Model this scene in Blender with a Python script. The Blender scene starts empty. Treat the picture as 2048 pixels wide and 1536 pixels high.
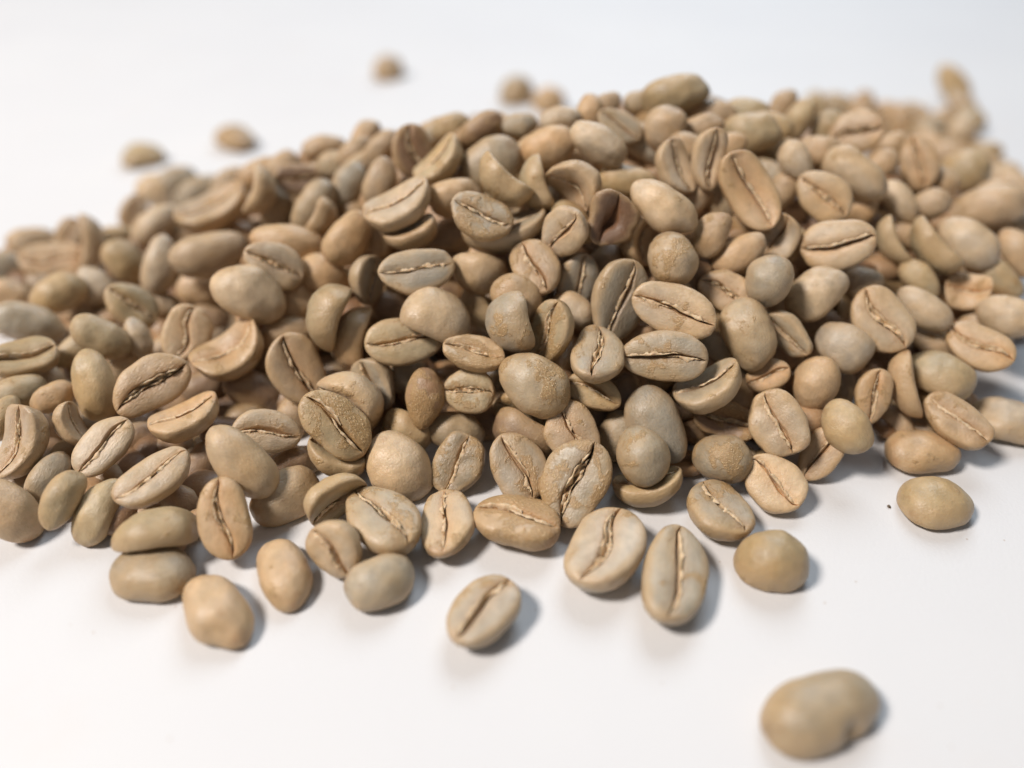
import bpy, bmesh, math, random
from mathutils import Vector, Quaternion, Matrix, noise
from math import sin, cos, pi, exp, radians

scene = bpy.context.scene
COL = scene.collection
scene.unit_settings.system = 'METRIC'
scene.unit_settings.scale_length = 0.01          # one unit is one centimetre

# ------------------------------------------------------------------ camera
cam_data = bpy.data.cameras.new('camera')
cam_data.sensor_width = 36.0
cam_data.lens = 26.016
cam_data.clip_start = 0.05
cam_data.clip_end = 1000.0
cam_data.dof.use_dof = True
cam_data.dof.focus_distance = 8.35
cam_data.dof.aperture_fstop = 26.016e-3 / 0.37   # 3.7 mm wide pupil, in centimetres
cam = bpy.data.objects.new('camera', cam_data)
COL.objects.link(cam)
cam.location = (0, 0, 6.5)
cam.rotation_euler = (radians(90 - 39.5), 0, 0)
scene.camera = cam

# ------------------------------------------------------------------ light
world = bpy.data.worlds.new('World')
scene.world = world
world.use_nodes = True
bg = world.node_tree.nodes['Background']
bg.inputs['Color'].default_value = (0.90, 0.95, 1.04, 1)
bg.inputs['Strength'].default_value = 0.14

def area(name, loc, target, size, energy, color):
    d = bpy.data.lights.new(name, 'AREA')
    d.shape = 'DISK'
    d.size = size
    d.energy = energy
    d.color = color
    o = bpy.data.objects.new(name, d)
    COL.objects.link(o)
    o.location = loc
    o.rotation_euler = (Vector(target) - Vector(loc)).to_track_quat('-Z', 'Y').to_euler()
    return o

area('warm_window_light', (-48, -7, 70), (0, 10, 0), 20, 92000, (1.0, 0.92, 0.855))
area('cool_back_light', (16, 66, 60), (0, 10, 0), 52, 43000, (0.76, 0.88, 1.0))

scene.view_settings.view_transform = 'Standard'
scene.view_settings.look = 'None'
scene.view_settings.exposure = 0.0
scene.view_settings.gamma = 1.0
scene.cycles.max_bounces = 8

# ------------------------------------------------------------------ materials
def new_mat(name):
    m = bpy.data.materials.new(name)
    m.use_nodes = True
    nt = m.node_tree
    return m, nt, nt.nodes, nt.links, nt.nodes['Principled BSDF']

def math_node(nt, op, a, b=None, c=None, clamp=False):
    n = nt.nodes.new('ShaderNodeMath')
    n.operation = op
    n.use_clamp = clamp
    for i, v in enumerate((a, b, c)):
        if v is None:
            continue
        if isinstance(v, (int, float)):
            n.inputs[i].default_value = v
        else:
            nt.links.new(v, n.inputs[i])
    return n.outputs[0]

def mix_col(nt, fac, a, b, mode='MIX'):
    n = nt.nodes.new('ShaderNodeMix')
    n.data_type = 'RGBA'
    n.blend_type = mode
    for s, v in ((n.inputs[0], fac), (n.inputs[6], a), (n.inputs[7], b)):
        if isinstance(v, (int, float)):
            s.default_value = v
        elif isinstance(v, tuple):
            s.default_value = v
        else:
            nt.links.new(v, s)
    return n.outputs[2]

def map_range(nt, v, a, b, c, d, smooth=False):
    n = nt.nodes.new('ShaderNodeMapRange')
    n.clamp = True
    if smooth:
        n.interpolation_type = 'SMOOTHSTEP'
    for i, x in enumerate((v, a, b, c, d)):
        if isinstance(x, (int, float)):
            n.inputs[i].default_value = x
        else:
            nt.links.new(x, n.inputs[i])
    return n.outputs[0]

def noise_tex(nt, vec, scale, detail=3.0, rough=0.55, w=None, dist=0.0):
    n = nt.nodes.new('ShaderNodeTexNoise')
    n.noise_dimensions = '4D' if w is not None else '3D'
    nt.links.new(vec, n.inputs['Vector'])
    n.inputs['Scale'].default_value = scale
    n.inputs['Detail'].default_value = detail
    n.inputs['Roughness'].default_value = rough
    n.inputs['Distortion'].default_value = dist
    if w is not None:
        nt.links.new(w, n.inputs['W'])
    return n.outputs[0]

def bean_material(name, per_bean):
    m, nt, N, K, bsdf = new_mat(name)
    tc = N.new('ShaderNodeTexCoord').outputs['Object']
    oi = N.new('ShaderNodeObjectInfo')
    rnd = math_node(nt, 'MULTIPLY', oi.outputs['Random'], 40.0)
    base = oi.outputs['Color']
    patch = oi.outputs['Alpha']
    if per_bean:
        ta = N.new('ShaderNodeAttribute')
        ta.attribute_name = 'tint'
        base = ta.outputs['Color']
    cr = N.new('ShaderNodeAttribute')
    cr.attribute_name = 'crease'
    crease = cr.outputs['Fac']
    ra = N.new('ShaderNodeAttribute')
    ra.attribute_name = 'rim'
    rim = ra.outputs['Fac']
    # stretched coordinates: the skin's fibres run along the bean
    mp = N.new('ShaderNodeMapping')
    mp.inputs['Scale'].default_value = (0.45, 1.0, 1.0)
    K.new(tc, mp.inputs['Vector'])
    fib = mp.outputs[0]
    broad = noise_tex(nt, tc, 2.6, 7.0, 0.62, rnd, 0.3)
    mott = noise_tex(nt, tc, 6.0, 4.0, 0.6, rnd)
    hue = noise_tex(nt, tc, 1.7, 2.0, 0.5, rnd)
    fine = noise_tex(nt, tc, 34.0, 3.0, 0.6, rnd)
    fibre = noise_tex(nt, fib, 36.0, 3.0, 0.6, rnd, 0.8)
    thr = map_range(nt, patch, 0.0, 1.0, 0.67, 0.41)
    thr2 = math_node(nt, 'ADD', thr, 0.035)
    mask = map_range(nt, broad, thr, thr2, 0.0, 1.0, True)
    soft = map_range(nt, broad, math_node(nt, 'SUBTRACT', thr, 0.10), thr2, 0.0, 1.0, True)
    vor = N.new('ShaderNodeTexVoronoi')
    vor.inputs['Scale'].default_value = 40.0
    K.new(fib, vor.inputs['Vector'])
    spk = map_range(nt, vor.outputs['Distance'], 0.12, 0.42, 1.0, 0.0)
    # body colour: pigment varies from grey green to straw
    warm = mix_col(nt, map_range(nt, hue, 0.42, 0.66, 0.0, 0.65), base, mix_col(nt, 1.0, base, (1.12, 0.95, 0.70, 1), 'MULTIPLY'))
    mot = map_range(nt, mott, 0.3, 0.7, 0.80, 1.14)
    mc = N.new('ShaderNodeCombineColor')
    for i in range(3):
        K.new(mot, mc.inputs[i])
    body = mix_col(nt, 1.0, warm, mc.outputs[0], 'MULTIPLY')
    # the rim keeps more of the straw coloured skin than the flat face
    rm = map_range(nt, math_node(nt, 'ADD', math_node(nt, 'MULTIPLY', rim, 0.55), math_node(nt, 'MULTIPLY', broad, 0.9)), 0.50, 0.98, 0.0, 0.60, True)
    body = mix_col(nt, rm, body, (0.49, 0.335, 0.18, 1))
    # remaining silver skin: straw coloured, flaky
    skin = mix_col(nt, spk, (0.40, 0.245, 0.10, 1), (0.66, 0.47, 0.24, 1))
    skin = mix_col(nt, 0.15, skin, base)
    c = mix_col(nt, math_node(nt, 'MULTIPLY', soft, 0.22), body, (0.46, 0.30, 0.14, 1))
    c = mix_col(nt, math_node(nt, 'MULTIPLY', mask, 0.85), c, skin)
    c = mix_col(nt, math_node(nt, 'MULTIPLY', crease, 0.75), c, mix_col(nt, 1.0, base, (1.02, 0.74, 0.50, 1), 'MULTIPLY'))
    # brown scuffs, mostly at the tips
    sx = N.new('ShaderNodeSeparateXYZ')
    K.new(tc, sx.inputs[0])
    tip = math_node(nt, 'MULTIPLY', math_node(nt, 'ABSOLUTE', sx.outputs[0]), 0.55)
    scn = noise_tex(nt, tc, 4.2, 5.0, 0.65, math_node(nt, 'ADD', rnd, 7.0))
    scuff = map_range(nt, math_node(nt, 'ADD', scn, tip), 0.74, 0.90, 0.0, 0.55)
    c = mix_col(nt, scuff, c, mix_col(nt, 1.0, base, (0.70, 0.52, 0.38, 1), 'MULTIPLY'))
    # tiny pale flecks of dust
    v2 = N.new('ShaderNodeTexVoronoi')
    v2.inputs['Scale'].default_value = 24.0
    K.new(tc, v2.inputs['Vector'])
    fl = map_range(nt, v2.outputs['Distance'], 0.05, 0.16, 0.38, 0.0)
    c = mix_col(nt, fl, c, (0.60, 0.50, 0.36, 1))
    # a scorched spot on spoiled beans
    burn = math_node(nt, 'MULTIPLY', map_range(nt, patch, -1.0, 0.0, 1.0, 0.0), map_range(nt, sx.outputs[0], -0.12, 0.10, 0.0, 1.0, True))
    c = mix_col(nt, burn, c, (0.020, 0.012, 0.010, 1))
    K.new(c, bsdf.inputs['Base Color'])
    rough = math_node(nt, 'ADD', math_node(nt, 'MULTIPLY', fine, 0.20), math_node(nt, 'MULTIPLY', mott, 0.38))
    rough = math_node(nt, 'ADD', rough, 0.11)
    rough = math_node(nt, 'SUBTRACT', rough, math_node(nt, 'MULTIPLY', math_node(nt, 'MULTIPLY', mask, spk), 0.10))
    K.new(rough, bsdf.inputs['Roughness'])
    bsdf.inputs['Specular IOR Level'].default_value = 0.5
    bsdf.inputs['Coat Weight'].default_value = 0.10
    bsdf.inputs['Coat Roughness'].default_value = 0.36
    bsdf.inputs['Subsurface Weight'].default_value = 0.2
    bsdf.inputs['Subsurface Radius'].default_value = (1.0, 0.6, 0.3)
    bsdf.inputs['Subsurface Scale'].default_value = 0.05
    h = math_node(nt, 'ADD', math_node(nt, 'MULTIPLY', fine, 0.32), math_node(nt, 'MULTIPLY', fibre, 0.50))
    h = math_node(nt, 'ADD', h, math_node(nt, 'MULTIPLY', mott, 0.5))
    hm = math_node(nt, 'ADD', math_node(nt, 'MULTIPLY', spk, 0.5), math_node(nt, 'MULTIPLY', fibre, 0.8))
    hm = math_node(nt, 'MULTIPLY', math_node(nt, 'ADD', hm, 0.10), mask)
    h = math_node(nt, 'ADD', h, hm)
    h = math_node(nt, 'ADD', h, math_node(nt, 'MULTIPLY', math_node(nt, 'MULTIPLY', fibre, crease), 1.2))
    b = N.new('ShaderNodeBump')
    b.inputs['Strength'].default_value = 0.55
    b.inputs['Distance'].default_value = 0.032
    K.new(h, b.inputs['Height'])
    K.new(b.outputs[0], bsdf.inputs['Normal'])
    return m

def chaff_material():
    m, nt, N, K, bsdf = new_mat('silverskin_chaff')
    tc = N.new('ShaderNodeTexCoord').outputs['Object']
    n = noise_tex(nt, tc, 14.0, 4.0, 0.6)
    c = mix_col(nt, map_range(nt, n, 0.35, 0.68, 0, 1), (0.48, 0.33, 0.185, 1), (0.72, 0.56, 0.37, 1))
    K.new(c, bsdf.inputs['Base Color'])
    bsdf.inputs['Roughness'].default_value = 0.5
    bsdf.inputs['Subsurface Weight'].default_value = 0.3
    bsdf.inputs['Subsurface Radius'].default_value = (1.0, 0.6, 0.3)
    bsdf.inputs['Subsurface Scale'].default_value = 0.04
    b = N.new('ShaderNodeBump')
    b.inputs['Strength'].default_value = 0.5
    b.inputs['Distance'].default_value = 0.01
    K.new(noise_tex(nt, tc, 60.0, 2.0), b.inputs['Height'])
    K.new(b.outputs[0], bsdf.inputs['Normal'])
    return m

def table_material():
    m, nt, N, K, bsdf = new_mat('white_card')
    tc = N.new('ShaderNodeTexCoord').outputs['Object']
    n = noise_tex(nt, tc, 0.22, 3.0)
    c = mix_col(nt, map_range(nt, n, 0.3, 0.7, 0, 1), (0.635, 0.63, 0.632, 1), (0.66, 0.655, 0.652, 1))
    v = N.new('ShaderNodeTexVoronoi')
    v.inputs['Scale'].default_value = 1.6
    K.new(tc, v.inputs['Vector'])
    sep = N.new('ShaderNodeSeparateColor')
    K.new(v.outputs['Color'], sep.inputs[0])
    speck = map_range(nt, v.outputs['Distance'], 0.008, 0.022, 1.0, 0.0)
    speck = math_node(nt, 'MULTIPLY', speck, map_range(nt, sep.outputs[0], 0.45, 0.55, 0.0, 0.75))
    c = mix_col(nt, speck, c, (0.22, 0.17, 0.12, 1))
    v3 = N.new('ShaderNodeTexVoronoi')
    v3.inputs['Scale'].default_value = 3.6
    K.new(tc, v3.inputs['Vector'])
    sp3 = N.new('ShaderNodeSeparateColor')
    K.new(v3.outputs['Color'], sp3.inputs[0])
    sk = map_range(nt, v3.outputs['Distance'], 0.02, 0.06, 1.0, 0.0)
    sk = math_node(nt, 'MULTIPLY', sk, map_range(nt, sp3.outputs[1], 0.40, 0.55, 0.0, 0.65))
    c = mix_col(nt, sk, c, (0.40, 0.30, 0.22, 1))
    # faint brown dust marks
    dn = noise_tex(nt, tc, 0.55, 4.0, 0.6)
    c = mix_col(nt, map_range(nt, dn, 0.60, 0.82, 0.0, 0.18), c, (0.66, 0.55, 0.46, 1))
    K.new(c, bsdf.inputs['Base Color'])
    bsdf.inputs['Roughness'].default_value = 0.55
    bsdf.inputs['Specular IOR Level'].default_value = 0.35
    b = N.new('ShaderNodeBump')
    b.inputs['Strength'].default_value = 0.35
    b.inputs['Distance'].default_value = 0.01
    K.new(noise_tex(nt, tc, 24.0, 4.0, 0.65), b.inputs['Height'])
    K.new(b.outputs[0], bsdf.inputs['Normal'])
    return m

M_BEAN = bean_material('green_coffee', False)
M_BURIED = bean_material('green_coffee_heap', True)
M_CHAFF = chaff_material()
M_TABLE = table_material()

# ------------------------------------------------------------------ table
bm = bmesh.new()
vs = [bm.verts.new(p) for p in ((-120, -60, 0), (120, -60, 0), (120, 140, 0), (-120, 140, 0))]
top = bm.faces.new(vs)
low = bmesh.ops.extrude_face_region(bm, geom=[top])
for v in low['geom']:
    if isinstance(v, bmesh.types.BMVert):
        v.co.z -= 2.0
bmesh.ops.recalc_face_normals(bm, faces=bm.faces[:])
me = bpy.data.meshes.new('table')
bm.to_mesh(me)
bm.free()
me.materials.append(M_TABLE)
table = bpy.data.objects.new('table', me)
COL.objects.link(table)
table['kind'] = 'structure'

# ------------------------------------------------------------------ bean shapes
def sm(a, b, x):
    t = max(0.0, min(1.0, (x - a) / (b - a)))
    return t * t * (3 - 2 * t)

FACE = [0.0, .016, .034, .055, .08, .11, .15, .20, .27, .36, .47, .60, .76, .94, 1.12, 1.30, 1.45]
ANG = [pi/2 + s*a for s in (1,) for a in FACE]                       # from crease to the +side rim
NB = 21
RING = [pi/2 - a for a in reversed(FACE)] + [pi/2 + a for a in FACE[1:]] + \
       [pi/2 + 1.45 + (2*pi - 2.9) * k / NB for k in range(1, NB)]
NU = 58

class Shape:
    def __init__(s, seed, **kw):
        r = random.Random(seed)
        s.b = 0.37; s.cb = 0.285 * r.uniform(.94, 1.06); s.cf = 0.130 * r.uniform(.88, 1.12); s.asym = r.uniform(.008, .030) * r.choice((-1, 1))
        s.bend = r.uniform(0.0, 0.05); s.curve = r.uniform(-.055, .055)
        s.samp = r.uniform(0.015, 0.045) * r.choice((-1, 1)); s.sfreq = r.uniform(2.2, 3.6); s.sph = r.uniform(-.6, .6)
        s.lip = r.uniform(.035, .075); s.lipw = r.uniform(.18, .36)
        s.slit = r.uniform(.06, .10); s.sw = r.uniform(.034, .068); s.gap = r.choice((0, .02, .04, .05))
        s.egg = r.uniform(-.15, .15); s.lump = r.uniform(.020, .036); s.wr = 0.004
        s.taper = 0.0; s.hollow = 0.0; s.chaff = 1.0; s.p = r.uniform(1.95, 2.6); s.dent = None
        s.off = Vector((seed * 3.7, seed * 1.3, seed * 7.1)); s.r = r; s.seed = seed
        s.__dict__.update(kw)
    def y0(s, x):
        return s.samp * sin(s.sfreq * 2 * x + s.sph) + .012 * noise.noise(s.off + Vector((x * 7, 0, 0)))
    def win(s, x):
        return 1 - .85 * sm(.40, .497, abs(x))
    def open_w(s, x):
        return s.sw * (1 - .6 * sm(.26, .48, abs(x))) * (.8 + .7 * noise.noise(s.off + Vector((x * 5, 9, 0)))) + s.gap * (1 - sm(.12, .42, abs(x + .02))) * (.8 + .5 * noise.noise(s.off + Vector((x * 4, 3, 0))))
    def point(s, x, a):
        r = (1 - abs(2 * x) ** s.p) ** (1 / 2.0) if abs(x) < .5 else 0.0
        r *= 1 + s.egg * 2 * x
        if s.taper:
            r *= 1 - s.taper * sm(0.15, -.5, x)
        ca, sa = cos(a), sin(a)
        y = s.b * r * ca
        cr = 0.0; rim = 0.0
        if sa > 0:
            z = s.cf * r ** .8 * (sa ** .52)
            q = abs(ca)
            w = s.win(x)
            ow = s.open_w(x)
            g = s.lip * exp(-(q / s.lipw) ** 1.6) + s.slit * (1 - sm(ow * .35, ow + .05, q))
            z -= g * w * min(1, r * 1.6)
            if s.hollow:
                z -= s.hollow * exp(-(q / .5) ** 2) * (1 - sm(.1, .42, abs(x)))
            cr = w * max(exp(-(q / (.09 + ow)) ** 2), .45 * exp(-(q / .33) ** 2))
            y += s.y0(x) * w * sa ** 3
            z += s.asym * (1 if ca > 0 else -1) * sm(0, .05, q) * exp(-(q / .5) ** 2) * w * r
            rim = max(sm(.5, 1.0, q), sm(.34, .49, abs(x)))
        else:
            z = -s.cb * r ** .9 * (abs(sa) ** .92)
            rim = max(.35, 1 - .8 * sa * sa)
        X = x
        z += s.bend * 4 * x * x * 1.6 - s.bend * .55
        if s.bend > .06:
            X *= 1 - s.bend * .35 * (z * 3)
        y += s.curve * (1 - 4 * x * x)
        P = Vector((X, y, z))
        n = Vector((X * .6, y * 1.4, z * 2))
        n.normalize() if n.length > 1e-6 else None
        d = s.lump * noise.noise(P * 3.1 + s.off) + s.lump * .25 * noise.noise(P * 7 + s.off)
        if s.wr:
            d += s.wr * noise.noise(Vector((P.x * 9, P.y * 24, P.z * 24)) + s.off)
        if s.dent:
            c, rad, dep = s.dent
            e = P - Vector(c)
            d -= dep * exp(-(Vector((e.x, e.y * .6, e.z * .6)).length / rad) ** 2)
        P += n * d
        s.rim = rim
        return P, cr
    def mesh(s, name, nu=NU, ring=RING):
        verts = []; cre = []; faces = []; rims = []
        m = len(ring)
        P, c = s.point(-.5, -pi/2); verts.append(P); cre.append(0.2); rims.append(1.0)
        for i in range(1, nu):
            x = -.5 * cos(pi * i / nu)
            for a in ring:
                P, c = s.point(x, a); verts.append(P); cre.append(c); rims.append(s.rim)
        P, c = s.point(.5, -pi/2); verts.append(P); cre.append(0.2); rims.append(1.0)
        last = len(verts) - 1
        for k in range(m):
            k2 = (k + 1) % m
            faces.append((0, 1 + k2, 1 + k))
            for i in range(nu - 2):
                o = 1 + i * m
                faces.append((o + k, o + k2, o + m + k2, o + m + k))
            o = 1 + (nu - 2) * m
            faces.append((o + k, o + k2, last))
        me = bpy.data.meshes.new(name)
        me.from_pydata([tuple(v) for v in verts], [], faces)
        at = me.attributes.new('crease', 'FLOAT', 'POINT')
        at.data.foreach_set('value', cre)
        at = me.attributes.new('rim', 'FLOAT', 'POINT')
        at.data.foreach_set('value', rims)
        me.polygons.foreach_set('use_smooth', [True] * len(faces))
        b = bmesh.new(); b.from_mesh(me); bmesh.ops.recalc_face_normals(b, faces=b.faces[:]); b.to_mesh(me); b.free()
        me.materials.append(M_BEAN)
        return me
    def ribbon(s, name):
        r = random.Random(s.seed + 99)
        verts = []; faces = []
        def flap(x0, x1, side, wide, n):
            """a torn edge of skin following one lip of the crease"""
            base = len(verts); ph = r.uniform(0, 40)
            nz = lambda x, f, k: noise.noise(Vector((x * f, ph, s.seed + k)))
            for i in range(n + 1):
                x = x0 + (x1 - x0) * i / n
                env = sm(0, .10, x - x0) * sm(0, .10, x1 - x)
                a = pi/2 - side * .26
                lip = s.point(x, a)[0]
                p = s.point(x, pi/2)[0]
                hw = (s.open_w(x) * .7 + .012) * s.b
                y = p.y + side * hw + .012 * nz(x, 9, 1)
                top = lip.z + .003 + env * (.006 + .016 * nz(x, 12, 2))
                fl = env * wide * (.65 + 1.1 * nz(x, 10, 3) + .55 * nz(x, 33, 5))
                verts.append((x, p.y + side * hw * .3, p.z - .02))
                verts.append((x, p.y + side * hw * .7 + .008 * nz(x, 20, 4), (p.z + top) / 2))
                verts.append((x, y - side * .2 * fl, top))
                verts.append((x + .006 * nz(x, 25, 6), y + side * fl * .45, top + .012 * env * nz(x, 24, 7)))
                verts.append((x + .010 * nz(x, 25, 8), y + side * fl, lip.z - .004))
            for i in range(n):
                for j in range(4):
                    a = base + i * 5 + j
                    faces.append((a, a + 1, a + 6, a + 5))
        def crumple(x0, x1, n):
            """loose folded skin filling an open crease"""
            base = len(verts); ph = r.uniform(0, 40)
            nz = lambda x, f, k: noise.noise(Vector((x * f, ph, s.seed + k)))
            for i in range(n + 1):
                x = x0 + (x1 - x0) * i / n
                env = sm(0, .12, x - x0) * sm(0, .12, x1 - x)
                p = s.point(x, pi/2)[0]; lip = s.point(x, pi/2 - .3)[0]
                hw = s.open_w(x) * s.b * .95
                dz = lip.z - p.z
                for j in range(6):
                    f = j / 5 * 2 - 1
                    z = p.z + dz * (.30 + .30 * env) + dz * .75 * nz(x + .05 * f, 11, j * .55) + .012 * sin(x * 40 + f * 4)
                    verts.append((x + .012 * nz(x, 14, j + 20), p.y + hw * f + .015 * nz(x, 15, 9), min(z, lip.z + .006)))
            for i in range(n):
                for j in range(5):
                    a = base + i * 6 + j
                    faces.append((a, a + 1, a + 7, a + 6))
        sd = r.choice((-1, 1))
        if s.gap > .05:
            crumple(-.36, .37, 60)
            flap(-.40, r.uniform(.05, .2), sd, .025, 50); flap(r.uniform(-.2, 0), .40, -sd, .022, 50)
        else:
            k = r.uniform(-.05, .25)
            flap(-.44, k, sd, r.uniform(.03, .06), 50); flap(k - .15, .44, sd if r.random() < .6 else -sd, r.uniform(.03, .06), 50)
        me = bpy.data.meshes.new(name)
        me.from_pydata(verts, [], faces)
        me.polygons.foreach_set('use_smooth', [True] * len(faces))
        me.materials.append(M_CHAFF)
        return me

SHAPES = {
    'n': [Shape(1), Shape(2), Shape(3), Shape(4), Shape(5), Shape(6), Shape(7, samp=.06, sfreq=3.4), Shape(8, curve=.05), Shape(9), Shape(10, samp=-.055), Shape(11, egg=.14), Shape(12, egg=-.13), Shape(13, dent=((.34, .12, -.05), .16, .09)), Shape(14, dent=((-.30, -.2, .05), .14, .08), lump=.045), Shape(15, lump=.05)],
    'w': [Shape(21, gap=.12, slit=.16), Shape(22, gap=.07, slit=.14, samp=.05), Shape(23, gap=.10, slit=.15, curve=.04)],
    'c': [Shape(31, bend=.06, hollow=.02, p=2.9), Shape(32, bend=.085, hollow=.02, p=3.0), Shape(33, bend=.07, hollow=.04, p=2.9)],
    'k': [Shape(41, bend=.11, hollow=.06, gap=.06, p=3.2), Shape(42, bend=.13, hollow=.08, gap=.05, p=3.2)],
    'r': [Shape(51, bend=0, cb=.33, cf=.20, p=2.0), Shape(52, bend=0, cb=.32, cf=.19, egg=.06)],
    'd': [Shape(61, taper=.30, bend=.0, egg=-.05, p=1.9, wr=.008, lump=.02, cb=.31)],
    'x': [Shape(71, gap=.16, slit=.17, lump=.05, bend=.05, dent=((.28, .05, .08), .10, .12))],
    'f': [Shape(81, wr=.009, lump=.03), Shape(82, wr=.008, lump=.026, gap=.02), Shape(83, wr=.006, samp=-.04)],
    'q': [Shape(95, bend=.02, cb=.34, cf=.15, p=2.5, lump=.018, egg=-.12, curve=0, dent=((.07, .38, -.10), .075, .13))],
    'z': [Shape(91, wr=.012, lump=.07, hollow=.10, gap=.10, bend=.05), Shape(92, wr=.012, lump=.08, hollow=.06, gap=.08)],
}
MESH = {k: [(s.mesh('bean_body'), s.ribbon('silverskin')) for s in v] for k, v in SHAPES.items()}

TONES = {
    'g': (0.375, 0.316, 0.230), 'o': (0.425, 0.330, 0.195), 't': (0.485, 0.352, 0.222),
    'p': (0.545, 0.430, 0.297), 'b': (0.270, 0.175, 0.110), 'd': (0.190, 0.110, 0.062),
}

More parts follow.
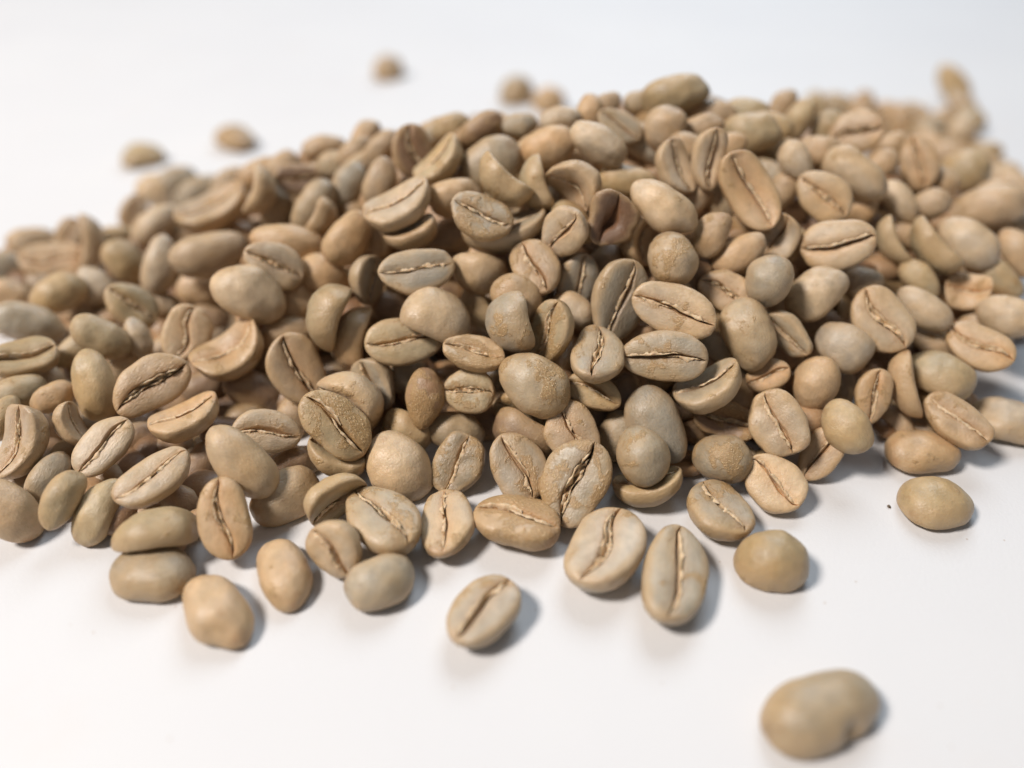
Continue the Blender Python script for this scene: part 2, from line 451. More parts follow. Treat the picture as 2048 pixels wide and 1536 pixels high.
# tone, patch, shape family, index, position, rotation, scale, chaff, category group, label
BEANS = [
('g', 0.22, 'n', 3, (-1.156, 7.865, 1.851), (0.9300, 0.3552, 0.0047, 0.0943), (0.934, 0.775, 0.820), 1, 'green coffee beans', 'grey bean lying level with a tan crease, upper left of centre'),
('g', 0.11, 'n', 9, (-1.833, 8.200, 1.469), (0.3547, 0.6576, 0.0518, 0.6626), (0.641, 0.833, 0.749), 1, 'green coffee beans', 'grey olive bean tilted with its crease partly showing, next left of the level creased bean'),
('o', 0.22, 'c', 2, (-2.247, 7.656, 1.274), (0.1342, 0.7987, 0.2875, 0.5113), (0.852, 1.059, 0.992), 0, 'green coffee beans', 'bent olive bean standing on its side, right of the large cream bean'),
('t', 0.33, 'c', 1, (-2.000, 7.698, 0.910), (0.1048, 0.7607, 0.3236, 0.5529), (0.857, 1.019, 0.967), 0, 'green coffee beans', 'tan bean on its side, next down and right of the bent bean on its side'),
('o', 0.11, 'n', 8, (-1.300, 7.262, 1.191), (0.9299, 0.3580, 0.0358, 0.0764), (0.956, 0.800, 0.844), 1, 'green coffee beans', 'olive bean with a long golden crease under the smooth half-moon bean'),
('p', 0.11, 'c', 0, (-0.912, 7.418, 1.411), (0.0801, -0.9678, 0.1120, 0.2106), (0.883, 0.948, 0.928), 0, 'green coffee beans', 'smooth pale half-moon bean resting over the golden-creased bean'),
('t', 0.11, 'n', 2, (-2.632, 7.211, 0.787), (0.8083, 0.2440, 0.3624, -0.3947), (0.929, 0.896, 0.905), 1, 'green coffee beans', 'tan bean with a crease running steeply down right, left of centre'),
('t', 0.11, 'n', 5, (-2.976, 7.973, 0.752), (0.4670, -0.8534, -0.2270, 0.0455), (0.715, 0.616, 0.644), 0, 'green coffee beans', 'tan bean with its smooth back outward, second above the steep tan creased bean'),
('p', 0.33, 'c', 2, (-1.955, 6.719, 0.667), (0.4868, 0.7888, 0.0251, -0.3743), (0.866, 1.082, 1.012), 1, 'green coffee beans', 'pale folded bean on its side leaning over the gold wrinkled bean'),
('g', 0.11, 'n', 14, (-1.699, 7.027, 0.711), (0.6319, 0.5719, 0.1248, -0.5080), (0.690, 0.750, 0.731), 1, 'green coffee beans', 'grey olive bean tilted, next up and right of the pale folded bean'),
('o', 0.67, 'f', 2, (-2.016, 6.160, 0.816), (0.8874, 0.2527, 0.2734, -0.2719), (0.937, 0.796, 0.836), 1, 'green coffee beans', 'gold olive bean with wrinkled skin and a crease running down right'),
('b', 0.89, 'd', 0, (-1.051, 6.669, 0.780), (0.3414, -0.6453, -0.6379, -0.2454), (0.743, 0.665, 0.688), 0, 'green coffee beans', 'rough brown bean with no crease showing and a pointed lower end'),
('o', 0.44, 'w', 2, (-0.513, 6.709, 0.842), (0.9335, 0.3511, -0.0303, -0.0662), (0.629, 0.749, 0.711), 1, 'green coffee beans', 'small olive bean with a wide split crease, right of the brown pointed bean'),
('p', 0.78, 'x', 0, (-0.447, 6.939, 1.242), (0.9828, 0.1500, 0.0910, -0.0575), (0.743, 0.614, 0.650), 1, 'green coffee beans', 'small straw-coloured bean with its skin cracked and torn open at mid slope'),
('g', 0.44, 'c', 1, (0.011, 7.185, 1.515), (0.6366, -0.4461, 0.6291, 0.0028), (0.736, 0.939, 0.861), 0, 'green coffee beans', 'grey olive bean lying on its side, next up and right of the cracked straw bean'),
('o', 0.67, 'w', 1, (0.413, 7.162, 1.393), (0.7935, 0.2191, -0.5003, 0.2685), (0.826, 0.753, 0.774), 1, 'green coffee beans', 'golden olive bean tilted, next up and left of the heart-shaped bean'),
('g', 0.44, 'n', 9, (0.260, 6.599, 1.060), (0.4099, -0.8580, 0.2858, 0.1188), (0.906, 0.899, 0.901), 0, 'green coffee beans', "big smooth grey olive bean at the heap's centre, rounded back outward"),
('o', 0.44, 'c', 0, (0.122, 6.680, 0.481), (0.5482, 0.7632, -0.0432, -0.3393), (0.743, 0.966, 0.868), 1, 'green coffee beans', 'golden olive bean tilted with its crease partly showing, next below the big smooth central bean'),
('g', 0.44, 'w', 0, (0.965, 6.911, 1.274), (0.6436, 0.0623, 0.0729, -0.7593), (0.830, 0.838, 0.836), 1, 'green coffee beans', 'bean seen end on like a heart, chaff caught in its short upright crease'),
('o', 0.44, 'n', 7, (0.956, 6.663, 0.859), (0.9446, 0.2608, 0.0660, -0.1879), (0.696, 0.604, 0.630), 1, 'green coffee beans', 'golden olive bean with its crease facing outward, next below the heart-shaped bean'),
('g', 0.44, 'n', 10, (1.768, 6.856, 1.237), (0.8788, 0.4656, -0.0800, -0.0670), (1.008, 0.811, 0.865), 1, 'green coffee beans', 'large bean lying level with a long crease, lower of two at right of centre'),
('p', 0.44, 'f', 1, (1.898, 7.255, 1.634), (0.8627, 0.4621, -0.0060, -0.2055), (1.015, 0.821, 0.875), 1, 'green coffee beans', 'large pinkish bean lying level with a ragged crease, upper of two right of centre'),
('g', 0.33, 'n', 9, (1.300, 7.530, 1.596), (0.6085, 0.4988, -0.2072, 0.5814), (1.011, 0.957, 0.973), 1, 'green coffee beans', 'tall grey bean with an upright crease, left of the upper level creased bean'),
('g', 0.11, 'n', 1, (0.804, 7.958, 1.617), (0.6470, 0.4972, -0.2227, 0.5335), (0.694, 0.695, 0.695), 1, 'green coffee beans', 'grey olive bean deep in a gap, next up and left of the tall grey-lobed bean'),
('p', 0.56, 'r', 1, (1.934, 7.874, 1.955), (0.3542, -0.6937, 0.6190, 0.1012), (0.700, 0.787, 1.026), 0, 'green coffee beans', 'round bean with tan patches above the upper level creased bean'),
('t', 0.44, 'k', 1, (1.655, 8.384, 1.986), (0.3642, 0.6859, -0.0194, 0.6298), (0.715, 0.930, 0.836), 1, 'green coffee beans', 'tan bean tilted, next down and right of the dark withered bean'),
('d', 0.33, 'z', 1, (1.164, 8.197, 2.331), (0.4946, 0.2928, 0.4698, -0.6701), (0.662, 0.809, 0.762), 0, 'green coffee beans', "dark brown withered bean with a blackened hollow, high on the heap's front slope"),
('p', 0.22, 'n', 9, (0.627, 8.080, 2.215), (0.6950, 0.4778, -0.4811, 0.2394), (0.679, 0.746, 0.725), 1, 'green coffee beans', 'small round pale bean with a short slanting crease, left below the dark withered bean'),
('t', 0.33, 'k', 0, (0.768, 8.743, 2.503), (0.4488, 0.8179, -0.0054, -0.3601), (0.712, 0.926, 0.833), 1, 'green coffee beans', 'tan bean tilted, second down and left of the pale ridge bean'),
('o', 0.33, 'c', 2, (0.355, 8.920, 2.462), (0.7658, -0.2278, 0.5950, -0.0878), (0.731, 0.798, 0.777), 0, 'green coffee beans', 'golden olive bean on its side, second down and right of the large grey ridge bean'),
('o', 0.56, 'c', 2, (-0.080, 8.824, 2.572), (0.9030, -0.2385, 0.3532, -0.0539), (0.804, 0.993, 0.932), 0, 'green coffee beans', 'golden olive bean on its side, next down and right of the large grey ridge bean'),
('g', 0.00, 'n', 0, (-0.299, 9.666, 2.422), (0.5390, -0.8061, -0.2109, -0.1234), (0.885, 0.915, 0.906), 0, 'green coffee beans', 'large smooth grey bean behind a curved flaky bean, left of the ridge middle'),
('g', 0.78, 'f', 0, (-0.363, 8.229, 2.392), (0.9441, 0.2601, 0.1624, -0.1210), (0.798, 0.793, 0.795), 1, 'green coffee beans', "pale flaky bean with a ragged crease, left of the dark withered bean's peak"),
('g', 0.33, 'c', 1, (-0.103, 8.473, 2.078), (0.9924, -0.0686, -0.0915, 0.0458), (1.091, 0.944, 0.986), 1, 'green coffee beans', 'grey olive bean tilted, next down and right of the flaked bean'),
('t', 0.22, 'n', 14, (-0.767, 9.053, 2.203), (0.7331, -0.6737, -0.0928, 0.0108), (0.719, 0.676, 0.689), 0, 'green coffee beans', 'tan bean with its smooth back outward, next up and left of the flaked bean'),
('p', 0.22, 'c', 0, (-1.462, 8.771, 2.277), (0.9630, 0.0687, -0.1850, 0.1833), (0.931, 0.923, 0.925), 1, 'green coffee beans', 'pale bean cupped upward with its crease showing, above the level creased bean'),
('t', 0.11, 'c', 2, (-1.301, 8.595, 1.964), (0.9774, -0.0742, -0.1472, 0.1325), (0.709, 0.766, 0.748), 1, 'green coffee beans', 'tan bean tilted, next down and right of the pale cupped bean'),
('t', 0.11, 'n', 13, (-1.801, 9.125, 1.579), (0.4440, -0.6388, -0.5708, -0.2628), (0.608, 0.543, 0.562), 0, 'green coffee beans', 'tan bean deep in a gap, next down and left of the pale cupped bean'),
('t', 0.22, 'n', 7, (-2.211, 8.849, 1.738), (0.5887, -0.6668, -0.4482, -0.0888), (0.828, 0.745, 0.769), 0, 'green coffee beans', 'tan bean with its smooth back outward, second down and left of the pale cupped bean'),
('t', 0.11, 'n', 4, (-3.049, 8.980, 1.586), (0.5669, -0.8082, -0.0008, 0.1593), (0.977, 0.723, 0.836), 0, 'green coffee beans', 'tan bean with its smooth back outward, next up and right of the pale hollow bean'),
('p', 0.00, 'w', 2, (-3.099, 8.407, 1.561), (0.8790, 0.3823, 0.2587, -0.1194), (0.813, 0.768, 0.781), 1, 'green coffee beans', 'pale bean with a hollow brownish crease, just above the large cream bean'),
('t', 0.11, 'n', 8, (-2.557, 8.700, 1.232), (0.4606, -0.8617, 0.0934, 0.1914), (0.728, 0.767, 0.755), 0, 'green coffee beans', 'tan bean with its smooth back outward, next above the bent bean on its side'),
('t', 0.11, 'n', 3, (-2.915, 8.362, 0.945), (0.4376, -0.8701, 0.0927, 0.2068), (0.705, 0.780, 0.757), 0, 'green coffee beans', 'tan bean with its smooth back outward, next left of the bent bean on its side'),
('p', 0.00, 'n', 3, (-3.384, 8.040, 1.312), (0.4167, -0.8567, 0.1470, 0.2661), (0.969, 0.946, 0.953), 0, 'green coffee beans', 'large smooth cream bean on the left shoulder, rounded back outward'),
('t', 0.22, 'n', 11, (-4.333, 9.389, 1.221), (0.5975, -0.7655, -0.2119, 0.1103), (1.110, 0.822, 0.950), 0, 'green coffee beans', 'long smooth tan bean lying nearly level on the left shoulder'),
('p', 0.00, 'n', 7, (-5.161, 9.436, 0.974), (0.5480, -0.5506, -0.6218, -0.0990), (0.913, 0.676, 0.781), 0, 'green coffee beans', 'pale cream bean with its smooth back outward, next left of the long level tan bean'),
('o', 0.00, 'n', 8, (-6.062, 10.149, 0.590), (0.3181, -0.7891, 0.3175, 0.4186), (0.777, 0.745, 0.754), 0, 'green coffee beans', 'golden olive bean back outward, next down and right of the thin upright bean'),
('t', 0.33, 'c', 1, (-4.616, 10.498, 1.375), (0.9555, 0.0566, -0.1187, 0.2641), (1.141, 1.092, 1.107), 1, 'green coffee beans', "long tan bean shaped like a boat near the heap's left skyline"),
('g', 0.00, 'n', 13, (-5.975, 13.292, 0.274), (0.5474, -0.7949, -0.2540, 0.0622), (1.032, 0.844, 0.897), 0, 'green coffee beans', 'grey olive bean back outward, next up and left of the long tan boat bean'),
('p', 0.22, 'n', 8, (-5.868, 11.071, 0.775), (0.5908, -0.7028, -0.3955, 0.0258), (0.900, 0.666, 0.770), 0, 'green coffee beans', 'pale cream bean with its smooth back outward, next left of the long tan boat bean'),
('t', 0.33, 'n', 7, (-6.830, 12.336, 0.335), (0.6309, 0.4717, -0.2067, 0.5804), (0.743, 0.660, 0.684), 1, 'green coffee beans', 'tan bean with its crease facing outward, second up and right of the thin upright bean'),
('p', 0.11, 'n', 6, (-6.864, 13.365, 0.281), (0.4827, -0.8306, 0.0365, 0.2753), (0.728, 0.854, 0.814), 0, 'green coffee beans', 'pale cream bean with its smooth back outward, next below the yellowish loose bean'),
('g', 0.00, 'n', 10, (-6.617, 13.897, 0.277), (0.5357, -0.8193, -0.1273, 0.1600), (0.784, 0.851, 0.830), 0, 'green coffee beans', 'grey olive bean back outward, next down and right of the yellowish loose bean'),
('t', 0.00, 'n', 13, (-5.025, 12.475, 0.828), (0.5529, -0.7742, -0.3081, 0.0023), (0.808, 0.732, 0.754), 0, 'green coffee beans', 'tan bean back outward, next up and right of the long tan boat bean'),
('o', 0.33, 'n', 2, (-7.938, 15.403, 0.120), (0.0000, -0.9832, -0.1827, 0.0000), (0.874, 1.005, 0.964), 0, 'green coffee beans', "yellowish olive bean loose on the table behind the heap's left end"),
('t', 0.56, 'n', 3, (-6.241, 16.310, 0.135), (0.0000, -0.9482, 0.3177, -0.0000), (1.103, 1.036, 1.056), 0, 'green coffee beans', 'orange tan bean loose on the table, second from the left behind the heap'),
('t', 0.00, 'n', 10, (-4.133, 11.555, 1.438), (0.5552, -0.7979, -0.2326, 0.0333), (0.801, 0.701, 0.729), 0, 'green coffee beans', 'tan bean with its smooth back outward, next down and right of the orange loose bean'),
('b', 0.22, 'n', 2, (-3.237, 10.623, 1.792), (0.8738, 0.4669, 0.0996, 0.0924), (0.645, 0.663, 0.657), 1, 'green coffee beans', 'brown bean with its crease facing outward, third down and right of the orange loose bean'),
('t', 0.11, 'n', 13, (-3.036, 11.702, 1.809), (0.5569, -0.8221, -0.0707, 0.0945), (0.740, 0.562, 0.633), 0, 'green coffee beans', 'tan bean with its smooth back outward, fourth left of the brown-faced bean'),
('t', 0.11, 'n', 14, (-2.301, 11.503, 2.059), (0.5334, -0.7017, -0.4297, -0.1960), (0.590, 0.565, 0.572), 0, 'green coffee beans', 'tan bean with its smooth back outward, second left of the brown-faced bean'),
('t', 0.11, 'n', 8, (-2.373, 10.902, 2.065), (0.6165, -0.7125, -0.3269, -0.0735), (0.635, 0.544, 0.570), 0, 'green coffee beans', 'tan bean with its smooth back outward, third left of the brown-faced bean'),
('t', 0.33, 'n', 6, (-1.923, 10.648, 2.208), (0.5480, -0.7615, -0.3232, -0.1241), (0.705, 0.522, 0.603), 0, 'green coffee beans', 'tan bean with its smooth back outward, next left of the brown-faced bean'),
('b', 0.22, 'w', 1, (-1.369, 10.122, 2.408), (0.6980, 0.3416, 0.4327, -0.4569), (0.751, 0.775, 0.768), 1, 'green coffee beans', 'brown-faced bean standing nearly upright on the left of the ridge'),
('o', 0.44, 'c', 0, (-0.999, 9.606, 2.493), (0.9204, 0.0108, -0.3431, 0.1873), (0.788, 0.877, 0.850), 1, 'green coffee beans', 'golden olive bean tilted, next down and right of the brown-faced bean'),
('t', 0.00, 'n', 11, (-1.849, 9.694, 2.144), (0.4810, -0.6508, -0.5276, -0.2583), (0.715, 0.597, 0.631), 0, 'green coffee beans', 'tan bean with its smooth back outward, next up and left of the pale cupped bean'),
('g', 0.00, 'n', 0, (-2.388, 10.087, 1.899), (0.5152, -0.7081, -0.4489, -0.1779), (0.745, 0.648, 0.675), 0, 'green coffee beans', 'grey olive bean with its smooth back outward, next left of the pale cupped bean'),
('g', 0.00, 'n', 10, (-2.847, 9.735, 1.758), (0.5307, -0.7106, -0.4425, -0.1326), (0.877, 0.649, 0.750), 0, 'green coffee beans', 'grey olive bean back outward, fourth up and right of the pale hollow bean'),
('t', 0.33, 'c', 2, (-2.697, 9.378, 1.737), (0.8427, -0.2198, -0.4582, 0.1778), (0.638, 0.746, 0.712), 0, 'green coffee beans', 'tan bean lying on its side, third up and right of the pale hollow bean'),
('g', 0.00, 'n', 12, (-3.676, 10.611, 1.330), (0.4924, -0.6139, -0.5764, -0.2202), (0.792, 0.688, 0.718), 0, 'green coffee beans', 'grey olive bean with its smooth back outward, next above the pale hollow bean'),
('p', 0.00, 'c', 1, (-3.768, 10.253, 1.753), (0.8018, -0.1201, -0.5401, 0.2256), (0.761, 0.989, 0.890), 0, 'green coffee beans', 'pale cream bean lying on its side, second right of the long tan boat bean'),
('g', 0.00, 'n', 1, (-2.658, 10.947, 1.802), (0.5379, -0.8321, 0.0060, 0.1347), (0.728, 0.646, 0.670), 0, 'green coffee beans', 'grey olive bean back outward, third up and left of the pale cupped bean'),
('g', 0.00, 'n', 2, (-2.289, 10.658, 1.915), (0.7236, -0.6022, -0.3370, -0.0153), (0.735, 0.544, 0.629), 0, 'green coffee beans', 'grey olive bean back outward, second up and left of the pale cupped bean'),
('t', 0.22, 'r', 0, (-3.409, 21.222, 0.166), (0.0000, -0.9557, -0.2943, 0.0000), (0.872, 1.003, 1.298), 0, 'green coffee beans', 'small blurred round bean alone on the table, farthest back and left of the ridge'),
('g', 0.00, 'r', 1, (0.115, 19.324, 0.180), (0.0000, -0.9662, -0.2576, 0.0000), (0.930, 1.070, 1.385), 0, 'green coffee beans', 'small round grey olive bean loose on the table just behind the ridge'),
('t', 0.33, 'r', 0, (0.920, 18.680, 0.157), (0.0000, -1.0000, 0.0022, -0.0000), (0.820, 0.943, 1.221), 0, 'green coffee beans', 'tan bean back outward, next right of the round loose bean behind the heap'),
('o', 0.00, 'n', 12, (-0.899, 10.826, 2.485), (0.5710, -0.8140, -0.1033, -0.0248), (0.602, 0.542, 0.559), 0, 'green coffee beans', 'golden olive bean with its smooth back outward, third up and right of the brown-faced bean'),
('g', 0.00, 'n', 9, (-1.157, 11.119, 2.284), (0.5505, -0.7703, -0.2883, -0.1432), (0.542, 0.526, 0.531), 0, 'green coffee beans', 'grey olive bean with its smooth back outward, second up and right of the brown-faced bean'),
('b', 0.44, 'n', 0, (-0.447, 10.364, 2.628), (0.6803, -0.6792, -0.2574, -0.0975), (0.683, 0.571, 0.603), 0, 'green coffee beans', 'brown bean with its smooth back outward, next above the large grey ridge bean'),
('b', 0.33, 'c', 1, (-0.628, 10.475, 2.356), (0.3679, 0.7960, -0.0099, 0.4806), (0.592, 0.748, 0.692), 1, 'green coffee beans', 'brown bean tilted, next up and left of the large grey ridge bean'),
('t', 0.33, 'n', 4, (-0.072, 10.578, 2.519), (0.5147, -0.7461, 0.3457, 0.2428), (0.626, 0.515, 0.546), 0, 'green coffee beans', 'tan bean back outward, second up and right of the large grey ridge bean'),
('g', 0.00, 'n', 12, (0.112, 10.337, 2.695), (0.5721, -0.8202, 0.0032, -0.0040), (0.518, 0.464, 0.480), 0, 'green coffee beans', 'grey olive bean back outward, next below the round loose bean behind the heap'),
('t', 0.22, 'n', 0, (0.482, 9.666, 2.659), (0.5527, -0.8203, -0.1072, -0.1004), (0.752, 0.708, 0.721), 0, 'green coffee beans', 'tan bean with its smooth back outward, next left of the pale ridge bean'),
('p', 0.00, 'n', 13, (0.683, 10.285, 2.770), (0.5738, -0.8184, 0.0195, -0.0243), (0.623, 0.513, 0.544), 0, 'green coffee beans', 'pale cream bean back outward, next up and left of the pale ridge bean'),
('p', 0.11, 'n', 13, (1.124, 9.405, 2.784), (0.6161, -0.7300, 0.2799, 0.0961), (0.838, 0.641, 0.716), 0, 'green coffee beans', 'pale smooth bean sloping down right on the middle ridge'),
('t', 0.11, 'n', 4, (1.067, 10.409, 2.795), (0.4181, -0.6459, -0.4997, -0.3979), (0.589, 0.529, 0.546), 0, 'green coffee beans', 'tan bean with its smooth back outward, next above the pale ridge bean'),
('t', 0.44, 'n', 7, (1.362, 10.752, 2.859), (0.5532, -0.7959, -0.1604, -0.1863), (0.427, 0.448, 0.442), 0, 'green coffee beans', 'tan bean with its smooth back outward, second above the pale ridge bean'),
('g', 0.00, 'n', 9, (1.461, 9.987, 2.810), (0.8716, 0.4213, 0.1238, -0.2179), (0.668, 0.542, 0.577), 1, 'green coffee beans', 'grey olive bean crease outward, next up and right of the pale ridge bean'),
('g', 0.00, 'n', 11, (1.827, 10.890, 2.841), (0.5650, -0.8067, -0.0802, -0.1535), (0.433, 0.449, 0.444), 0, 'green coffee beans', 'grey olive bean with its smooth back outward, next left of the topmost ridge bean'),
('o', 0.33, 'n', 14, (2.298, 10.702, 2.969), (0.6273, -0.7665, -0.0274, -0.1348), (0.967, 0.715, 0.827), 0, 'green coffee beans', 'big olive bean lying level on the very top of the ridge'),
('g', 0.00, 'n', 14, (1.858, 10.092, 2.490), (0.5504, -0.7601, 0.3229, 0.1229), (0.777, 0.619, 0.664), 0, 'green coffee beans', 'grey olive bean with its smooth back outward, next right of the pale ridge bean'),
('t', 0.11, 'n', 6, (2.091, 9.946, 2.770), (0.4186, -0.7018, -0.4239, -0.3905), (0.629, 0.747, 0.709), 0, 'green coffee beans', 'tan bean with its smooth back outward, next below the topmost ridge bean'),
('o', 0.00, 'n', 11, (1.534, 9.306, 2.349), (0.6154, -0.7834, 0.0745, -0.0448), (0.774, 0.572, 0.662), 0, 'green coffee beans', 'golden olive bean back outward, next up and right of the dark withered bean'),
('p', 0.11, 'n', 12, (1.853, 8.350, 2.417), (0.6049, -0.7257, 0.3233, 0.0541), (0.947, 0.701, 0.810), 0, 'green coffee beans', 'big smooth pale bean sloping down right beside the dark withered bean'),
('p', 0.11, 'c', 0, (2.141, 9.153, 2.590), (0.8219, 0.1919, 0.3981, -0.3593), (0.741, 0.701, 0.712), 1, 'green coffee beans', 'pale cream bean tilted, next left of the pale upright ridge bean'),
('p', 0.22, 'c', 2, (2.541, 9.123, 2.703), (0.5489, 0.4766, -0.3147, 0.6103), (0.781, 0.578, 0.668), 1, 'green coffee beans', 'pale narrow bean standing upright beside the long tan ridge bean'),
('t', 0.33, 'c', 1, (2.993, 8.758, 2.437), (0.7649, 0.4114, 0.2195, -0.4444), (1.091, 0.808, 0.934), 1, 'green coffee beans', 'long tan bean with a crease running steeply down right, on the right ridge'),
('t', 0.44, 'n', 14, (2.489, 8.300, 2.052), (0.3923, -0.7767, -0.3537, -0.3432), (0.628, 0.584, 0.597), 0, 'green coffee beans', 'tan bean with its smooth back outward, next up and right of the round tan-capped bean'),
('t', 0.11, 'n', 6, (2.425, 9.109, 2.134), (0.4317, -0.7825, -0.3127, -0.3217), (0.536, 0.499, 0.510), 0, 'green coffee beans', 'tan bean with its smooth back outward, next right of the big pale egg bean'),
('g', 0.00, 'n', 6, (2.750, 9.186, 2.111), (0.5031, -0.6627, 0.5185, 0.1969), (0.725, 0.537, 0.620), 0, 'green coffee beans', 'grey olive bean with its smooth back outward, next left of the long tan ridge bean'),
('t', 0.22, 'n', 11, (2.847, 8.213, 1.864), (0.4672, -0.8216, -0.1940, -0.2627), (0.730, 0.592, 0.630), 0, 'green coffee beans', 'tan bean with its smooth back outward, next up and left of the round grey bean'),
('p', 0.11, 'k', 1, (3.401, 8.522, 1.923), (0.7912, 0.2664, -0.4327, 0.3403), (0.598, 0.644, 0.630), 1, 'green coffee beans', 'pale cream bean with its crease facing outward, next above the round grey bean'),
('g', 0.00, 'n', 12, (3.619, 9.864, 2.149), (0.5556, -0.7765, 0.2971, 0.0077), (0.719, 0.575, 0.615), 0, 'green coffee beans', 'grey olive bean back outward, next up and right of the long tan ridge bean'),
('t', 0.22, 'n', 9, (3.739, 9.562, 2.050), (0.3613, -0.7417, -0.3857, -0.4131), (0.615, 0.510, 0.539), 0, 'green coffee beans', 'tan bean with its smooth back outward, next right of the long tan ridge bean'),
('p', 0.00, 'n', 7, (3.843, 9.605, 2.490), (0.5509, -0.6787, 0.4690, 0.1255), (0.589, 0.554, 0.564), 0, 'green coffee beans', 'pale cream bean with its smooth back outward, next up and left of the hollow-faced bean'),
('o', 0.00, 'n', 14, (3.359, 10.293, 2.569), (0.5602, -0.8151, 0.0788, -0.1247), (0.832, 0.758, 0.779), 0, 'green coffee beans', 'golden olive bean back outward, second up and right of the pale upright ridge bean'),
('t', 0.11, 'n', 2, (2.879, 10.655, 2.722), (0.5731, -0.8099, 0.0769, -0.0979), (0.694, 0.513, 0.594), 0, 'green coffee beans', 'tan bean with its smooth back outward, next down and right of the topmost ridge bean'),
('t', 0.11, 'n', 14, (2.592, 10.143, 2.682), (0.5410, -0.8162, -0.0713, -0.1898), (0.679, 0.527, 0.581), 0, 'green coffee beans', 'tan bean with its smooth back outward, next above the pale upright ridge bean'),
('o', 0.11, 'n', 5, (3.465, 11.008, 2.626), (0.5728, -0.8069, 0.0894, -0.1129), (0.694, 0.524, 0.594), 0, 'green coffee beans', 'golden olive bean back outward, third up and right of the pale upright ridge bean'),
('t', 0.11, 'n', 1, (4.356, 12.001, 2.357), (0.4068, -0.7254, -0.3579, -0.4244), (0.588, 0.558, 0.567), 0, 'green coffee beans', 'tan bean with its smooth back outward, fourth left of the far brown-faced bean'),
('o', 0.22, 'n', 0, (4.275, 11.105, 2.457), (0.4131, -0.7440, -0.3276, -0.4105), (0.737, 0.545, 0.630), 0, 'green coffee beans', 'golden olive bean with its smooth back outward, third left of the far brown-faced bean'),
('g', 0.11, 'n', 2, (7.786, 17.925, 0.288), (0.5820, -0.7837, 0.1931, -0.0988), (0.959, 0.859, 0.888), 0, 'green coffee beans', 'grey olive bean back outward, next up and left of the far brown-faced bean'),
('o', 0.22, 'n', 7, (6.963, 17.400, 0.424), (0.3498, -0.6883, -0.4248, -0.4727), (0.930, 0.794, 0.832), 0, 'green coffee beans', 'golden olive bean back outward, second up and left of the far brown-faced bean'),
('t', 0.22, 'w', 0, (5.016, 10.665, 2.421), (0.8491, 0.4637, -0.2527, -0.0086), (0.766, 0.830, 0.811), 1, 'green coffee beans', 'blurred brownish bean with an open face on the far right ridge'),
('t', 0.22, 'n', 3, (8.261, 17.515, 0.407), (0.2775, -0.6458, -0.4827, -0.5224), (0.893, 0.793, 0.822), 0, 'green coffee beans', 'tan bean with its smooth back outward, next above the far brown-faced bean'),
('t', 0.22, 'n', 4, (8.871, 17.726, 0.262), (0.5673, -0.7937, 0.1418, -0.1676), (0.844, 0.785, 0.802), 0, 'green coffee beans', 'tan bean with its smooth back outward, next up and right of the far brown-faced bean'),
('t', 0.44, 'n', 10, (8.770, 16.666, 0.387), (0.2555, -0.6503, -0.4810, -0.5295), (0.866, 0.778, 0.803), 0, 'green coffee beans', 'tan bean with its smooth back outward, second up and left of the far creased bean'),
('t', 0.22, 'n', 6, (9.424, 17.266, 0.308), (0.5915, -0.7055, 0.3903, 0.0034), (0.966, 0.719, 0.826), 0, 'green coffee beans', 'tan bean with its smooth back outward, second above the far creased bean'),
('g', 0.11, 'n', 12, (9.173, 16.243, 0.364), (0.5057, -0.8100, -0.0135, -0.2968), (0.823, 0.831, 0.829), 0, 'green coffee beans', 'grey olive bean with its smooth back outward, next above the far creased bean'),
('o', 0.00, 'n', 10, (11.305, 19.502, 0.401), (0.6052, -0.6469, 0.4605, 0.0566), (1.122, 0.830, 0.960), 0, 'green coffee beans', 'olive grey bean at the far back right, last of a trailing row'),
('t', 0.22, 'n', 13, (10.856, 17.986, 0.315), (0.5982, -0.6639, 0.4477, 0.0301), (0.933, 0.691, 0.798), 0, 'green coffee beans', 'tan bean with its smooth back outward, next below the far right end bean'),
('o', 0.33, 'n', 4, (10.712, 17.373, 0.175), (0.0000, -0.9415, -0.3370, 0.0000), (0.869, 0.985, 0.954), 0, 'green coffee beans', 'golden olive bean with its smooth back outward, second below the far right end bean'),
('p', 0.22, 'n', 6, (9.880, 16.158, 0.329), (0.4499, -0.8002, -0.1205, -0.3777), (0.837, 0.776, 0.793), 0, 'green coffee beans', 'pale cream bean back outward, second up and right of the far creased bean'),
('o', 0.44, 'n', 8, (10.235, 15.516, 0.202), (0.5296, -0.8032, 0.1236, -0.2431), (0.673, 0.592, 0.616), 0, 'green coffee beans', 'golden olive bean with its smooth back outward, second above the long tan border bean'),
('t', 0.11, 'n', 13, (9.251, 15.158, 0.260), (0.5582, -0.7831, 0.2292, -0.1504), (0.935, 0.793, 0.833), 0, 'green coffee beans', 'tan bean with its smooth back outward, next right of the far creased bean'),
('o', 0.11, 'n', 6, (7.215, 11.272, 1.562), (0.5348, -0.8027, 0.1693, -0.2022), (0.786, 0.913, 0.873), 0, 'green coffee beans', 'golden olive bean back outward, next up and left of the long tan border bean'),
('t', 0.22, 'w', 2, (6.007, 10.547, 2.052), (0.5955, 0.5309, 0.1747, -0.5770), (0.824, 0.712, 0.744), 1, 'green coffee beans', 'blurred tan bean with a dark upright crease on the far right ridge'),
('p', 0.33, 'c', 0, (4.681, 9.614, 2.271), (0.7235, -0.5820, 0.3618, -0.0826), (0.980, 0.725, 0.839), 0, 'green coffee beans', 'pale tan bean arched down right above the hollow-faced bean'),
('p', 0.00, 'w', 2, (4.094, 9.093, 2.191), (0.7749, 0.4950, 0.0629, -0.3881), (0.816, 0.787, 0.796), 1, 'green coffee beans', 'round pale bean with a hollow brown face, right ridge'),
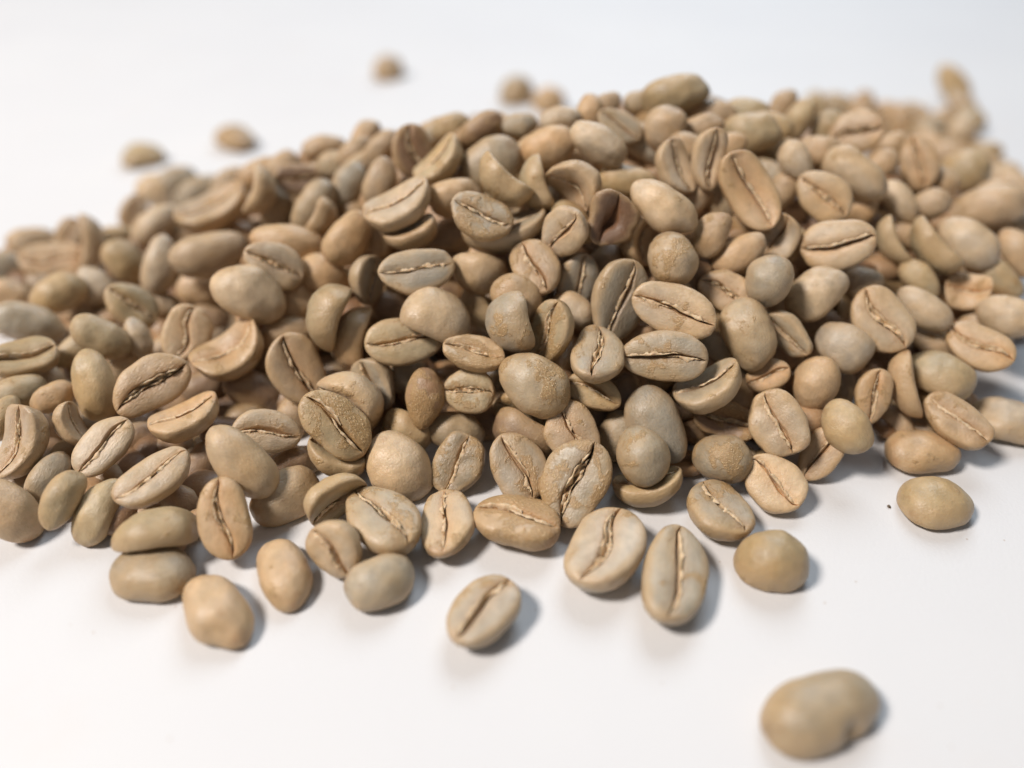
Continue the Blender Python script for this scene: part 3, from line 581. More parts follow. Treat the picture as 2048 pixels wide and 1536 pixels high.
('t', 0.22, 'n', 9, (5.341, 10.332, 2.081), (0.4237, -0.7973, -0.2049, -0.3781), (0.594, 0.547, 0.561), 0, 'green coffee beans', 'tan bean with its smooth back outward, next right of the pale arched right bean'),
('p', 0.11, 'n', 5, (4.101, 8.315, 1.951), (0.8646, 0.4518, -0.2168, -0.0361), (0.896, 0.852, 0.865), 1, 'green coffee beans', 'broad pale bean with a level crease on the right slope'),
('p', 0.11, 'n', 8, (5.437, 9.624, 1.872), (0.5511, -0.6797, 0.4807, 0.0560), (0.682, 0.508, 0.583), 0, 'green coffee beans', 'pale cream bean back outward, next down and left of the far creased bean'),
('t', 0.00, 'n', 9, (5.939, 9.754, 1.763), (0.4629, -0.8310, -0.0320, -0.3069), (0.569, 0.575, 0.573), 0, 'green coffee beans', 'tan bean with its smooth back outward, next below the far creased bean'),
('t', 0.22, 'n', 6, (7.007, 10.065, 1.549), (0.4832, -0.8263, 0.0667, -0.2816), (1.001, 0.827, 0.876), 0, 'green coffee beans', 'long smooth tan bean near the right border of the photo'),
('p', 0.11, 'n', 9, (6.287, 9.109, 1.510), (0.5416, -0.7200, 0.4325, -0.0343), (0.910, 0.783, 0.819), 0, 'green coffee beans', 'smooth pale tan bean sloping down right near the right border'),
('o', 0.11, 'c', 2, (5.691, 8.843, 1.626), (0.8606, -0.1913, 0.3699, -0.2931), (0.897, 0.809, 0.835), 0, 'green coffee beans', 'golden olive bean lying on its side, next left of the smooth tan slope bean'),
('o', 0.11, 'c', 1, (5.198, 8.973, 1.611), (0.8287, -0.1247, 0.4575, -0.2974), (0.733, 0.645, 0.670), 0, 'green coffee beans', 'golden olive bean lying on its side, second right of the broad right creased bean'),
('t', 0.22, 'n', 3, (7.191, 9.308, 1.226), (0.5429, -0.6394, 0.5439, 0.0256), (0.786, 0.603, 0.672), 0, 'green coffee beans', 'tan bean with its smooth back outward, next right of the smooth tan slope bean'),
('g', 0.00, 'r', 1, (3.118, 7.719, 1.755), (0.3644, -0.6938, -0.3841, -0.4881), (0.639, 0.754, 0.968), 0, 'green coffee beans', 'round smooth grey bean, right of the round tan-capped bean'),
('p', 0.11, 'n', 14, (3.812, 7.857, 1.467), (0.3852, -0.8410, -0.2061, -0.3193), (0.798, 0.782, 0.787), 0, 'green coffee beans', 'smooth olive tan bean rising to the right beside the round grey bean'),
('o', 0.22, 'n', 5, (3.626, 8.671, 1.706), (0.3757, -0.7944, -0.3099, -0.3629), (0.565, 0.559, 0.561), 0, 'green coffee beans', 'golden olive bean back outward, next up and right of the round grey bean'),
('p', 0.00, 'w', 1, (4.595, 7.583, 1.305), (0.7696, 0.3920, 0.1065, -0.4927), (0.894, 0.874, 0.880), 1, 'green coffee beans', 'large cream bean with a short crease running down right, right slope'),
('p', 0.00, 'n', 10, (5.298, 7.959, 1.211), (0.5569, -0.7260, 0.3954, -0.0806), (0.772, 0.571, 0.661), 0, 'green coffee beans', 'pale cream bean with its smooth back outward, next right of the cream right bean'),
('p', 0.00, 'k', 0, (4.095, 7.341, 1.056), (0.4749, -0.8090, 0.3426, -0.0516), (0.708, 0.737, 0.728), 0, 'green coffee beans', 'pale cream bean back outward, next down and left of the cream right bean'),
('g', 0.33, 'n', 14, (3.363, 7.365, 1.227), (0.6021, 0.6902, -0.1006, -0.3885), (0.694, 0.574, 0.608), 1, 'green coffee beans', 'grey olive bean tilted, next right of the smooth grey upright bean'),
('g', 0.22, 'n', 14, (2.829, 7.287, 1.277), (0.4451, -0.6713, 0.5720, 0.1552), (0.900, 0.819, 0.842), 0, 'green coffee beans', 'large smooth grey bean standing upright, right of the two level creased beans'),
('t', 0.33, 'w', 0, (2.621, 7.788, 1.545), (0.8448, 0.4551, 0.0146, -0.2811), (0.685, 0.656, 0.665), 1, 'green coffee beans', 'tan bean with its crease facing outward, next left of the round grey bean'),
('g', 0.33, 'c', 0, (2.296, 6.704, 0.976), (0.9553, -0.0980, -0.2755, 0.0437), (0.837, 0.903, 0.883), 1, 'green coffee beans', 'grey olive bean tilted, next down and right of the lower level creased bean'),
('t', 0.22, 'n', 0, (3.104, 6.987, 0.859), (0.9181, 0.3105, -0.2341, 0.0765), (0.533, 0.515, 0.520), 1, 'green coffee beans', 'tan bean with its crease facing outward, next above the pale grey upright bean'),
('t', 0.11, 'r', 0, (3.705, 6.936, 0.782), (0.2353, -0.7665, -0.4545, -0.3881), (0.694, 0.728, 0.969), 0, 'green coffee beans', 'tan bean back outward, next up and left of the smooth olive foot bean'),
('p', 0.11, 'n', 13, (3.090, 6.326, 0.703), (0.7230, 0.3917, 0.1110, -0.5581), (0.815, 0.890, 0.867), 1, 'green coffee beans', 'pale grey bean facing outward with a thin upright crease, right lower slope'),
('o', 0.00, 'n', 4, (3.897, 6.323, 0.656), (0.4356, -0.7289, 0.5272, 0.0322), (0.680, 0.679, 0.680), 0, 'green coffee beans', "smooth olive bean rolled against the heap's right foot"),
('t', 0.33, 'w', 2, (4.388, 6.819, 0.686), (0.7048, 0.3184, -0.3252, 0.5441), (0.691, 0.559, 0.595), 1, 'green coffee beans', 'tan bean crease outward, next up and right of the smooth olive foot bean'),
('t', 0.22, 'c', 0, (4.874, 7.010, 0.718), (0.7486, -0.1401, 0.5378, -0.3615), (0.857, 0.635, 0.733), 0, 'green coffee beans', 'tan bean lying on its side, next left of the olive right edge bean'),
('o', 0.11, 'c', 2, (5.365, 7.229, 0.692), (0.1610, -0.9199, 0.3575, 0.0072), (0.828, 0.814, 0.818), 0, 'green coffee beans', "olive bean on its side at the heap's right edge"),
('t', 0.33, 'w', 1, (5.881, 7.489, 0.971), (0.8759, 0.3074, -0.0467, -0.3690), (0.822, 0.743, 0.766), 1, 'green coffee beans', "tan bean with a greyish creased face at the heap's right edge"),
('t', 0.33, 'n', 9, (5.513, 7.898, 0.774), (0.4926, -0.7534, 0.4335, -0.0431), (0.655, 0.541, 0.573), 0, 'green coffee beans', 'tan bean with its smooth back outward, next above the olive right edge bean'),
('p', 0.11, 'n', 10, (6.448, 8.018, 1.072), (0.4873, -0.8074, 0.2854, -0.1710), (0.751, 0.710, 0.722), 0, 'green coffee beans', 'pale cream bean back outward, next up and right of the tan grey-faced bean'),
('t', 0.22, 'k', 1, (6.097, 8.442, 1.191), (0.9095, 0.3151, -0.2020, -0.1810), (0.562, 0.683, 0.644), 1, 'green coffee beans', 'tan bean with its crease facing outward, next below the smooth tan slope bean'),
('o', 0.44, 'n', 11, (6.726, 8.781, 1.151), (0.5285, -0.7217, 0.4436, -0.0543), (0.724, 0.536, 0.620), 0, 'green coffee beans', 'golden olive bean back outward, next down and right of the smooth tan slope bean'),
('o', 0.11, 'n', 2, (5.444, 8.515, 1.267), (0.5195, -0.7075, 0.4789, 0.0136), (0.639, 0.497, 0.547), 0, 'green coffee beans', 'golden olive bean back outward, next up and right of the cream right bean'),
('t', 0.11, 'n', 11, (4.593, 8.328, 1.381), (0.4784, -0.8506, 0.1159, -0.1847), (0.508, 0.558, 0.543), 0, 'green coffee beans', 'tan bean with its smooth back outward, next up and left of the cream right bean'),
('t', 0.44, 'n', 13, (5.329, 6.557, 0.546), (0.8628, 0.2511, 0.0271, -0.4379), (0.859, 0.701, 0.745), 1, 'green coffee beans', "tan bean with an orange crease lying at the heap's right foot"),
('t', 0.22, 'n', 5, (4.973, 6.378, 0.132), (0.0000, -1.0000, 0.0020, -0.0000), (0.866, 0.821, 0.834), 0, 'green coffee beans', 'tan bean with its smooth back outward, next down and left of the orange-creased bean'),
('o', 0.22, 'n', 8, (4.805, 5.609, 0.113), (0.0000, -0.9998, -0.0211, 0.0000), (0.815, 0.937, 0.899), 0, 'green coffee beans', 'olive bean face down and apart on the table at the right'),
('p', 0.11, 'n', 14, (6.246, 6.922, 0.117), (0.0000, -0.9813, 0.1925, -0.0000), (0.846, 0.973, 0.933), 0, 'green coffee beans', 'pale cream bean with its smooth back outward, next right of the orange-creased bean'),
('o', 0.22, 'r', 1, (2.703, 4.774, 0.135), (0.0000, -1.0000, 0.0094, -0.0000), (0.758, 0.858, 1.116), 0, 'green coffee beans', 'round olive bean face down on the table, right of the long grey table bean'),
('p', 0.22, 'n', 9, (2.981, 5.780, 0.276), (0.8690, 0.2738, 0.0533, -0.4088), (0.736, 0.844, 0.810), 1, 'green coffee beans', 'pale cream bean crease outward, next down and right of the round flaky-sided bean'),
('t', 0.22, 'n', 9, (3.645, 6.218, 0.292), (0.8431, 0.1650, -0.3740, 0.3493), (0.695, 0.604, 0.630), 1, 'green coffee beans', 'tan bean crease outward, next down and left of the smooth olive foot bean'),
('g', 0.56, 'r', 1, (2.446, 6.089, 0.345), (0.3737, -0.8923, 0.1993, -0.1566), (0.696, 0.764, 1.004), 0, 'green coffee beans', 'round grey bean with a flaky tan side, just above the right foot bean'),
('g', 0.44, 'n', 1, (2.315, 5.421, 0.246), (0.8282, -0.0289, 0.0195, -0.5593), (0.799, 0.919, 0.881), 1, 'green coffee beans', "pale bean on the table at the heap's right foot with a crease down right"),
('b', 0.67, 'z', 0, (2.574, 6.582, 0.508), (0.9133, 0.3382, -0.0339, -0.2243), (0.777, 0.629, 0.670), 1, 'green coffee beans', 'brown bean with its crease facing outward, next above the round flaky-sided bean'),
('g', 0.11, 'n', 11, (1.729, 6.408, 0.593), (0.3872, -0.7561, 0.5107, 0.1329), (0.994, 0.842, 0.885), 0, 'green coffee beans', 'long smooth grey bean leaning behind the round patched bean'),
('g', 0.56, 'r', 0, (1.450, 5.902, 0.586), (0.3574, -0.7354, 0.5549, 0.1535), (0.705, 0.791, 1.031), 0, 'green coffee beans', 'round grey bean with tan skin patches perched on a curved bean'),
('g', 0.00, 'n', 10, (1.253, 6.479, 0.347), (0.3094, -0.8084, -0.4330, -0.2516), (0.671, 0.672, 0.671), 0, 'green coffee beans', 'grey olive bean back outward, next up and left of the round patched bean'),
('o', 0.11, 'c', 1, (1.545, 5.794, 0.259), (0.9696, -0.2099, -0.1243, -0.0212), (0.802, 0.826, 0.819), 1, 'green coffee beans', 'golden olive bean tilted with its crease partly showing, next below the round patched bean'),
('g', 0.67, 'w', 0, (0.733, 5.627, 0.411), (0.7937, 0.2529, -0.2529, 0.4921), (0.993, 1.008, 1.003), 1, 'green coffee beans', "big flaky bean with a wide open crease, leaning right at the heap's foot"),
('t', 0.33, 'n', 3, (0.728, 6.238, 0.657), (0.7746, 0.3441, 0.1863, -0.4969), (0.740, 0.847, 0.813), 1, 'green coffee beans', 'tan bean with its crease facing outward, next above the big forked-crease bean'),
('p', 0.44, 'n', 10, (0.050, 5.889, 0.418), (0.8040, 0.2867, 0.2142, -0.4749), (0.832, 0.854, 0.847), 1, 'green coffee beans', "pale bean leaning left with a central chaff-filled crease at the heap's foot"),
('b', 0.56, 'c', 0, (0.168, 6.432, 0.394), (0.7700, -0.5757, 0.2721, -0.0405), (0.892, 0.887, 0.888), 0, 'green coffee beans', 'brown bean lying on its side, next above the pale leaning bean'),
('g', 0.56, 'n', 13, (-0.645, 6.054, 0.311), (0.8070, 0.2542, -0.2239, 0.4837), (0.767, 0.809, 0.796), 1, 'green coffee beans', 'grey flaked bean with a frayed crease leaning right, beside the large smooth foot bean'),
('g', 0.00, 'n', 9, (-0.704, 6.571, 0.343), (0.3927, -0.9147, 0.0649, 0.0705), (0.747, 0.651, 0.678), 0, 'green coffee beans', 'grey olive bean with its smooth back outward, next above the grey frayed bean'),
('p', 0.00, 'n', 4, (-1.300, 6.024, 0.300), (0.3037, -0.8377, 0.3910, 0.2306), (0.898, 0.948, 0.933), 0, 'green coffee beans', "large smooth pale olive bean at the heap's foot, left of centre, no crease"),
('o', 0.44, 'c', 2, (-1.290, 6.599, 0.315), (0.6882, -0.6444, 0.3281, 0.0587), (0.654, 0.850, 0.764), 0, 'green coffee beans', 'golden olive bean lying on its side, next above the large smooth foot bean'),
('g', 0.56, 'w', 2, (-1.409, 5.185, 0.358), (0.9140, -0.0319, 0.0141, -0.4042), (1.026, 0.942, 0.967), 1, 'green coffee beans', 'grey bean on the table with a broad golden crease running down right'),
('p', 0.44, 'n', 3, (-0.751, 5.256, 0.234), (0.6882, -0.0481, -0.0505, 0.7222), (0.912, 0.804, 0.835), 1, 'green coffee beans', 'small grey bean on the table with an upright crease, left of the golden brown one'),
('t', 0.89, 'f', 2, (0.041, 5.240, 0.254), (0.9877, -0.0691, 0.0098, -0.1398), (0.960, 0.908, 0.923), 1, 'green coffee beans', "golden brown wrinkled bean lying crosswise on the table at the heap's foot"),
('p', 0.11, 'w', 1, (0.936, 4.869, 0.296), (0.8564, -0.0749, -0.0445, 0.5089), (1.082, 1.034, 1.048), 1, 'green coffee beans', 'pale cream bean on the table with a wide open crease full of chaff'),
('g', 0.44, 'n', 1, (1.619, 4.550, 0.271), (0.8018, 0.0702, 0.0517, 0.5911), (1.175, 0.889, 1.005), 1, 'green coffee beans', 'long grey bean on the table with an upright crease, frontmost right of centre'),
('p', 0.33, 'n', 10, (-0.268, 4.129, 0.232), (0.8971, -0.0470, -0.0230, 0.4387), (0.855, 0.824, 0.833), 1, 'green coffee beans', 'lone bean on the bare table in front of the heap, crease slanting up right'),
('g', 0.00, 'c', 1, (-1.335, 4.514, 0.197), (0.2519, -0.9401, -0.2217, 0.0594), (0.734, 0.700, 0.710), 0, 'green coffee beans', 'grey olive bean with its smooth back outward, next below the gold-creased foot bean'),
('p', 0.11, 'n', 7, (-1.845, 4.794, 0.316), (0.7252, 0.5477, 0.0897, -0.4075), (0.634, 0.824, 0.741), 1, 'green coffee beans', 'pale cream bean tilted, next down and left of the gold-creased foot bean'),
('o', 0.11, 'c', 0, (-1.947, 5.493, 0.326), (0.5500, 0.7645, 0.1648, 0.2930), (0.724, 0.941, 0.847), 1, 'green coffee beans', 'golden olive bean tilted, next up and left of the gold-creased foot bean'),
('o', 0.33, 'c', 2, (-2.018, 6.116, 0.410), (0.9771, -0.1278, 0.1695, 0.0110), (0.730, 0.853, 0.814), 1, 'green coffee beans', 'golden olive bean tilted with its crease partly showing, next below the gold wrinkled bean'),
('p', 0.00, 'n', 13, (-2.555, 5.644, 0.192), (0.3769, -0.8751, -0.3017, 0.0352), (0.829, 0.819, 0.822), 0, 'green coffee beans', 'pale cream bean back outward, next down and right of the large pointed pale bean'),
('p', 0.00, 'n', 10, (-2.942, 5.709, 0.713), (0.3527, -0.8345, 0.3276, 0.2683), (0.984, 0.728, 0.842), 0, 'green coffee beans', 'largest smooth pale bean of the left slope, narrowing to a point at lower right'),
('p', 0.22, 'n', 7, (-2.850, 6.249, 0.576), (0.9322, 0.3249, 0.1426, 0.0706), (0.798, 0.731, 0.751), 1, 'green coffee beans', 'pale bean with a level crease, half hidden behind the large pointed pale bean'),
('t', 0.33, 'w', 1, (-2.994, 5.093, 0.490), (0.7285, 0.2790, 0.2562, -0.5708), (0.872, 0.714, 0.758), 1, 'green coffee beans', "tan bean standing upright with a frayed crease at the heap's left foot"),
('p', 0.22, 'n', 1, (-3.933, 5.597, 0.573), (0.9124, 0.1463, -0.0356, 0.3806), (0.867, 0.708, 0.753), 1, 'green coffee beans', 'long pale bean slanting up right with its crease showing, on the lower left slope'),
('o', 0.33, 'c', 2, (-3.750, 5.022, 0.324), (0.2236, 0.9472, 0.2186, -0.0708), (0.847, 0.815, 0.825), 0, 'green coffee beans', 'long straw-coloured bean on its side, arched over the flat grey front bean'),
('g', 0.11, 'n', 5, (-3.710, 4.640, 0.106), (0.0000, -0.9943, 0.1065, 0.0000), (0.860, 0.878, 0.872), 0, 'green coffee beans', "grey olive bean face down on the table at the heap's front left edge"),
('t', 0.22, 'n', 12, (-2.918, 4.227, 0.112), (0.0000, -0.9074, 0.4202, -0.0000), (1.021, 0.755, 0.873), 0, 'green coffee beans', "plump tan bean face down on the table, frontmost at the heap's left"),
('t', 0.33, 'n', 1, (-2.387, 4.671, 0.087), (0.0000, -0.8557, 0.5175, -0.0000), (0.905, 0.706, 0.774), 0, 'green coffee beans', 'egg-shaped tan bean face down on the table between the plump tan bean and the heap'),
('o', 0.00, 'n', 6, (-4.828, 5.347, 0.476), (0.4232, -0.6912, -0.5857, 0.0133), (0.668, 0.495, 0.572), 0, 'green coffee beans', 'golden olive bean back outward, second down and right of the tan curved border bean'),
('o', 0.11, 'n', 14, (-4.516, 5.366, 0.245), (0.2159, -0.7777, -0.5700, -0.1536), (0.776, 0.576, 0.664), 0, 'green coffee beans', 'golden olive bean with its smooth back outward, next left of the long arched bean'),
('g', 0.00, 'n', 2, (-5.245, 5.796, 0.324), (0.4358, -0.6829, -0.5861, 0.0114), (0.658, 0.510, 0.563), 0, 'green coffee beans', 'grey olive bean back outward, next down and right of the tan curved border bean'),
('p', 0.11, 'n', 0, (-4.611, 5.995, 0.633), (0.8185, 0.3133, -0.0356, 0.4802), (0.777, 0.636, 0.676), 1, 'green coffee beans', 'pale cream bean crease outward, second up and left of the long slanting bean'),
('t', 0.11, 'n', 4, (-5.436, 5.326, 0.337), (0.1887, -0.8564, 0.2851, 0.3870), (0.791, 0.674, 0.707), 0, 'green coffee beans', 'tan bean with its smooth back outward, next below the tan curved border bean'),
('t', 0.33, 'k', 0, (-5.591, 6.042, 0.668), (0.7594, 0.1015, -0.3372, 0.5471), (0.865, 0.775, 0.801), 1, 'green coffee beans', "tan bean curved like a C at the photo's left border"),
('t', 0.22, 'c', 1, (-5.132, 6.372, 0.646), (0.7801, -0.2479, 0.5607, -0.1250), (0.540, 0.580, 0.568), 1, 'green coffee beans', 'tan bean tilted, next down and left of the upright olive wedge'),
('o', 0.22, 'n', 6, (-5.090, 6.936, 0.758), (0.3610, -0.6775, 0.5647, 0.3030), (0.901, 0.667, 0.771), 0, 'green coffee beans', 'upright olive bean like a wedge, left of the brownish deep-creased bean'),
('t', 0.11, 'n', 12, (-5.538, 6.805, 0.687), (0.4464, -0.8290, -0.2981, 0.1569), (0.534, 0.496, 0.507), 0, 'green coffee beans', 'tan bean with its smooth back outward, next left of the upright olive wedge'),
('t', 0.11, 'w', 0, (-4.305, 6.795, 0.841), (0.8219, 0.4280, 0.0484, 0.3726), (0.952, 0.836, 0.869), 1, 'green coffee beans', 'brownish bean with a deep dark crease rising to the right, on the left slope'),
('t', 0.22, 'c', 0, (-3.845, 6.476, 0.691), (0.9473, -0.0669, -0.0836, 0.3018), (0.829, 0.819, 0.822), 1, 'green coffee beans', 'tan bean tilted, next down and right of the brownish deep-creased bean'),
('p', 0.11, 'n', 6, (-4.241, 7.815, 0.914), (0.6586, 0.4719, -0.1064, 0.5764), (0.753, 0.805, 0.789), 1, 'green coffee beans', 'round pale bean with a straight upright crease on the left slope'),
('t', 0.44, 'k', 1, (-3.621, 7.575, 0.859), (0.9292, 0.0674, -0.1510, 0.3305), (0.966, 0.979, 0.975), 1, 'green coffee beans', 'tan curled bean cupped like a bowl, right of the round pale bean'),
('b', 0.22, 'n', 13, (-3.370, 7.383, 0.261), (0.3573, -0.8790, 0.1789, 0.2600), (0.836, 0.725, 0.757), 0, 'green coffee beans', 'brown bean deep in a gap, next above the pale bean behind the pointed one'),
('g', 0.00, 'n', 1, (-6.596, 8.277, 0.717), (0.3933, -0.8599, 0.0151, 0.3249), (0.942, 0.746, 0.806), 0, 'green coffee beans', "broad grey bean lying level at the photo's left border"),
('o', 0.11, 'c', 2, (-6.078, 7.287, 0.910), (0.9423, 0.1225, 0.1023, 0.2942), (0.812, 0.743, 0.763), 1, 'green coffee beans', 'golden olive bean tilted with its crease partly showing, next below the broad grey border bean'),
('o', 0.00, 'n', 0, (-5.230, 7.655, 0.982), (0.3604, -0.8590, 0.1336, 0.3382), (0.757, 0.637, 0.671), 0, 'green coffee beans', 'golden olive bean with its smooth back outward, next above the upright olive wedge'),
('o', 0.22, 'w', 2, (-5.235, 8.520, 0.850), (0.8891, 0.2040, 0.3865, -0.1362), (0.765, 0.785, 0.779), 1, 'green coffee beans', 'golden olive bean crease outward, second up and left of the round pale bean'),
('p', 0.11, 'n', 9, (-4.902, 7.867, 0.796), (0.2277, -0.7541, 0.4398, 0.4314), (0.563, 0.450, 0.482), 0, 'green coffee beans', 'pale cream bean with its smooth back outward, next left of the round pale bean'),
('o', 0.00, 'n', 9, (-6.628, 9.172, 0.642), (0.5070, -0.7857, -0.3355, 0.1145), (0.804, 0.740, 0.758), 0, 'green coffee beans', 'golden olive bean back outward, next up and right of the broad grey border bean'),
('p', 0.00, 'n', 12, (-6.252, 9.545, 0.510), (0.3045, -0.8004, 0.3028, 0.4182), (0.721, 0.654, 0.673), 0, 'green coffee beans', 'pale cream bean with its smooth back outward, next below the thin upright bean'),
('t', 0.11, 'n', 0, (-7.683, 9.634, 0.311), (0.3491, -0.8388, 0.1442, 0.3921), (0.626, 0.665, 0.653), 0, 'green coffee beans', 'tan bean back outward, next up and left of the broad grey border bean'),
('t', 0.33, 'c', 1, (-7.004, 10.849, 0.484), (0.7428, -0.0533, -0.5867, 0.3181), (1.047, 0.904, 0.945), 0, 'green coffee beans', 'thin tan bean standing on edge at the far left skyline'),
('t', 0.11, 'n', 6, (-7.563, 10.692, 0.332), (0.9247, 0.2668, 0.1886, 0.1954), (0.960, 0.958, 0.959), 1, 'green coffee beans', 'tan bean with its crease facing outward, second left of the thin upright bean'),
('t', 0.11, 'n', 11, (-8.408, 11.583, 0.214), (0.5154, -0.8029, -0.2373, 0.1826), (0.773, 0.676, 0.704), 0, 'green coffee beans', 'tan bean with its smooth back outward, third left of the thin upright bean'),
('t', 0.33, 'n', 9, (-7.688, 11.499, 0.305), (0.6990, 0.4216, -0.1844, 0.5475), (0.730, 0.582, 0.624), 1, 'green coffee beans', 'tan bean with its crease facing outward, next left of the thin upright bean'),
('g', 0.11, 'n', 5, (-8.370, 10.624, 0.219), (0.5024, -0.8050, -0.2502, 0.1925), (0.660, 0.707, 0.693), 0, 'green coffee beans', 'grey olive bean with its smooth back outward, next above the broad grey border bean'),
('o', 0.33, 'n', 8, (-6.828, 11.430, 0.355), (0.5168, -0.8160, -0.2089, 0.1531), (0.683, 0.512, 0.584), 0, 'green coffee beans', 'golden olive bean back outward, next up and right of the thin upright bean'),
('t', 0.00, 'n', 14, (-4.657, 9.376, 0.564), (0.3720, -0.8309, 0.2372, 0.3391), (0.716, 0.730, 0.726), 0, 'green coffee beans', 'tan bean deep in a gap, next below the long level tan bean'),
('p', 0.00, 'n', 14, (-5.175, 9.202, 0.413), (0.4157, -0.8633, 0.0672, 0.2783), (0.560, 0.538, 0.545), 0, 'green coffee beans', 'pale cream bean back outward, next up and left of the round pale bean'),
('o', 0.11, 'n', 4, (-6.054, 6.885, 0.682), (0.4466, -0.8271, -0.2894, 0.1808), (0.699, 0.563, 0.601), 0, 'green coffee beans', 'golden olive bean with its smooth back outward, next above the tan curved border bean'),
('o', 0.11, 'n', 8, (-6.036, 6.514, 0.608), (0.4727, -0.6593, -0.5846, 0.0103), (0.586, 0.457, 0.501), 0, 'green coffee beans', 'golden olive bean back outward, next up and left of the tan curved border bean'),
('p', 0.00, 'n', 3, (-5.050, 7.754, 0.486), (0.4708, -0.8039, -0.3552, 0.0766), (0.636, 0.567, 0.587), 0, 'green coffee beans', 'pale cream bean back outward, next up and left of the brownish deep-creased bean'),
('t', 0.33, 'n', 0, (-2.791, 6.970, 0.196), (0.4021, -0.6976, -0.5787, -0.1295), (0.601, 0.578, 0.584), 0, 'green coffee beans', 'tan bean, next up and right of the pale bean behind the pointed one'),
('p', 0.11, 'n', 4, (-0.421, 8.113, 1.670), (0.8096, -0.5803, 0.0831, 0.0292), (0.702, 0.870, 0.816), 0, 'green coffee beans', 'pale cream bean lying on its side, next up and right of the smooth half-moon bean'),
('t', 0.33, 'n', 0, (0.268, 7.886, 1.845), (0.7779, 0.3320, 0.1204, -0.5198), (0.739, 0.778, 0.766), 1, 'green coffee beans', 'tan bean crease outward, next down and left of the small round creased bean'),
('t', 0.44, 'n', 1, (0.049, 7.587, 1.583), (0.4500, -0.8260, 0.2994, 0.1598), (0.674, 0.715, 0.702), 0, 'green coffee beans', 'tan bean with its smooth back outward, second up and right of the cracked straw bean'),
('o', 0.33, 'c', 0, (-0.394, 8.180, 1.048), (0.7985, -0.3339, 0.4938, -0.0842), (0.761, 0.918, 0.868), 0, 'green coffee beans', 'golden olive bean deep in a gap, next right of the smooth half-moon bean'),
('p', 0.00, 'n', 1, (0.754, 7.631, 1.378), (0.4544, -0.8226, 0.3180, 0.1259), (0.578, 0.544, 0.554), 0, 'green coffee beans', 'pale cream bean with its smooth back outward, next left of the tall grey-lobed bean'),
('g', 0.00, 'n', 9, (-1.371, 7.315, 0.602), (0.4351, -0.8801, -0.1895, -0.0117), (0.576, 0.597, 0.590), 0, 'green coffee beans', 'grey olive bean deep in a gap, next up and left of the brown pointed bean'),
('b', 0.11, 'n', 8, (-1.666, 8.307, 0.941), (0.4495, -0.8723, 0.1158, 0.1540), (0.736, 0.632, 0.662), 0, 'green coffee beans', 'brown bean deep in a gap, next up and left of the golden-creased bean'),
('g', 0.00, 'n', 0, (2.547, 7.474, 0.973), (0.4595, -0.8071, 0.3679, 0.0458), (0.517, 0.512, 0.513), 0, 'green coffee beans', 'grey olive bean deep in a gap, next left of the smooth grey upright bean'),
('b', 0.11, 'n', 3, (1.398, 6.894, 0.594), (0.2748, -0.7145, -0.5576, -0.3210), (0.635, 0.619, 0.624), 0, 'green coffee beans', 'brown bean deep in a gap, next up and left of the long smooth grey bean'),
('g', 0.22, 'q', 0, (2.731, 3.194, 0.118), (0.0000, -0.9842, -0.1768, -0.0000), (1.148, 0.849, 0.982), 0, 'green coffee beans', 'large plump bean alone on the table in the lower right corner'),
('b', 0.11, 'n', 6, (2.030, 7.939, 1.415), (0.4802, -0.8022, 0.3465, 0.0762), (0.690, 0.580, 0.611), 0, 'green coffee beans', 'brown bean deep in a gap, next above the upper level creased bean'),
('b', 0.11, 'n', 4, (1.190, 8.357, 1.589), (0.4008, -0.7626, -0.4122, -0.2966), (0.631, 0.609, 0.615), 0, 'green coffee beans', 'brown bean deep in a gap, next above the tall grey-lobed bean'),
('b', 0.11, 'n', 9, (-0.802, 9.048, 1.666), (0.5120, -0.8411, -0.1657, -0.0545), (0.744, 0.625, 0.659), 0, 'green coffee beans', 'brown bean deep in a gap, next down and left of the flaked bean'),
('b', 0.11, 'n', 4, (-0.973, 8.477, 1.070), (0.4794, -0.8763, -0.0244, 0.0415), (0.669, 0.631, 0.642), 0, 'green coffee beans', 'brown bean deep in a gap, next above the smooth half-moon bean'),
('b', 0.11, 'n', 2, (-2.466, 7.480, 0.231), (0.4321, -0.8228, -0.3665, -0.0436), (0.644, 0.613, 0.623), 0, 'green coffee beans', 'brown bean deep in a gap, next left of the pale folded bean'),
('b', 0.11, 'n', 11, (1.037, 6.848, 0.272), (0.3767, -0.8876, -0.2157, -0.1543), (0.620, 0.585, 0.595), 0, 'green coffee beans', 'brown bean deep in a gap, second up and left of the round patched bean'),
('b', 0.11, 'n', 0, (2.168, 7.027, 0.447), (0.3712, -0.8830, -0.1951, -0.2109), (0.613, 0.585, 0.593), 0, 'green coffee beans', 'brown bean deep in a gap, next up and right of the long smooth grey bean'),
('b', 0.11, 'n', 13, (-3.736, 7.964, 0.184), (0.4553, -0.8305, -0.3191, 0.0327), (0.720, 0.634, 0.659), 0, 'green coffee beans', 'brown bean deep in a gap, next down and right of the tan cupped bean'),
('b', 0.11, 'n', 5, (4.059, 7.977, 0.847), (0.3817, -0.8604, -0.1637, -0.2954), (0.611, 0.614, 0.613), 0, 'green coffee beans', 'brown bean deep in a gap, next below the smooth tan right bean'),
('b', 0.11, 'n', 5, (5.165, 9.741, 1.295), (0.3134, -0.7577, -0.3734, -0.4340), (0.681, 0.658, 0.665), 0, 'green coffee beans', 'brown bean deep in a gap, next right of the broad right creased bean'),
('b', 0.11, 'n', 5, (5.195, 8.081, 0.524), (0.2541, -0.7875, -0.3793, -0.4139), (0.652, 0.589, 0.607), 0, 'green coffee beans', 'brown bean deep in a gap, next down and right of the cream right bean'),
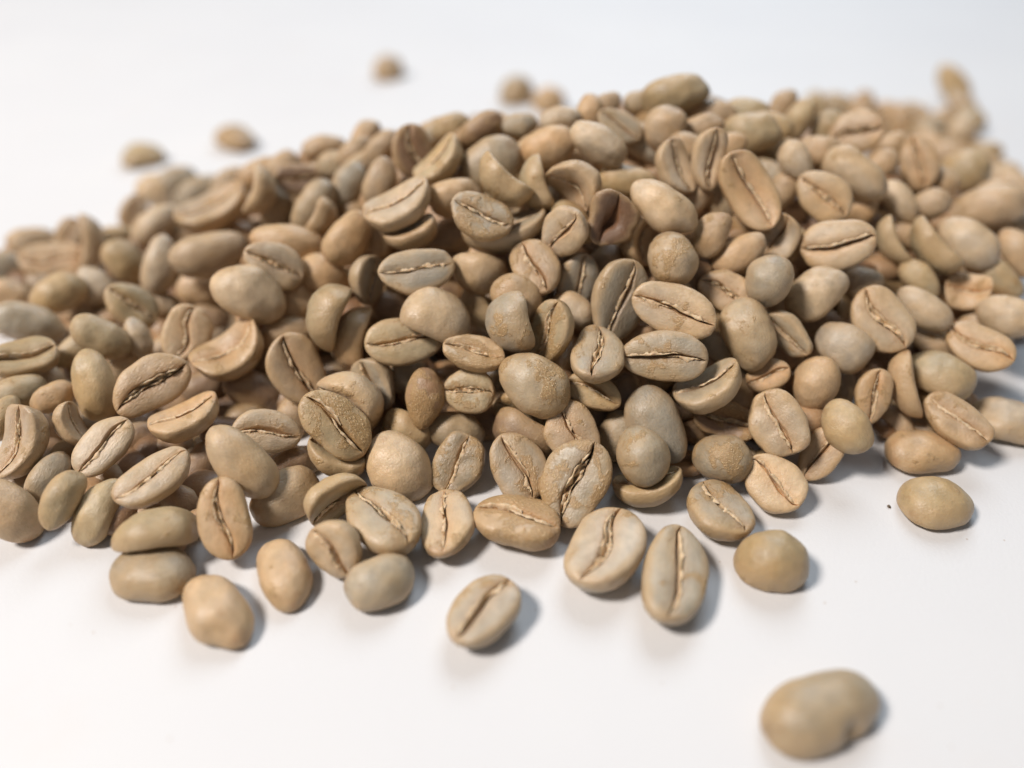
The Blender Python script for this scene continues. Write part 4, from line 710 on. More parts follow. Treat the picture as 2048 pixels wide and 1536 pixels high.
('b', 0.11, 'n', 2, (3.453, 7.554, 0.674), (0.3975, -0.8824, -0.0919, -0.2343), (0.605, 0.604, 0.605), 0, 'green coffee beans', 'brown bean deep in a gap, next down and right of the smooth grey upright bean'),
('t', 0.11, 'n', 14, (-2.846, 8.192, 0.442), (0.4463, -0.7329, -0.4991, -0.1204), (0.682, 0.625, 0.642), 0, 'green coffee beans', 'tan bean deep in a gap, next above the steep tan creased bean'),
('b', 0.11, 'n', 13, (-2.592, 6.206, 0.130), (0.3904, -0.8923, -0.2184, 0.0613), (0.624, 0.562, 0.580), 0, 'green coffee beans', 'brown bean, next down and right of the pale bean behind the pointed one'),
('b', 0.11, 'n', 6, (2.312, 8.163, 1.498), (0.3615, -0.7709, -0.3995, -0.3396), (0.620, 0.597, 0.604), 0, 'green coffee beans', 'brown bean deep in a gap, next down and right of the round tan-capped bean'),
('o', 0.11, 'n', 6, (4.779, 11.086, 2.328), (0.3758, -0.7301, -0.3610, -0.4421), (0.609, 0.620, 0.617), 0, 'green coffee beans', 'golden olive bean with its smooth back outward, next left of the far brown-faced bean'),
('t', 0.11, 'n', 7, (8.010, 16.108, 0.371), (0.5737, -0.6565, 0.4798, 0.0983), (1.011, 0.766, 0.865), 0, 'green coffee beans', 'tan bean with its smooth back outward, next right of the far brown-faced bean'),
('t', 0.22, 'n', 13, (5.836, 11.114, 2.020), (0.4681, -0.8095, -0.1133, -0.3360), (0.633, 0.624, 0.626), 0, 'green coffee beans', 'tan bean with its smooth back outward, next up and left of the far creased bean'),
('t', 0.11, 'n', 8, (9.707, 16.686, 0.357), (0.3286, -0.7257, -0.3536, -0.4903), (0.794, 0.756, 0.767), 0, 'green coffee beans', 'tan bean with its smooth back outward, third below the far right end bean'),
('t', 0.11, 'n', 6, (6.394, 10.574, 1.741), (0.5568, -0.7706, 0.2931, -0.1015), (0.703, 0.594, 0.625), 0, 'green coffee beans', 'tan bean with its smooth back outward, next down and right of the far creased bean'),
('p', 0.11, 'n', 10, (9.727, 13.993, 0.286), (0.4649, -0.8192, -0.0146, -0.3356), (0.744, 0.805, 0.786), 0, 'green coffee beans', 'pale cream bean back outward, second up and right of the long tan border bean'),
('t', 0.22, 'n', 13, (9.653, 14.650, 0.277), (0.5730, -0.7296, 0.3672, -0.0670), (0.822, 0.676, 0.717), 0, 'green coffee beans', 'tan bean with its smooth back outward, next above the long tan border bean'),
('t', 0.22, 'n', 9, (9.851, 13.595, 0.299), (0.5656, -0.7273, 0.3799, -0.0830), (0.838, 0.662, 0.717), 0, 'green coffee beans', 'tan bean back outward, third up and right of the long tan border bean'),
('o', 0.11, 'n', 10, (3.788, 10.699, 2.561), (0.5789, -0.7814, 0.2311, -0.0306), (0.655, 0.536, 0.569), 0, 'green coffee beans', 'golden olive bean with its smooth back outward, next above the long tan ridge bean'),
('t', 0.11, 'n', 8, (2.902, 9.806, 2.548), (0.5063, -0.8123, -0.1427, -0.2518), (0.629, 0.564, 0.583), 0, 'green coffee beans', 'tan bean back outward, next up and right of the pale upright ridge bean'),
('t', 0.11, 'n', 1, (2.381, 9.630, 2.619), (0.5618, -0.7823, 0.2649, 0.0474), (0.639, 0.503, 0.547), 0, 'green coffee beans', 'tan bean back outward, next up and left of the pale upright ridge bean'),
('o', 0.11, 'n', 9, (3.885, 10.389, 2.238), (0.5173, -0.8227, -0.0503, -0.2303), (0.596, 0.578, 0.583), 0, 'green coffee beans', 'golden olive bean back outward, second up and right of the long tan ridge bean'),
('t', 0.11, 'n', 12, (4.354, 10.176, 2.398), (0.5626, -0.7992, 0.1873, -0.0989), (0.604, 0.551, 0.566), 0, 'green coffee beans', 'tan bean with its smooth back outward, second left of the far brown-faced bean'),
('t', 0.00, 'n', 8, (5.583, 9.458, 1.447), (0.5299, -0.7923, 0.2849, -0.1008), (0.659, 0.574, 0.598), 0, 'green coffee beans', 'tan bean deep in a gap, second left of the smooth tan slope bean'),
('t', 0.11, 'n', 4, (4.869, 9.537, 1.793), (0.3282, -0.7523, -0.3678, -0.4371), (0.580, 0.507, 0.528), 0, 'green coffee beans', 'tan bean with its smooth back outward, next below the pale arched right bean'),
('t', 0.11, 'n', 6, (7.519, 10.100, 1.188), (0.4318, -0.8328, -0.0288, -0.3453), (0.615, 0.610, 0.611), 0, 'green coffee beans', 'tan bean back outward, next down and right of the long tan border bean'),
('t', 0.11, 'n', 10, (6.067, 8.928, 1.029), (0.3781, -0.8403, -0.1414, -0.3620), (0.548, 0.558, 0.555), 0, 'green coffee beans', 'tan bean deep in a gap, next down and left of the smooth tan slope bean'),
('t', 0.22, 'n', 11, (6.299, 8.233, 0.830), (0.3470, -0.8479, -0.1449, -0.3737), (0.584, 0.529, 0.545), 0, 'green coffee beans', 'tan bean with its smooth back outward, next above the tan grey-faced bean'),
('t', 0.22, 'n', 11, (4.885, 6.860, 0.176), (0.4462, -0.6966, 0.5613, 0.0266), (0.545, 0.468, 0.490), 0, 'green coffee beans', 'tan bean with its smooth back outward, next right of the smooth olive foot bean'),
('t', 0.11, 'n', 3, (0.247, 9.821, 2.471), (0.4808, -0.7272, -0.4012, -0.2812), (0.592, 0.549, 0.561), 0, 'green coffee beans', 'tan bean with its smooth back outward, next right of the large grey ridge bean'),
('t', 0.11, 'n', 14, (0.811, 9.978, 2.335), (0.5516, -0.8168, 0.1579, 0.0608), (0.641, 0.539, 0.568), 0, 'green coffee beans', 'tan bean deep in a gap, next down and left of the pale ridge bean'),
('t', 0.11, 'n', 4, (-1.267, 11.279, 2.208), (0.5662, -0.8062, -0.1640, -0.0504), (0.616, 0.529, 0.554), 0, 'green coffee beans', 'tan bean with its smooth back outward, next up and right of the brown-faced bean'),
('t', 0.11, 'n', 6, (-0.178, 10.730, 2.251), (0.5433, -0.8028, 0.1988, 0.1441), (0.656, 0.521, 0.561), 0, 'green coffee beans', 'tan bean deep in a gap, next up and right of the large grey ridge bean'),
('t', 0.11, 'n', 4, (-3.728, 11.363, 1.590), (0.5466, -0.7252, -0.4050, -0.1065), (0.720, 0.597, 0.632), 0, 'green coffee beans', 'tan bean with its smooth back outward, second down and right of the orange loose bean'),
('t', 0.11, 'n', 8, (-4.764, 11.778, 0.780), (0.4877, -0.8377, 0.0593, 0.2386), (0.755, 0.691, 0.710), 0, 'green coffee beans', 'tan bean deep in a gap, next right of the long tan boat bean'),
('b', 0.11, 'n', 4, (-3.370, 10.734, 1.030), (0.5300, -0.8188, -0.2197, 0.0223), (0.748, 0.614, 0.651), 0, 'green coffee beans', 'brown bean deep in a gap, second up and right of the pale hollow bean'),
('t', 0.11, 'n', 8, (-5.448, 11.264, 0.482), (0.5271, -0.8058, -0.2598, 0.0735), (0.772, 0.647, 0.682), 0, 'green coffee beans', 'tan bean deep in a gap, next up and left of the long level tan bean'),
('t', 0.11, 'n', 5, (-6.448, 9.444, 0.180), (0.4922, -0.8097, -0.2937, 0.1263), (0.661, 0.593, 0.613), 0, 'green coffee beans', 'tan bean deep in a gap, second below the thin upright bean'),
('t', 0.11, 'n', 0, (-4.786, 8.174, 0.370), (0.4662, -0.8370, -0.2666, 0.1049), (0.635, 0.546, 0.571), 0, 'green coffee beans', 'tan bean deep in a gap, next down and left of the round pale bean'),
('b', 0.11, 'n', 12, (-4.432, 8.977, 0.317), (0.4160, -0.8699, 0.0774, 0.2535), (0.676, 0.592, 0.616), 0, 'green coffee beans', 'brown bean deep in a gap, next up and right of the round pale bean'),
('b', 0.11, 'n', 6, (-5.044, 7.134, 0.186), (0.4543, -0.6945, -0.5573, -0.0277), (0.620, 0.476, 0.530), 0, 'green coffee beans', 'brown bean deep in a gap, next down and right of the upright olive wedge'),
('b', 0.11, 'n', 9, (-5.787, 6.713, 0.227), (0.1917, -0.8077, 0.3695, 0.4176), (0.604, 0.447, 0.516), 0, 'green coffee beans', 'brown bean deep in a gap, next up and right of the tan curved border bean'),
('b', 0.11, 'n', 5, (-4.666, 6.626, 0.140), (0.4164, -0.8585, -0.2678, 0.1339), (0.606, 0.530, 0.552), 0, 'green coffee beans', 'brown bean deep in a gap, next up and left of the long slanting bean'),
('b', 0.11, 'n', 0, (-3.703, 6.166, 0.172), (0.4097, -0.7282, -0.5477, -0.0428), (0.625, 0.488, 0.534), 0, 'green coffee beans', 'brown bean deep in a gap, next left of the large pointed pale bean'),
('t', 0.11, 'n', 6, (7.410, 10.635, 1.460), (0.4737, -0.8249, 0.0272, -0.3073), (0.607, 0.642, 0.631), 0, 'green coffee beans', 'tan bean back outward, next up and right of the long tan border bean'),
('t', 0.22, 'n', 9, (9.132, 15.632, 0.288), (0.5811, -0.7076, 0.4020, -0.0070), (0.934, 0.721, 0.799), 0, 'green coffee beans', 'tan bean with its smooth back outward, next up and right of the far creased bean'),
('o', 0.11, 'n', 9, (4.908, 11.111, 2.022), (0.4831, -0.8113, -0.1215, -0.3060), (0.625, 0.622, 0.623), 0, 'green coffee beans', 'golden olive bean back outward, next down and left of the far brown-faced bean'),
('o', 0.11, 'n', 10, (-5.773, 7.828, 0.629), (0.4889, -0.7509, -0.4411, 0.0512), (0.616, 0.526, 0.551), 0, 'green coffee beans', 'golden olive bean back outward, next up and left of the upright olive wedge'),
('t', 0.11, 'n', 2, (-6.003, 7.356, 0.502), (0.3477, -0.8729, 0.0718, 0.3348), (0.532, 0.524, 0.526), 0, 'green coffee beans', 'tan bean with its smooth back outward, second left of the upright olive wedge'),
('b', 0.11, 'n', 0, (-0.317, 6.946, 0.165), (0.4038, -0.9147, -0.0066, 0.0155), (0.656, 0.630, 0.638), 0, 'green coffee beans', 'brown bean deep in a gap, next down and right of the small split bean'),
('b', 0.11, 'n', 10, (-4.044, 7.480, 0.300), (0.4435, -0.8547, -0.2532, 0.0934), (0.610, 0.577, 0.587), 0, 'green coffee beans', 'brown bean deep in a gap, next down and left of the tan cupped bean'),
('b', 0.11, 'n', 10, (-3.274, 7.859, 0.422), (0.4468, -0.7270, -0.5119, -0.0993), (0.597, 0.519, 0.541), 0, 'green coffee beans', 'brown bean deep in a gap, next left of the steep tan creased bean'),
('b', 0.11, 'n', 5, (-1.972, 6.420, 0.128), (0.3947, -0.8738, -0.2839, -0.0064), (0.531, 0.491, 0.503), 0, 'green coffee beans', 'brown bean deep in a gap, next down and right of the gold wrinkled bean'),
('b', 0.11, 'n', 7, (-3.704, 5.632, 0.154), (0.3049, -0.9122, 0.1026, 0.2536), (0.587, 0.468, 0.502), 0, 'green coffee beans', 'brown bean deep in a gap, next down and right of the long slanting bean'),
]

rnd = random.Random(4)
for tone, patch, fam, idx, pos, q, sc, chaff, group, label in BEANS:
    body_me, rib_me = MESH[fam][idx]
    o = bpy.data.objects.new('coffee_bean', None if chaff else body_me)
    COL.objects.link(o)
    o.location = pos
    o.rotation_mode = 'QUATERNION'
    o.rotation_quaternion = q
    o.scale = sc
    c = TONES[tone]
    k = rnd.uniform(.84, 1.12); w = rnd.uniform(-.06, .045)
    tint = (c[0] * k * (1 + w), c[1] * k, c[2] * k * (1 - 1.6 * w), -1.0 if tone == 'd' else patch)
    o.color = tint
    o['label'] = label
    o['category'] = 'coffee bean'
    o['group'] = group
    if chaff:
        o.empty_display_size = .3
        s = bpy.data.objects.new('bean_body', body_me)
        COL.objects.link(s)
        s.parent = o
        s.color = tint
        s = bpy.data.objects.new('silverskin', rib_me)
        COL.objects.link(s)
        s.parent = o

# beans buried in the heap, seen only through the gaps: one mass
FILL = [
(-6.71, 8.45, 0.35, 0.66, -0.22, -0.10, 0.71, 0.85),
(-6.68, 9.68, 0.19, 0.96, -0.07, 0.02, -0.26, 0.85),
(-6.82, 9.88, 0.19, 0.46, -0.03, -0.07, 0.89, 0.85),
(-6.30, 7.20, 0.44, 0.47, 0.43, 0.59, 0.49, 0.85),
(-6.61, 8.11, 0.22, 0.10, 0.17, 0.00, -0.98, 0.85),
(-6.20, 10.44, 0.36, 0.10, -0.20, 0.19, 0.96, 0.85),
(-5.77, 7.89, 0.39, 0.15, -0.47, -0.87, -0.05, 0.85),
(-5.97, 10.47, 0.31, 0.18, -0.12, -0.24, -0.95, 0.85),
(-6.02, 10.79, 0.34, 0.88, -0.00, 0.21, -0.43, 0.85),
(-5.70, 11.62, 0.50, 0.19, -0.67, -0.53, 0.48, 0.85),
(-5.43, 8.01, 0.42, 0.04, -0.88, 0.47, -0.04, 0.85),
(-5.49, 11.63, 0.32, 0.88, -0.21, 0.16, 0.40, 0.85),
(-5.12, 13.70, 0.33, 0.47, -0.88, -0.10, 0.00, 0.85),
(-4.98, 14.43, 0.19, 0.57, -0.04, -0.06, 0.82, 0.85),
(-4.73, 9.71, 0.73, 0.08, -0.02, -0.51, -0.86, 0.85),
(-4.53, 9.89, 0.92, 0.45, 0.29, -0.14, -0.83, 0.85),
(-5.00, 11.93, 0.46, 0.36, 0.89, 0.27, 0.01, 0.85),
(-4.64, 12.88, 0.73, 0.12, -0.92, -0.37, 0.03, 0.85),
(-4.80, 13.54, 0.51, 0.89, 0.31, -0.06, -0.33, 0.85),
(-4.61, 14.62, 0.19, 0.28, -0.02, 0.07, -0.96, 0.85),
(-4.37, 9.79, 0.46, 0.12, -0.41, 0.55, -0.72, 0.85),
(-3.99, 9.84, 0.96, 0.45, 0.78, 0.43, -0.06, 0.85),
(-4.37, 10.60, 0.81, 0.08, 0.10, 0.61, 0.78, 0.85),
(-4.61, 12.21, 0.44, 0.46, -0.48, 0.30, -0.68, 0.85),
(-4.36, 12.61, 0.71, 0.75, 0.63, -0.02, -0.18, 0.85),
(-4.42, 12.87, 0.80, 0.10, 0.17, -0.40, -0.89, 0.85),
(-3.91, 13.92, 0.65, 0.53, 0.08, 0.31, 0.78, 0.85),
(-4.06, 14.49, 0.33, 0.50, 0.55, -0.57, -0.35, 0.85),
(-4.17, 14.94, 0.19, 0.70, -0.05, 0.05, -0.71, 0.85),
(-3.37, 6.60, 0.27, 0.11, -0.21, -0.17, -0.96, 0.85),
(-3.38, 8.32, 0.84, 0.68, 0.27, 0.11, 0.67, 0.85),
(-3.36, 9.06, 1.16, 0.02, 0.10, -0.54, 0.83, 0.85),
(-3.84, 10.58, 0.73, 0.29, 0.46, -0.42, -0.73, 0.85),
(-3.85, 10.81, 1.03, 0.42, 0.39, -0.22, -0.79, 0.85),
(-3.69, 10.98, 1.13, 0.85, -0.20, 0.07, 0.48, 0.85),
(-3.84, 11.73, 1.07, 0.20, 0.41, -0.87, -0.19, 0.85),
(-3.34, 11.71, 1.45, 0.50, -0.52, -0.62, 0.30, 0.85),
(-3.44, 12.35, 1.34, 0.67, -0.31, -0.27, 0.62, 0.85),
(-3.62, 13.86, 0.77, 0.62, 0.23, -0.37, -0.64, 0.85),
(-3.48, 14.62, 0.43, 0.51, 0.66, 0.48, 0.28, 0.85),
(-3.33, 14.88, 0.33, 0.65, -0.26, -0.24, 0.68, 0.85),
(-3.42, 15.47, 0.19, 0.95, -0.07, 0.02, -0.32, 0.85),
(-3.09, 8.47, 0.45, 0.56, 0.34, 0.13, 0.74, 0.85),
(-3.19, 8.75, 0.95, 0.67, 0.34, -0.29, -0.60, 0.85),
(-3.31, 10.65, 0.51, 0.64, -0.68, 0.34, -0.08, 0.85),
(-3.29, 10.80, 0.76, 0.21, -0.87, 0.44, 0.09, 0.85),
(-3.28, 11.19, 1.11, 0.56, -0.18, 0.48, -0.65, 0.85),
(-3.06, 10.99, 1.52, 0.14, 0.06, 0.75, -0.65, 0.85),
(-3.18, 11.62, 1.41, 0.76, -0.16, -0.32, 0.54, 0.85),
(-2.83, 14.02, 0.92, 0.22, 0.49, 0.84, 0.01, 0.85),
(-2.75, 14.54, 0.67, 0.05, -0.33, -0.94, 0.00, 0.85),
(-3.01, 14.93, 0.38, 0.79, -0.50, -0.05, -0.35, 0.85),
(-2.93, 15.53, 0.19, 0.09, -0.01, -0.07, 0.99, 0.85),
(-3.14, 16.03, 0.19, 0.12, -0.01, -0.07, 0.99, 0.85),
(-2.48, 8.48, 0.39, 0.27, 0.10, 0.51, 0.81, 0.85),
(-2.50, 8.84, 0.82, 0.79, -0.04, 0.16, 0.60, 0.85),
(-2.62, 9.05, 1.19, 0.31, -0.92, -0.24, 0.02, 0.85),
(-2.35, 10.15, 1.52, 0.04, 0.44, 0.90, -0.03, 0.85),
(-2.61, 11.02, 1.38, 0.06, 0.31, 0.65, 0.69, 0.85),
(-2.59, 11.18, 1.50, 0.46, 0.83, 0.16, 0.27, 0.85),
(-2.45, 11.56, 1.63, 0.37, -0.47, 0.44, -0.66, 0.85),
(-2.24, 11.74, 1.80, 0.12, -0.31, 0.94, -0.11, 0.85),
(-2.45, 15.06, 0.44, 0.44, -0.69, 0.31, -0.47, 0.85),
(-2.23, 15.72, 0.19, 0.19, -0.01, -0.07, 0.98, 0.85),
(-2.35, 16.09, 0.19, 0.97, -0.07, -0.02, 0.21, 0.85),
(-2.01, 7.91, 0.38, 0.44, 0.89, -0.03, -0.15, 0.85),
(-1.95, 8.45, 0.68, 0.77, -0.32, -0.35, 0.42, 0.85),
(-2.00, 8.90, 1.11, 0.09, 0.43, 0.84, 0.33, 0.85),
(-1.83, 9.37, 1.44, 0.18, -0.31, 0.93, 0.09, 0.85),
(-1.74, 9.76, 1.81, 0.01, -0.05, -1.00, -0.06, 0.85),
(-2.00, 10.65, 1.66, 0.26, -0.81, 0.44, -0.30, 0.85),
(-2.21, 11.38, 1.55, 0.19, 0.67, -0.56, -0.45, 0.85),
(-2.00, 11.65, 1.76, 0.81, -0.19, 0.32, -0.46, 0.85),
(-1.80, 14.89, 0.68, 0.39, 0.91, -0.12, -0.05, 0.85),
(-2.00, 15.46, 0.28, 0.62, 0.14, 0.16, 0.75, 0.85),
(-1.85, 16.09, 0.19, 0.44, -0.03, -0.07, 0.89, 0.85),
(-1.35, 7.75, 0.62, 0.21, 0.30, 0.23, 0.90, 0.85),
(-1.55, 8.61, 0.65, 0.66, -0.47, -0.42, 0.41, 0.85),
(-1.30, 9.32, 1.37, 0.19, 0.12, -0.93, 0.30, 0.85),
(-1.56, 9.45, 1.57, 0.44, 0.39, 0.63, 0.50, 0.85),
(-1.50, 10.00, 1.87, 0.95, 0.23, 0.14, -0.16, 0.85),
(-1.40, 10.23, 1.98, 0.13, -0.30, -0.94, -0.12, 0.85),
(-1.17, 11.34, 1.95, 0.14, -0.73, 0.67, 0.01, 0.85),
(-1.35, 15.13, 0.61, 0.10, 0.99, 0.13, 0.03, 0.85),
(-1.46, 15.58, 0.30, 0.56, 0.82, 0.00, -0.11, 0.85),
(-1.26, 16.21, 0.19, 0.71, -0.05, 0.05, -0.70, 0.85),
(-1.20, 16.77, 0.19, 0.30, -0.02, -0.07, 0.95, 0.85),
(-0.95, 7.56, 0.44, 0.61, -0.14, 0.11, 0.77, 0.85),
(-0.75, 8.84, 1.08, 0.41, 0.84, -0.30, -0.17, 0.85),
(-0.71, 9.27, 1.53, 0.05, 0.35, 0.92, 0.17, 0.85),
(-0.99, 9.49, 1.85, 0.77, 0.41, -0.04, -0.48, 0.85),
(-0.88, 9.78, 2.04, 0.41, -0.45, -0.25, 0.76, 0.85),
(-0.95, 10.73, 1.87, 0.06, -0.21, 0.32, 0.92, 0.85),
(-0.99, 11.48, 1.98, 0.81, -0.57, -0.12, -0.05, 0.85),
(-0.77, 14.84, 0.89, 0.29, 0.78, 0.48, 0.28, 0.85),
(-0.63, 15.50, 0.47, 0.09, -0.31, 0.73, -0.61, 0.85),
(-0.90, 16.06, 0.19, 0.93, -0.07, 0.03, -0.35, 0.85),
(-0.68, 16.65, 0.19, 0.03, -0.00, -0.07, 1.00, 0.85),
(-0.38, 8.42, 0.58, 0.06, 0.17, -0.81, -0.55, 0.85),
(-0.28, 8.61, 0.89, 0.11, -0.20, 0.48, 0.85, 0.85),
(-0.19, 9.13, 1.57, 0.87, -0.12, -0.09, 0.47, 0.85),
(-0.25, 9.75, 1.88, 0.04, -0.25, 0.90, -0.35, 0.85),
(-0.17, 10.45, 1.86, 0.67, 0.28, 0.24, 0.64, 0.85),
(-0.31, 11.02, 2.06, 0.26, -0.30, -0.41, 0.82, 0.85),
(-0.30, 11.17, 2.23, 0.66, 0.01, 0.30, 0.69, 0.85),
(-0.03, 15.02, 0.87, 0.06, 0.98, 0.12, 0.16, 0.85),
(-0.34, 15.50, 0.51, 0.28, -0.08, -0.91, 0.30, 0.85),
(-0.12, 16.14, 0.19, 0.96, -0.07, -0.02, 0.28, 0.85),
(-0.29, 16.60, 0.19, 0.02, -0.00, 0.07, -1.00, 0.85),
(0.44, 7.03, 0.64, 0.02, 0.33, 0.67, -0.67, 0.85),
(0.54, 7.24, 0.89, 0.42, 0.29, -0.35, -0.79, 0.85),
(0.23, 8.01, 1.43, 0.48, 0.24, -0.20, -0.82, 0.85),
(0.35, 8.78, 1.80, 0.82, -0.19, -0.23, 0.48, 0.85),
(0.29, 9.20, 1.98, 0.33, -0.34, -0.42, 0.77, 0.85),
(0.26, 10.76, 1.89, 0.33, -0.36, -0.78, 0.40, 0.85),
(0.35, 10.91, 2.17, 0.70, -0.20, -0.01, -0.69, 0.85),
(0.33, 15.44, 0.61, 0.82, 0.37, -0.01, -0.43, 0.85),
(0.30, 16.10, 0.19, 0.98, -0.07, -0.02, 0.21, 0.85),
(0.15, 16.68, 0.19, 0.62, -0.05, -0.06, 0.78, 0.85),
(0.95, 7.19, 0.19, 0.03, 0.99, 0.02, 0.10, 0.85),
(0.98, 7.91, 1.04, 0.38, 0.58, -0.58, -0.42, 0.85),
(0.96, 8.43, 1.33, 0.87, 0.45, 0.12, -0.17, 0.85),
(0.76, 8.60, 2.04, 0.13, -0.59, -0.68, 0.42, 0.85),
(0.74, 9.13, 2.11, 0.22, 0.67, -0.66, -0.25, 0.85),
(1.07, 10.34, 2.14, 0.76, -0.24, 0.11, 0.59, 0.85),
(0.74, 10.52, 2.35, 0.54, 0.63, 0.54, 0.12, 0.85),
(0.98, 15.02, 0.93, 0.05, -0.04, 0.93, -0.36, 0.85),
(0.86, 15.61, 0.52, 0.11, -0.14, 0.96, 0.23, 0.85),
(0.98, 16.08, 0.19, 0.95, -0.07, -0.02, 0.29, 0.85),
(0.85, 16.54, 0.19, 0.62, -0.05, 0.06, -0.78, 0.85),
(1.63, 7.70, 1.07, 0.96, -0.24, 0.00, -0.15, 0.85),
(1.35, 8.45, 1.24, 0.40, 0.46, -0.42, -0.67, 0.85),
(1.53, 8.78, 1.64, 0.24, 0.14, -0.96, 0.04, 0.85),
(1.59, 9.58, 2.06, 0.28, 0.92, 0.26, -0.00, 0.85),
(1.61, 10.23, 2.07, 0.32, 0.53, 0.70, 0.36, 0.85),
(1.53, 10.48, 2.44, 0.85, -0.50, 0.01, 0.17, 0.85),
(1.31, 10.83, 2.46, 0.80, -0.34, 0.20, -0.46, 0.85),
(1.41, 15.02, 0.95, 0.68, 0.65, -0.20, -0.27, 0.85),
(1.51, 15.57, 0.57, 0.86, -0.15, 0.04, -0.48, 0.85),
(1.59, 16.30, 0.19, 0.83, -0.06, -0.04, 0.55, 0.85),
(1.25, 16.79, 0.19, 0.71, -0.05, -0.05, 0.70, 0.85),
(1.36, 17.22, 0.19, 0.45, -0.03, 0.07, -0.89, 0.85),
(2.10, 7.19, 0.27, 0.89, 0.42, -0.16, -0.10, 0.85),
(2.24, 7.48, 0.69, 0.01, -0.27, -0.96, 0.02, 0.85),
(2.01, 8.46, 1.12, 0.58, 0.53, -0.54, -0.32, 0.85),
(2.07, 8.67, 1.67, 0.14, -0.07, 0.17, 0.97, 0.85),
(1.98, 9.34, 2.13, 0.03, -0.04, -0.56, 0.83, 0.85),
(2.25, 10.12, 2.19, 0.13, 0.12, -0.27, 0.95, 0.85),
(2.10, 10.34, 2.34, 0.89, -0.41, 0.15, 0.15, 0.85),
(2.04, 10.76, 2.51, 0.24, 0.73, -0.63, -0.06, 0.85),
(2.08, 13.93, 1.62, 0.69, -0.01, -0.23, -0.68, 0.85),
(2.10, 14.46, 1.30, 0.25, -0.46, 0.77, -0.38, 0.85),
(1.85, 14.90, 1.03, 0.01, -0.25, 0.51, -0.82, 0.85),
(1.97, 15.60, 0.55, 0.01, -0.48, -0.75, -0.45, 0.85),
(2.02, 16.03, 0.24, 1.00, 0.05, -0.04, -0.01, 0.85),
(1.86, 16.47, 0.19, 0.82, -0.06, -0.04, 0.56, 0.85),
(2.04, 17.19, 0.19, 0.41, -0.03, 0.07, -0.91, 0.85),
(2.03, 17.80, 0.19, 0.14, -0.01, -0.07, 0.99, 0.85),
(2.69, 7.23, 0.38, 0.94, 0.28, 0.16, 0.06, 0.85),
(2.57, 7.88, 0.90, 0.63, -0.45, -0.56, 0.29, 0.85),
(2.53, 8.13, 1.17, 0.06, -0.61, -0.78, 0.12, 0.85),
(2.53, 8.67, 1.72, 0.05, -0.73, -0.68, -0.03, 0.85),
(2.82, 9.21, 1.80, 0.05, -0.55, -0.78, -0.28, 0.85),
(2.50, 10.03, 2.16, 0.21, 0.15, 0.96, -0.12, 0.85),
(2.58, 10.28, 2.31, 0.23, 0.02, -0.76, 0.61, 0.85),
(2.69, 10.90, 2.50, 0.07, 0.59, 0.78, 0.18, 0.85),
(2.38, 11.01, 2.61, 0.19, 0.20, 0.96, -0.04, 0.85),
(2.52, 11.52, 2.55, 0.60, 0.69, 0.24, 0.33, 0.85),
(2.69, 12.35, 2.31, 0.04, 0.66, -0.68, -0.32, 0.85),
(2.63, 12.66, 2.20, 0.58, -0.09, -0.17, -0.79, 0.85),
(2.72, 13.29, 1.92, 0.07, 0.09, -0.99, -0.03, 0.85),
(2.75, 13.74, 1.69, 0.04, -0.35, -0.93, -0.00, 0.85),
(2.44, 14.45, 1.29, 0.71, -0.63, 0.31, -0.02, 0.85),
(2.55, 15.04, 0.91, 0.81, 0.57, -0.10, -0.14, 0.85),
(2.64, 15.44, 0.64, 0.97, 0.05, 0.08, -0.24, 0.85),
(2.58, 16.74, 0.19, 0.55, -0.04, -0.06, 0.83, 0.85),
(2.73, 17.04, 0.19, 0.71, -0.05, -0.05, 0.70, 0.85),
(2.66, 17.92, 0.19, 0.92, -0.07, 0.03, -0.39, 0.85),
(3.29, 7.75, 0.38, 0.26, -0.06, 0.06, 0.96, 0.85),
(3.41, 8.25, 1.18, 0.56, -0.56, 0.49, -0.36, 0.85),
(3.04, 8.58, 1.66, 0.90, 0.26, 0.22, 0.29, 0.85),
(3.11, 9.08, 1.79, 0.72, -0.52, 0.38, -0.27, 0.85),
(3.46, 10.26, 1.84, 0.63, 0.13, 0.48, 0.59, 0.85),
(3.37, 10.55, 2.18, 0.50, -0.44, 0.49, -0.56, 0.85),
(3.21, 10.64, 2.34, 0.25, 0.93, -0.12, -0.24, 0.85),
(3.11, 11.36, 2.47, 0.25, 0.93, -0.18, -0.20, 0.85),
(3.09, 12.43, 2.24, 0.36, -0.63, 0.41, -0.54, 0.85),
(2.92, 12.63, 2.18, 0.02, -0.65, 0.74, -0.19, 0.85),
(2.92, 13.17, 1.95, 0.03, 0.01, -0.71, 0.70, 0.85),
(3.09, 13.90, 1.57, 0.85, -0.46, -0.00, -0.23, 0.85),
(3.15, 14.50, 1.22, 0.50, 0.52, 0.26, 0.64, 0.85),
(3.24, 15.04, 0.87, 0.89, 0.43, -0.05, -0.13, 0.85),
(3.15, 15.75, 0.39, 0.95, 0.29, 0.11, 0.09, 0.85),
(3.20, 16.10, 0.19, 0.90, -0.07, -0.03, 0.44, 0.85),
(2.94, 16.77, 0.19, 0.99, -0.07, 0.01, -0.09, 0.85),
(3.25, 17.28, 0.19, 0.63, -0.05, -0.06, 0.77, 0.85),
(3.21, 17.95, 0.19, 0.80, -0.06, 0.04, -0.59, 0.85),
(3.52, 6.74, 0.28, 0.26, -0.09, 0.92, -0.28, 0.85),
(3.99, 8.11, 0.41, 0.02, 0.84, 0.49, -0.24, 0.85),
(4.05, 8.37, 0.90, 0.22, 0.20, -0.87, -0.39, 0.85),
(3.69, 8.90, 1.46, 0.00, 0.12, -0.83, 0.55, 0.85),
(3.88, 9.59, 1.48, 0.03, 0.33, -0.68, 0.65, 0.85),
(3.84, 9.89, 1.87, 0.43, -0.12, -0.08, 0.89, 0.85),
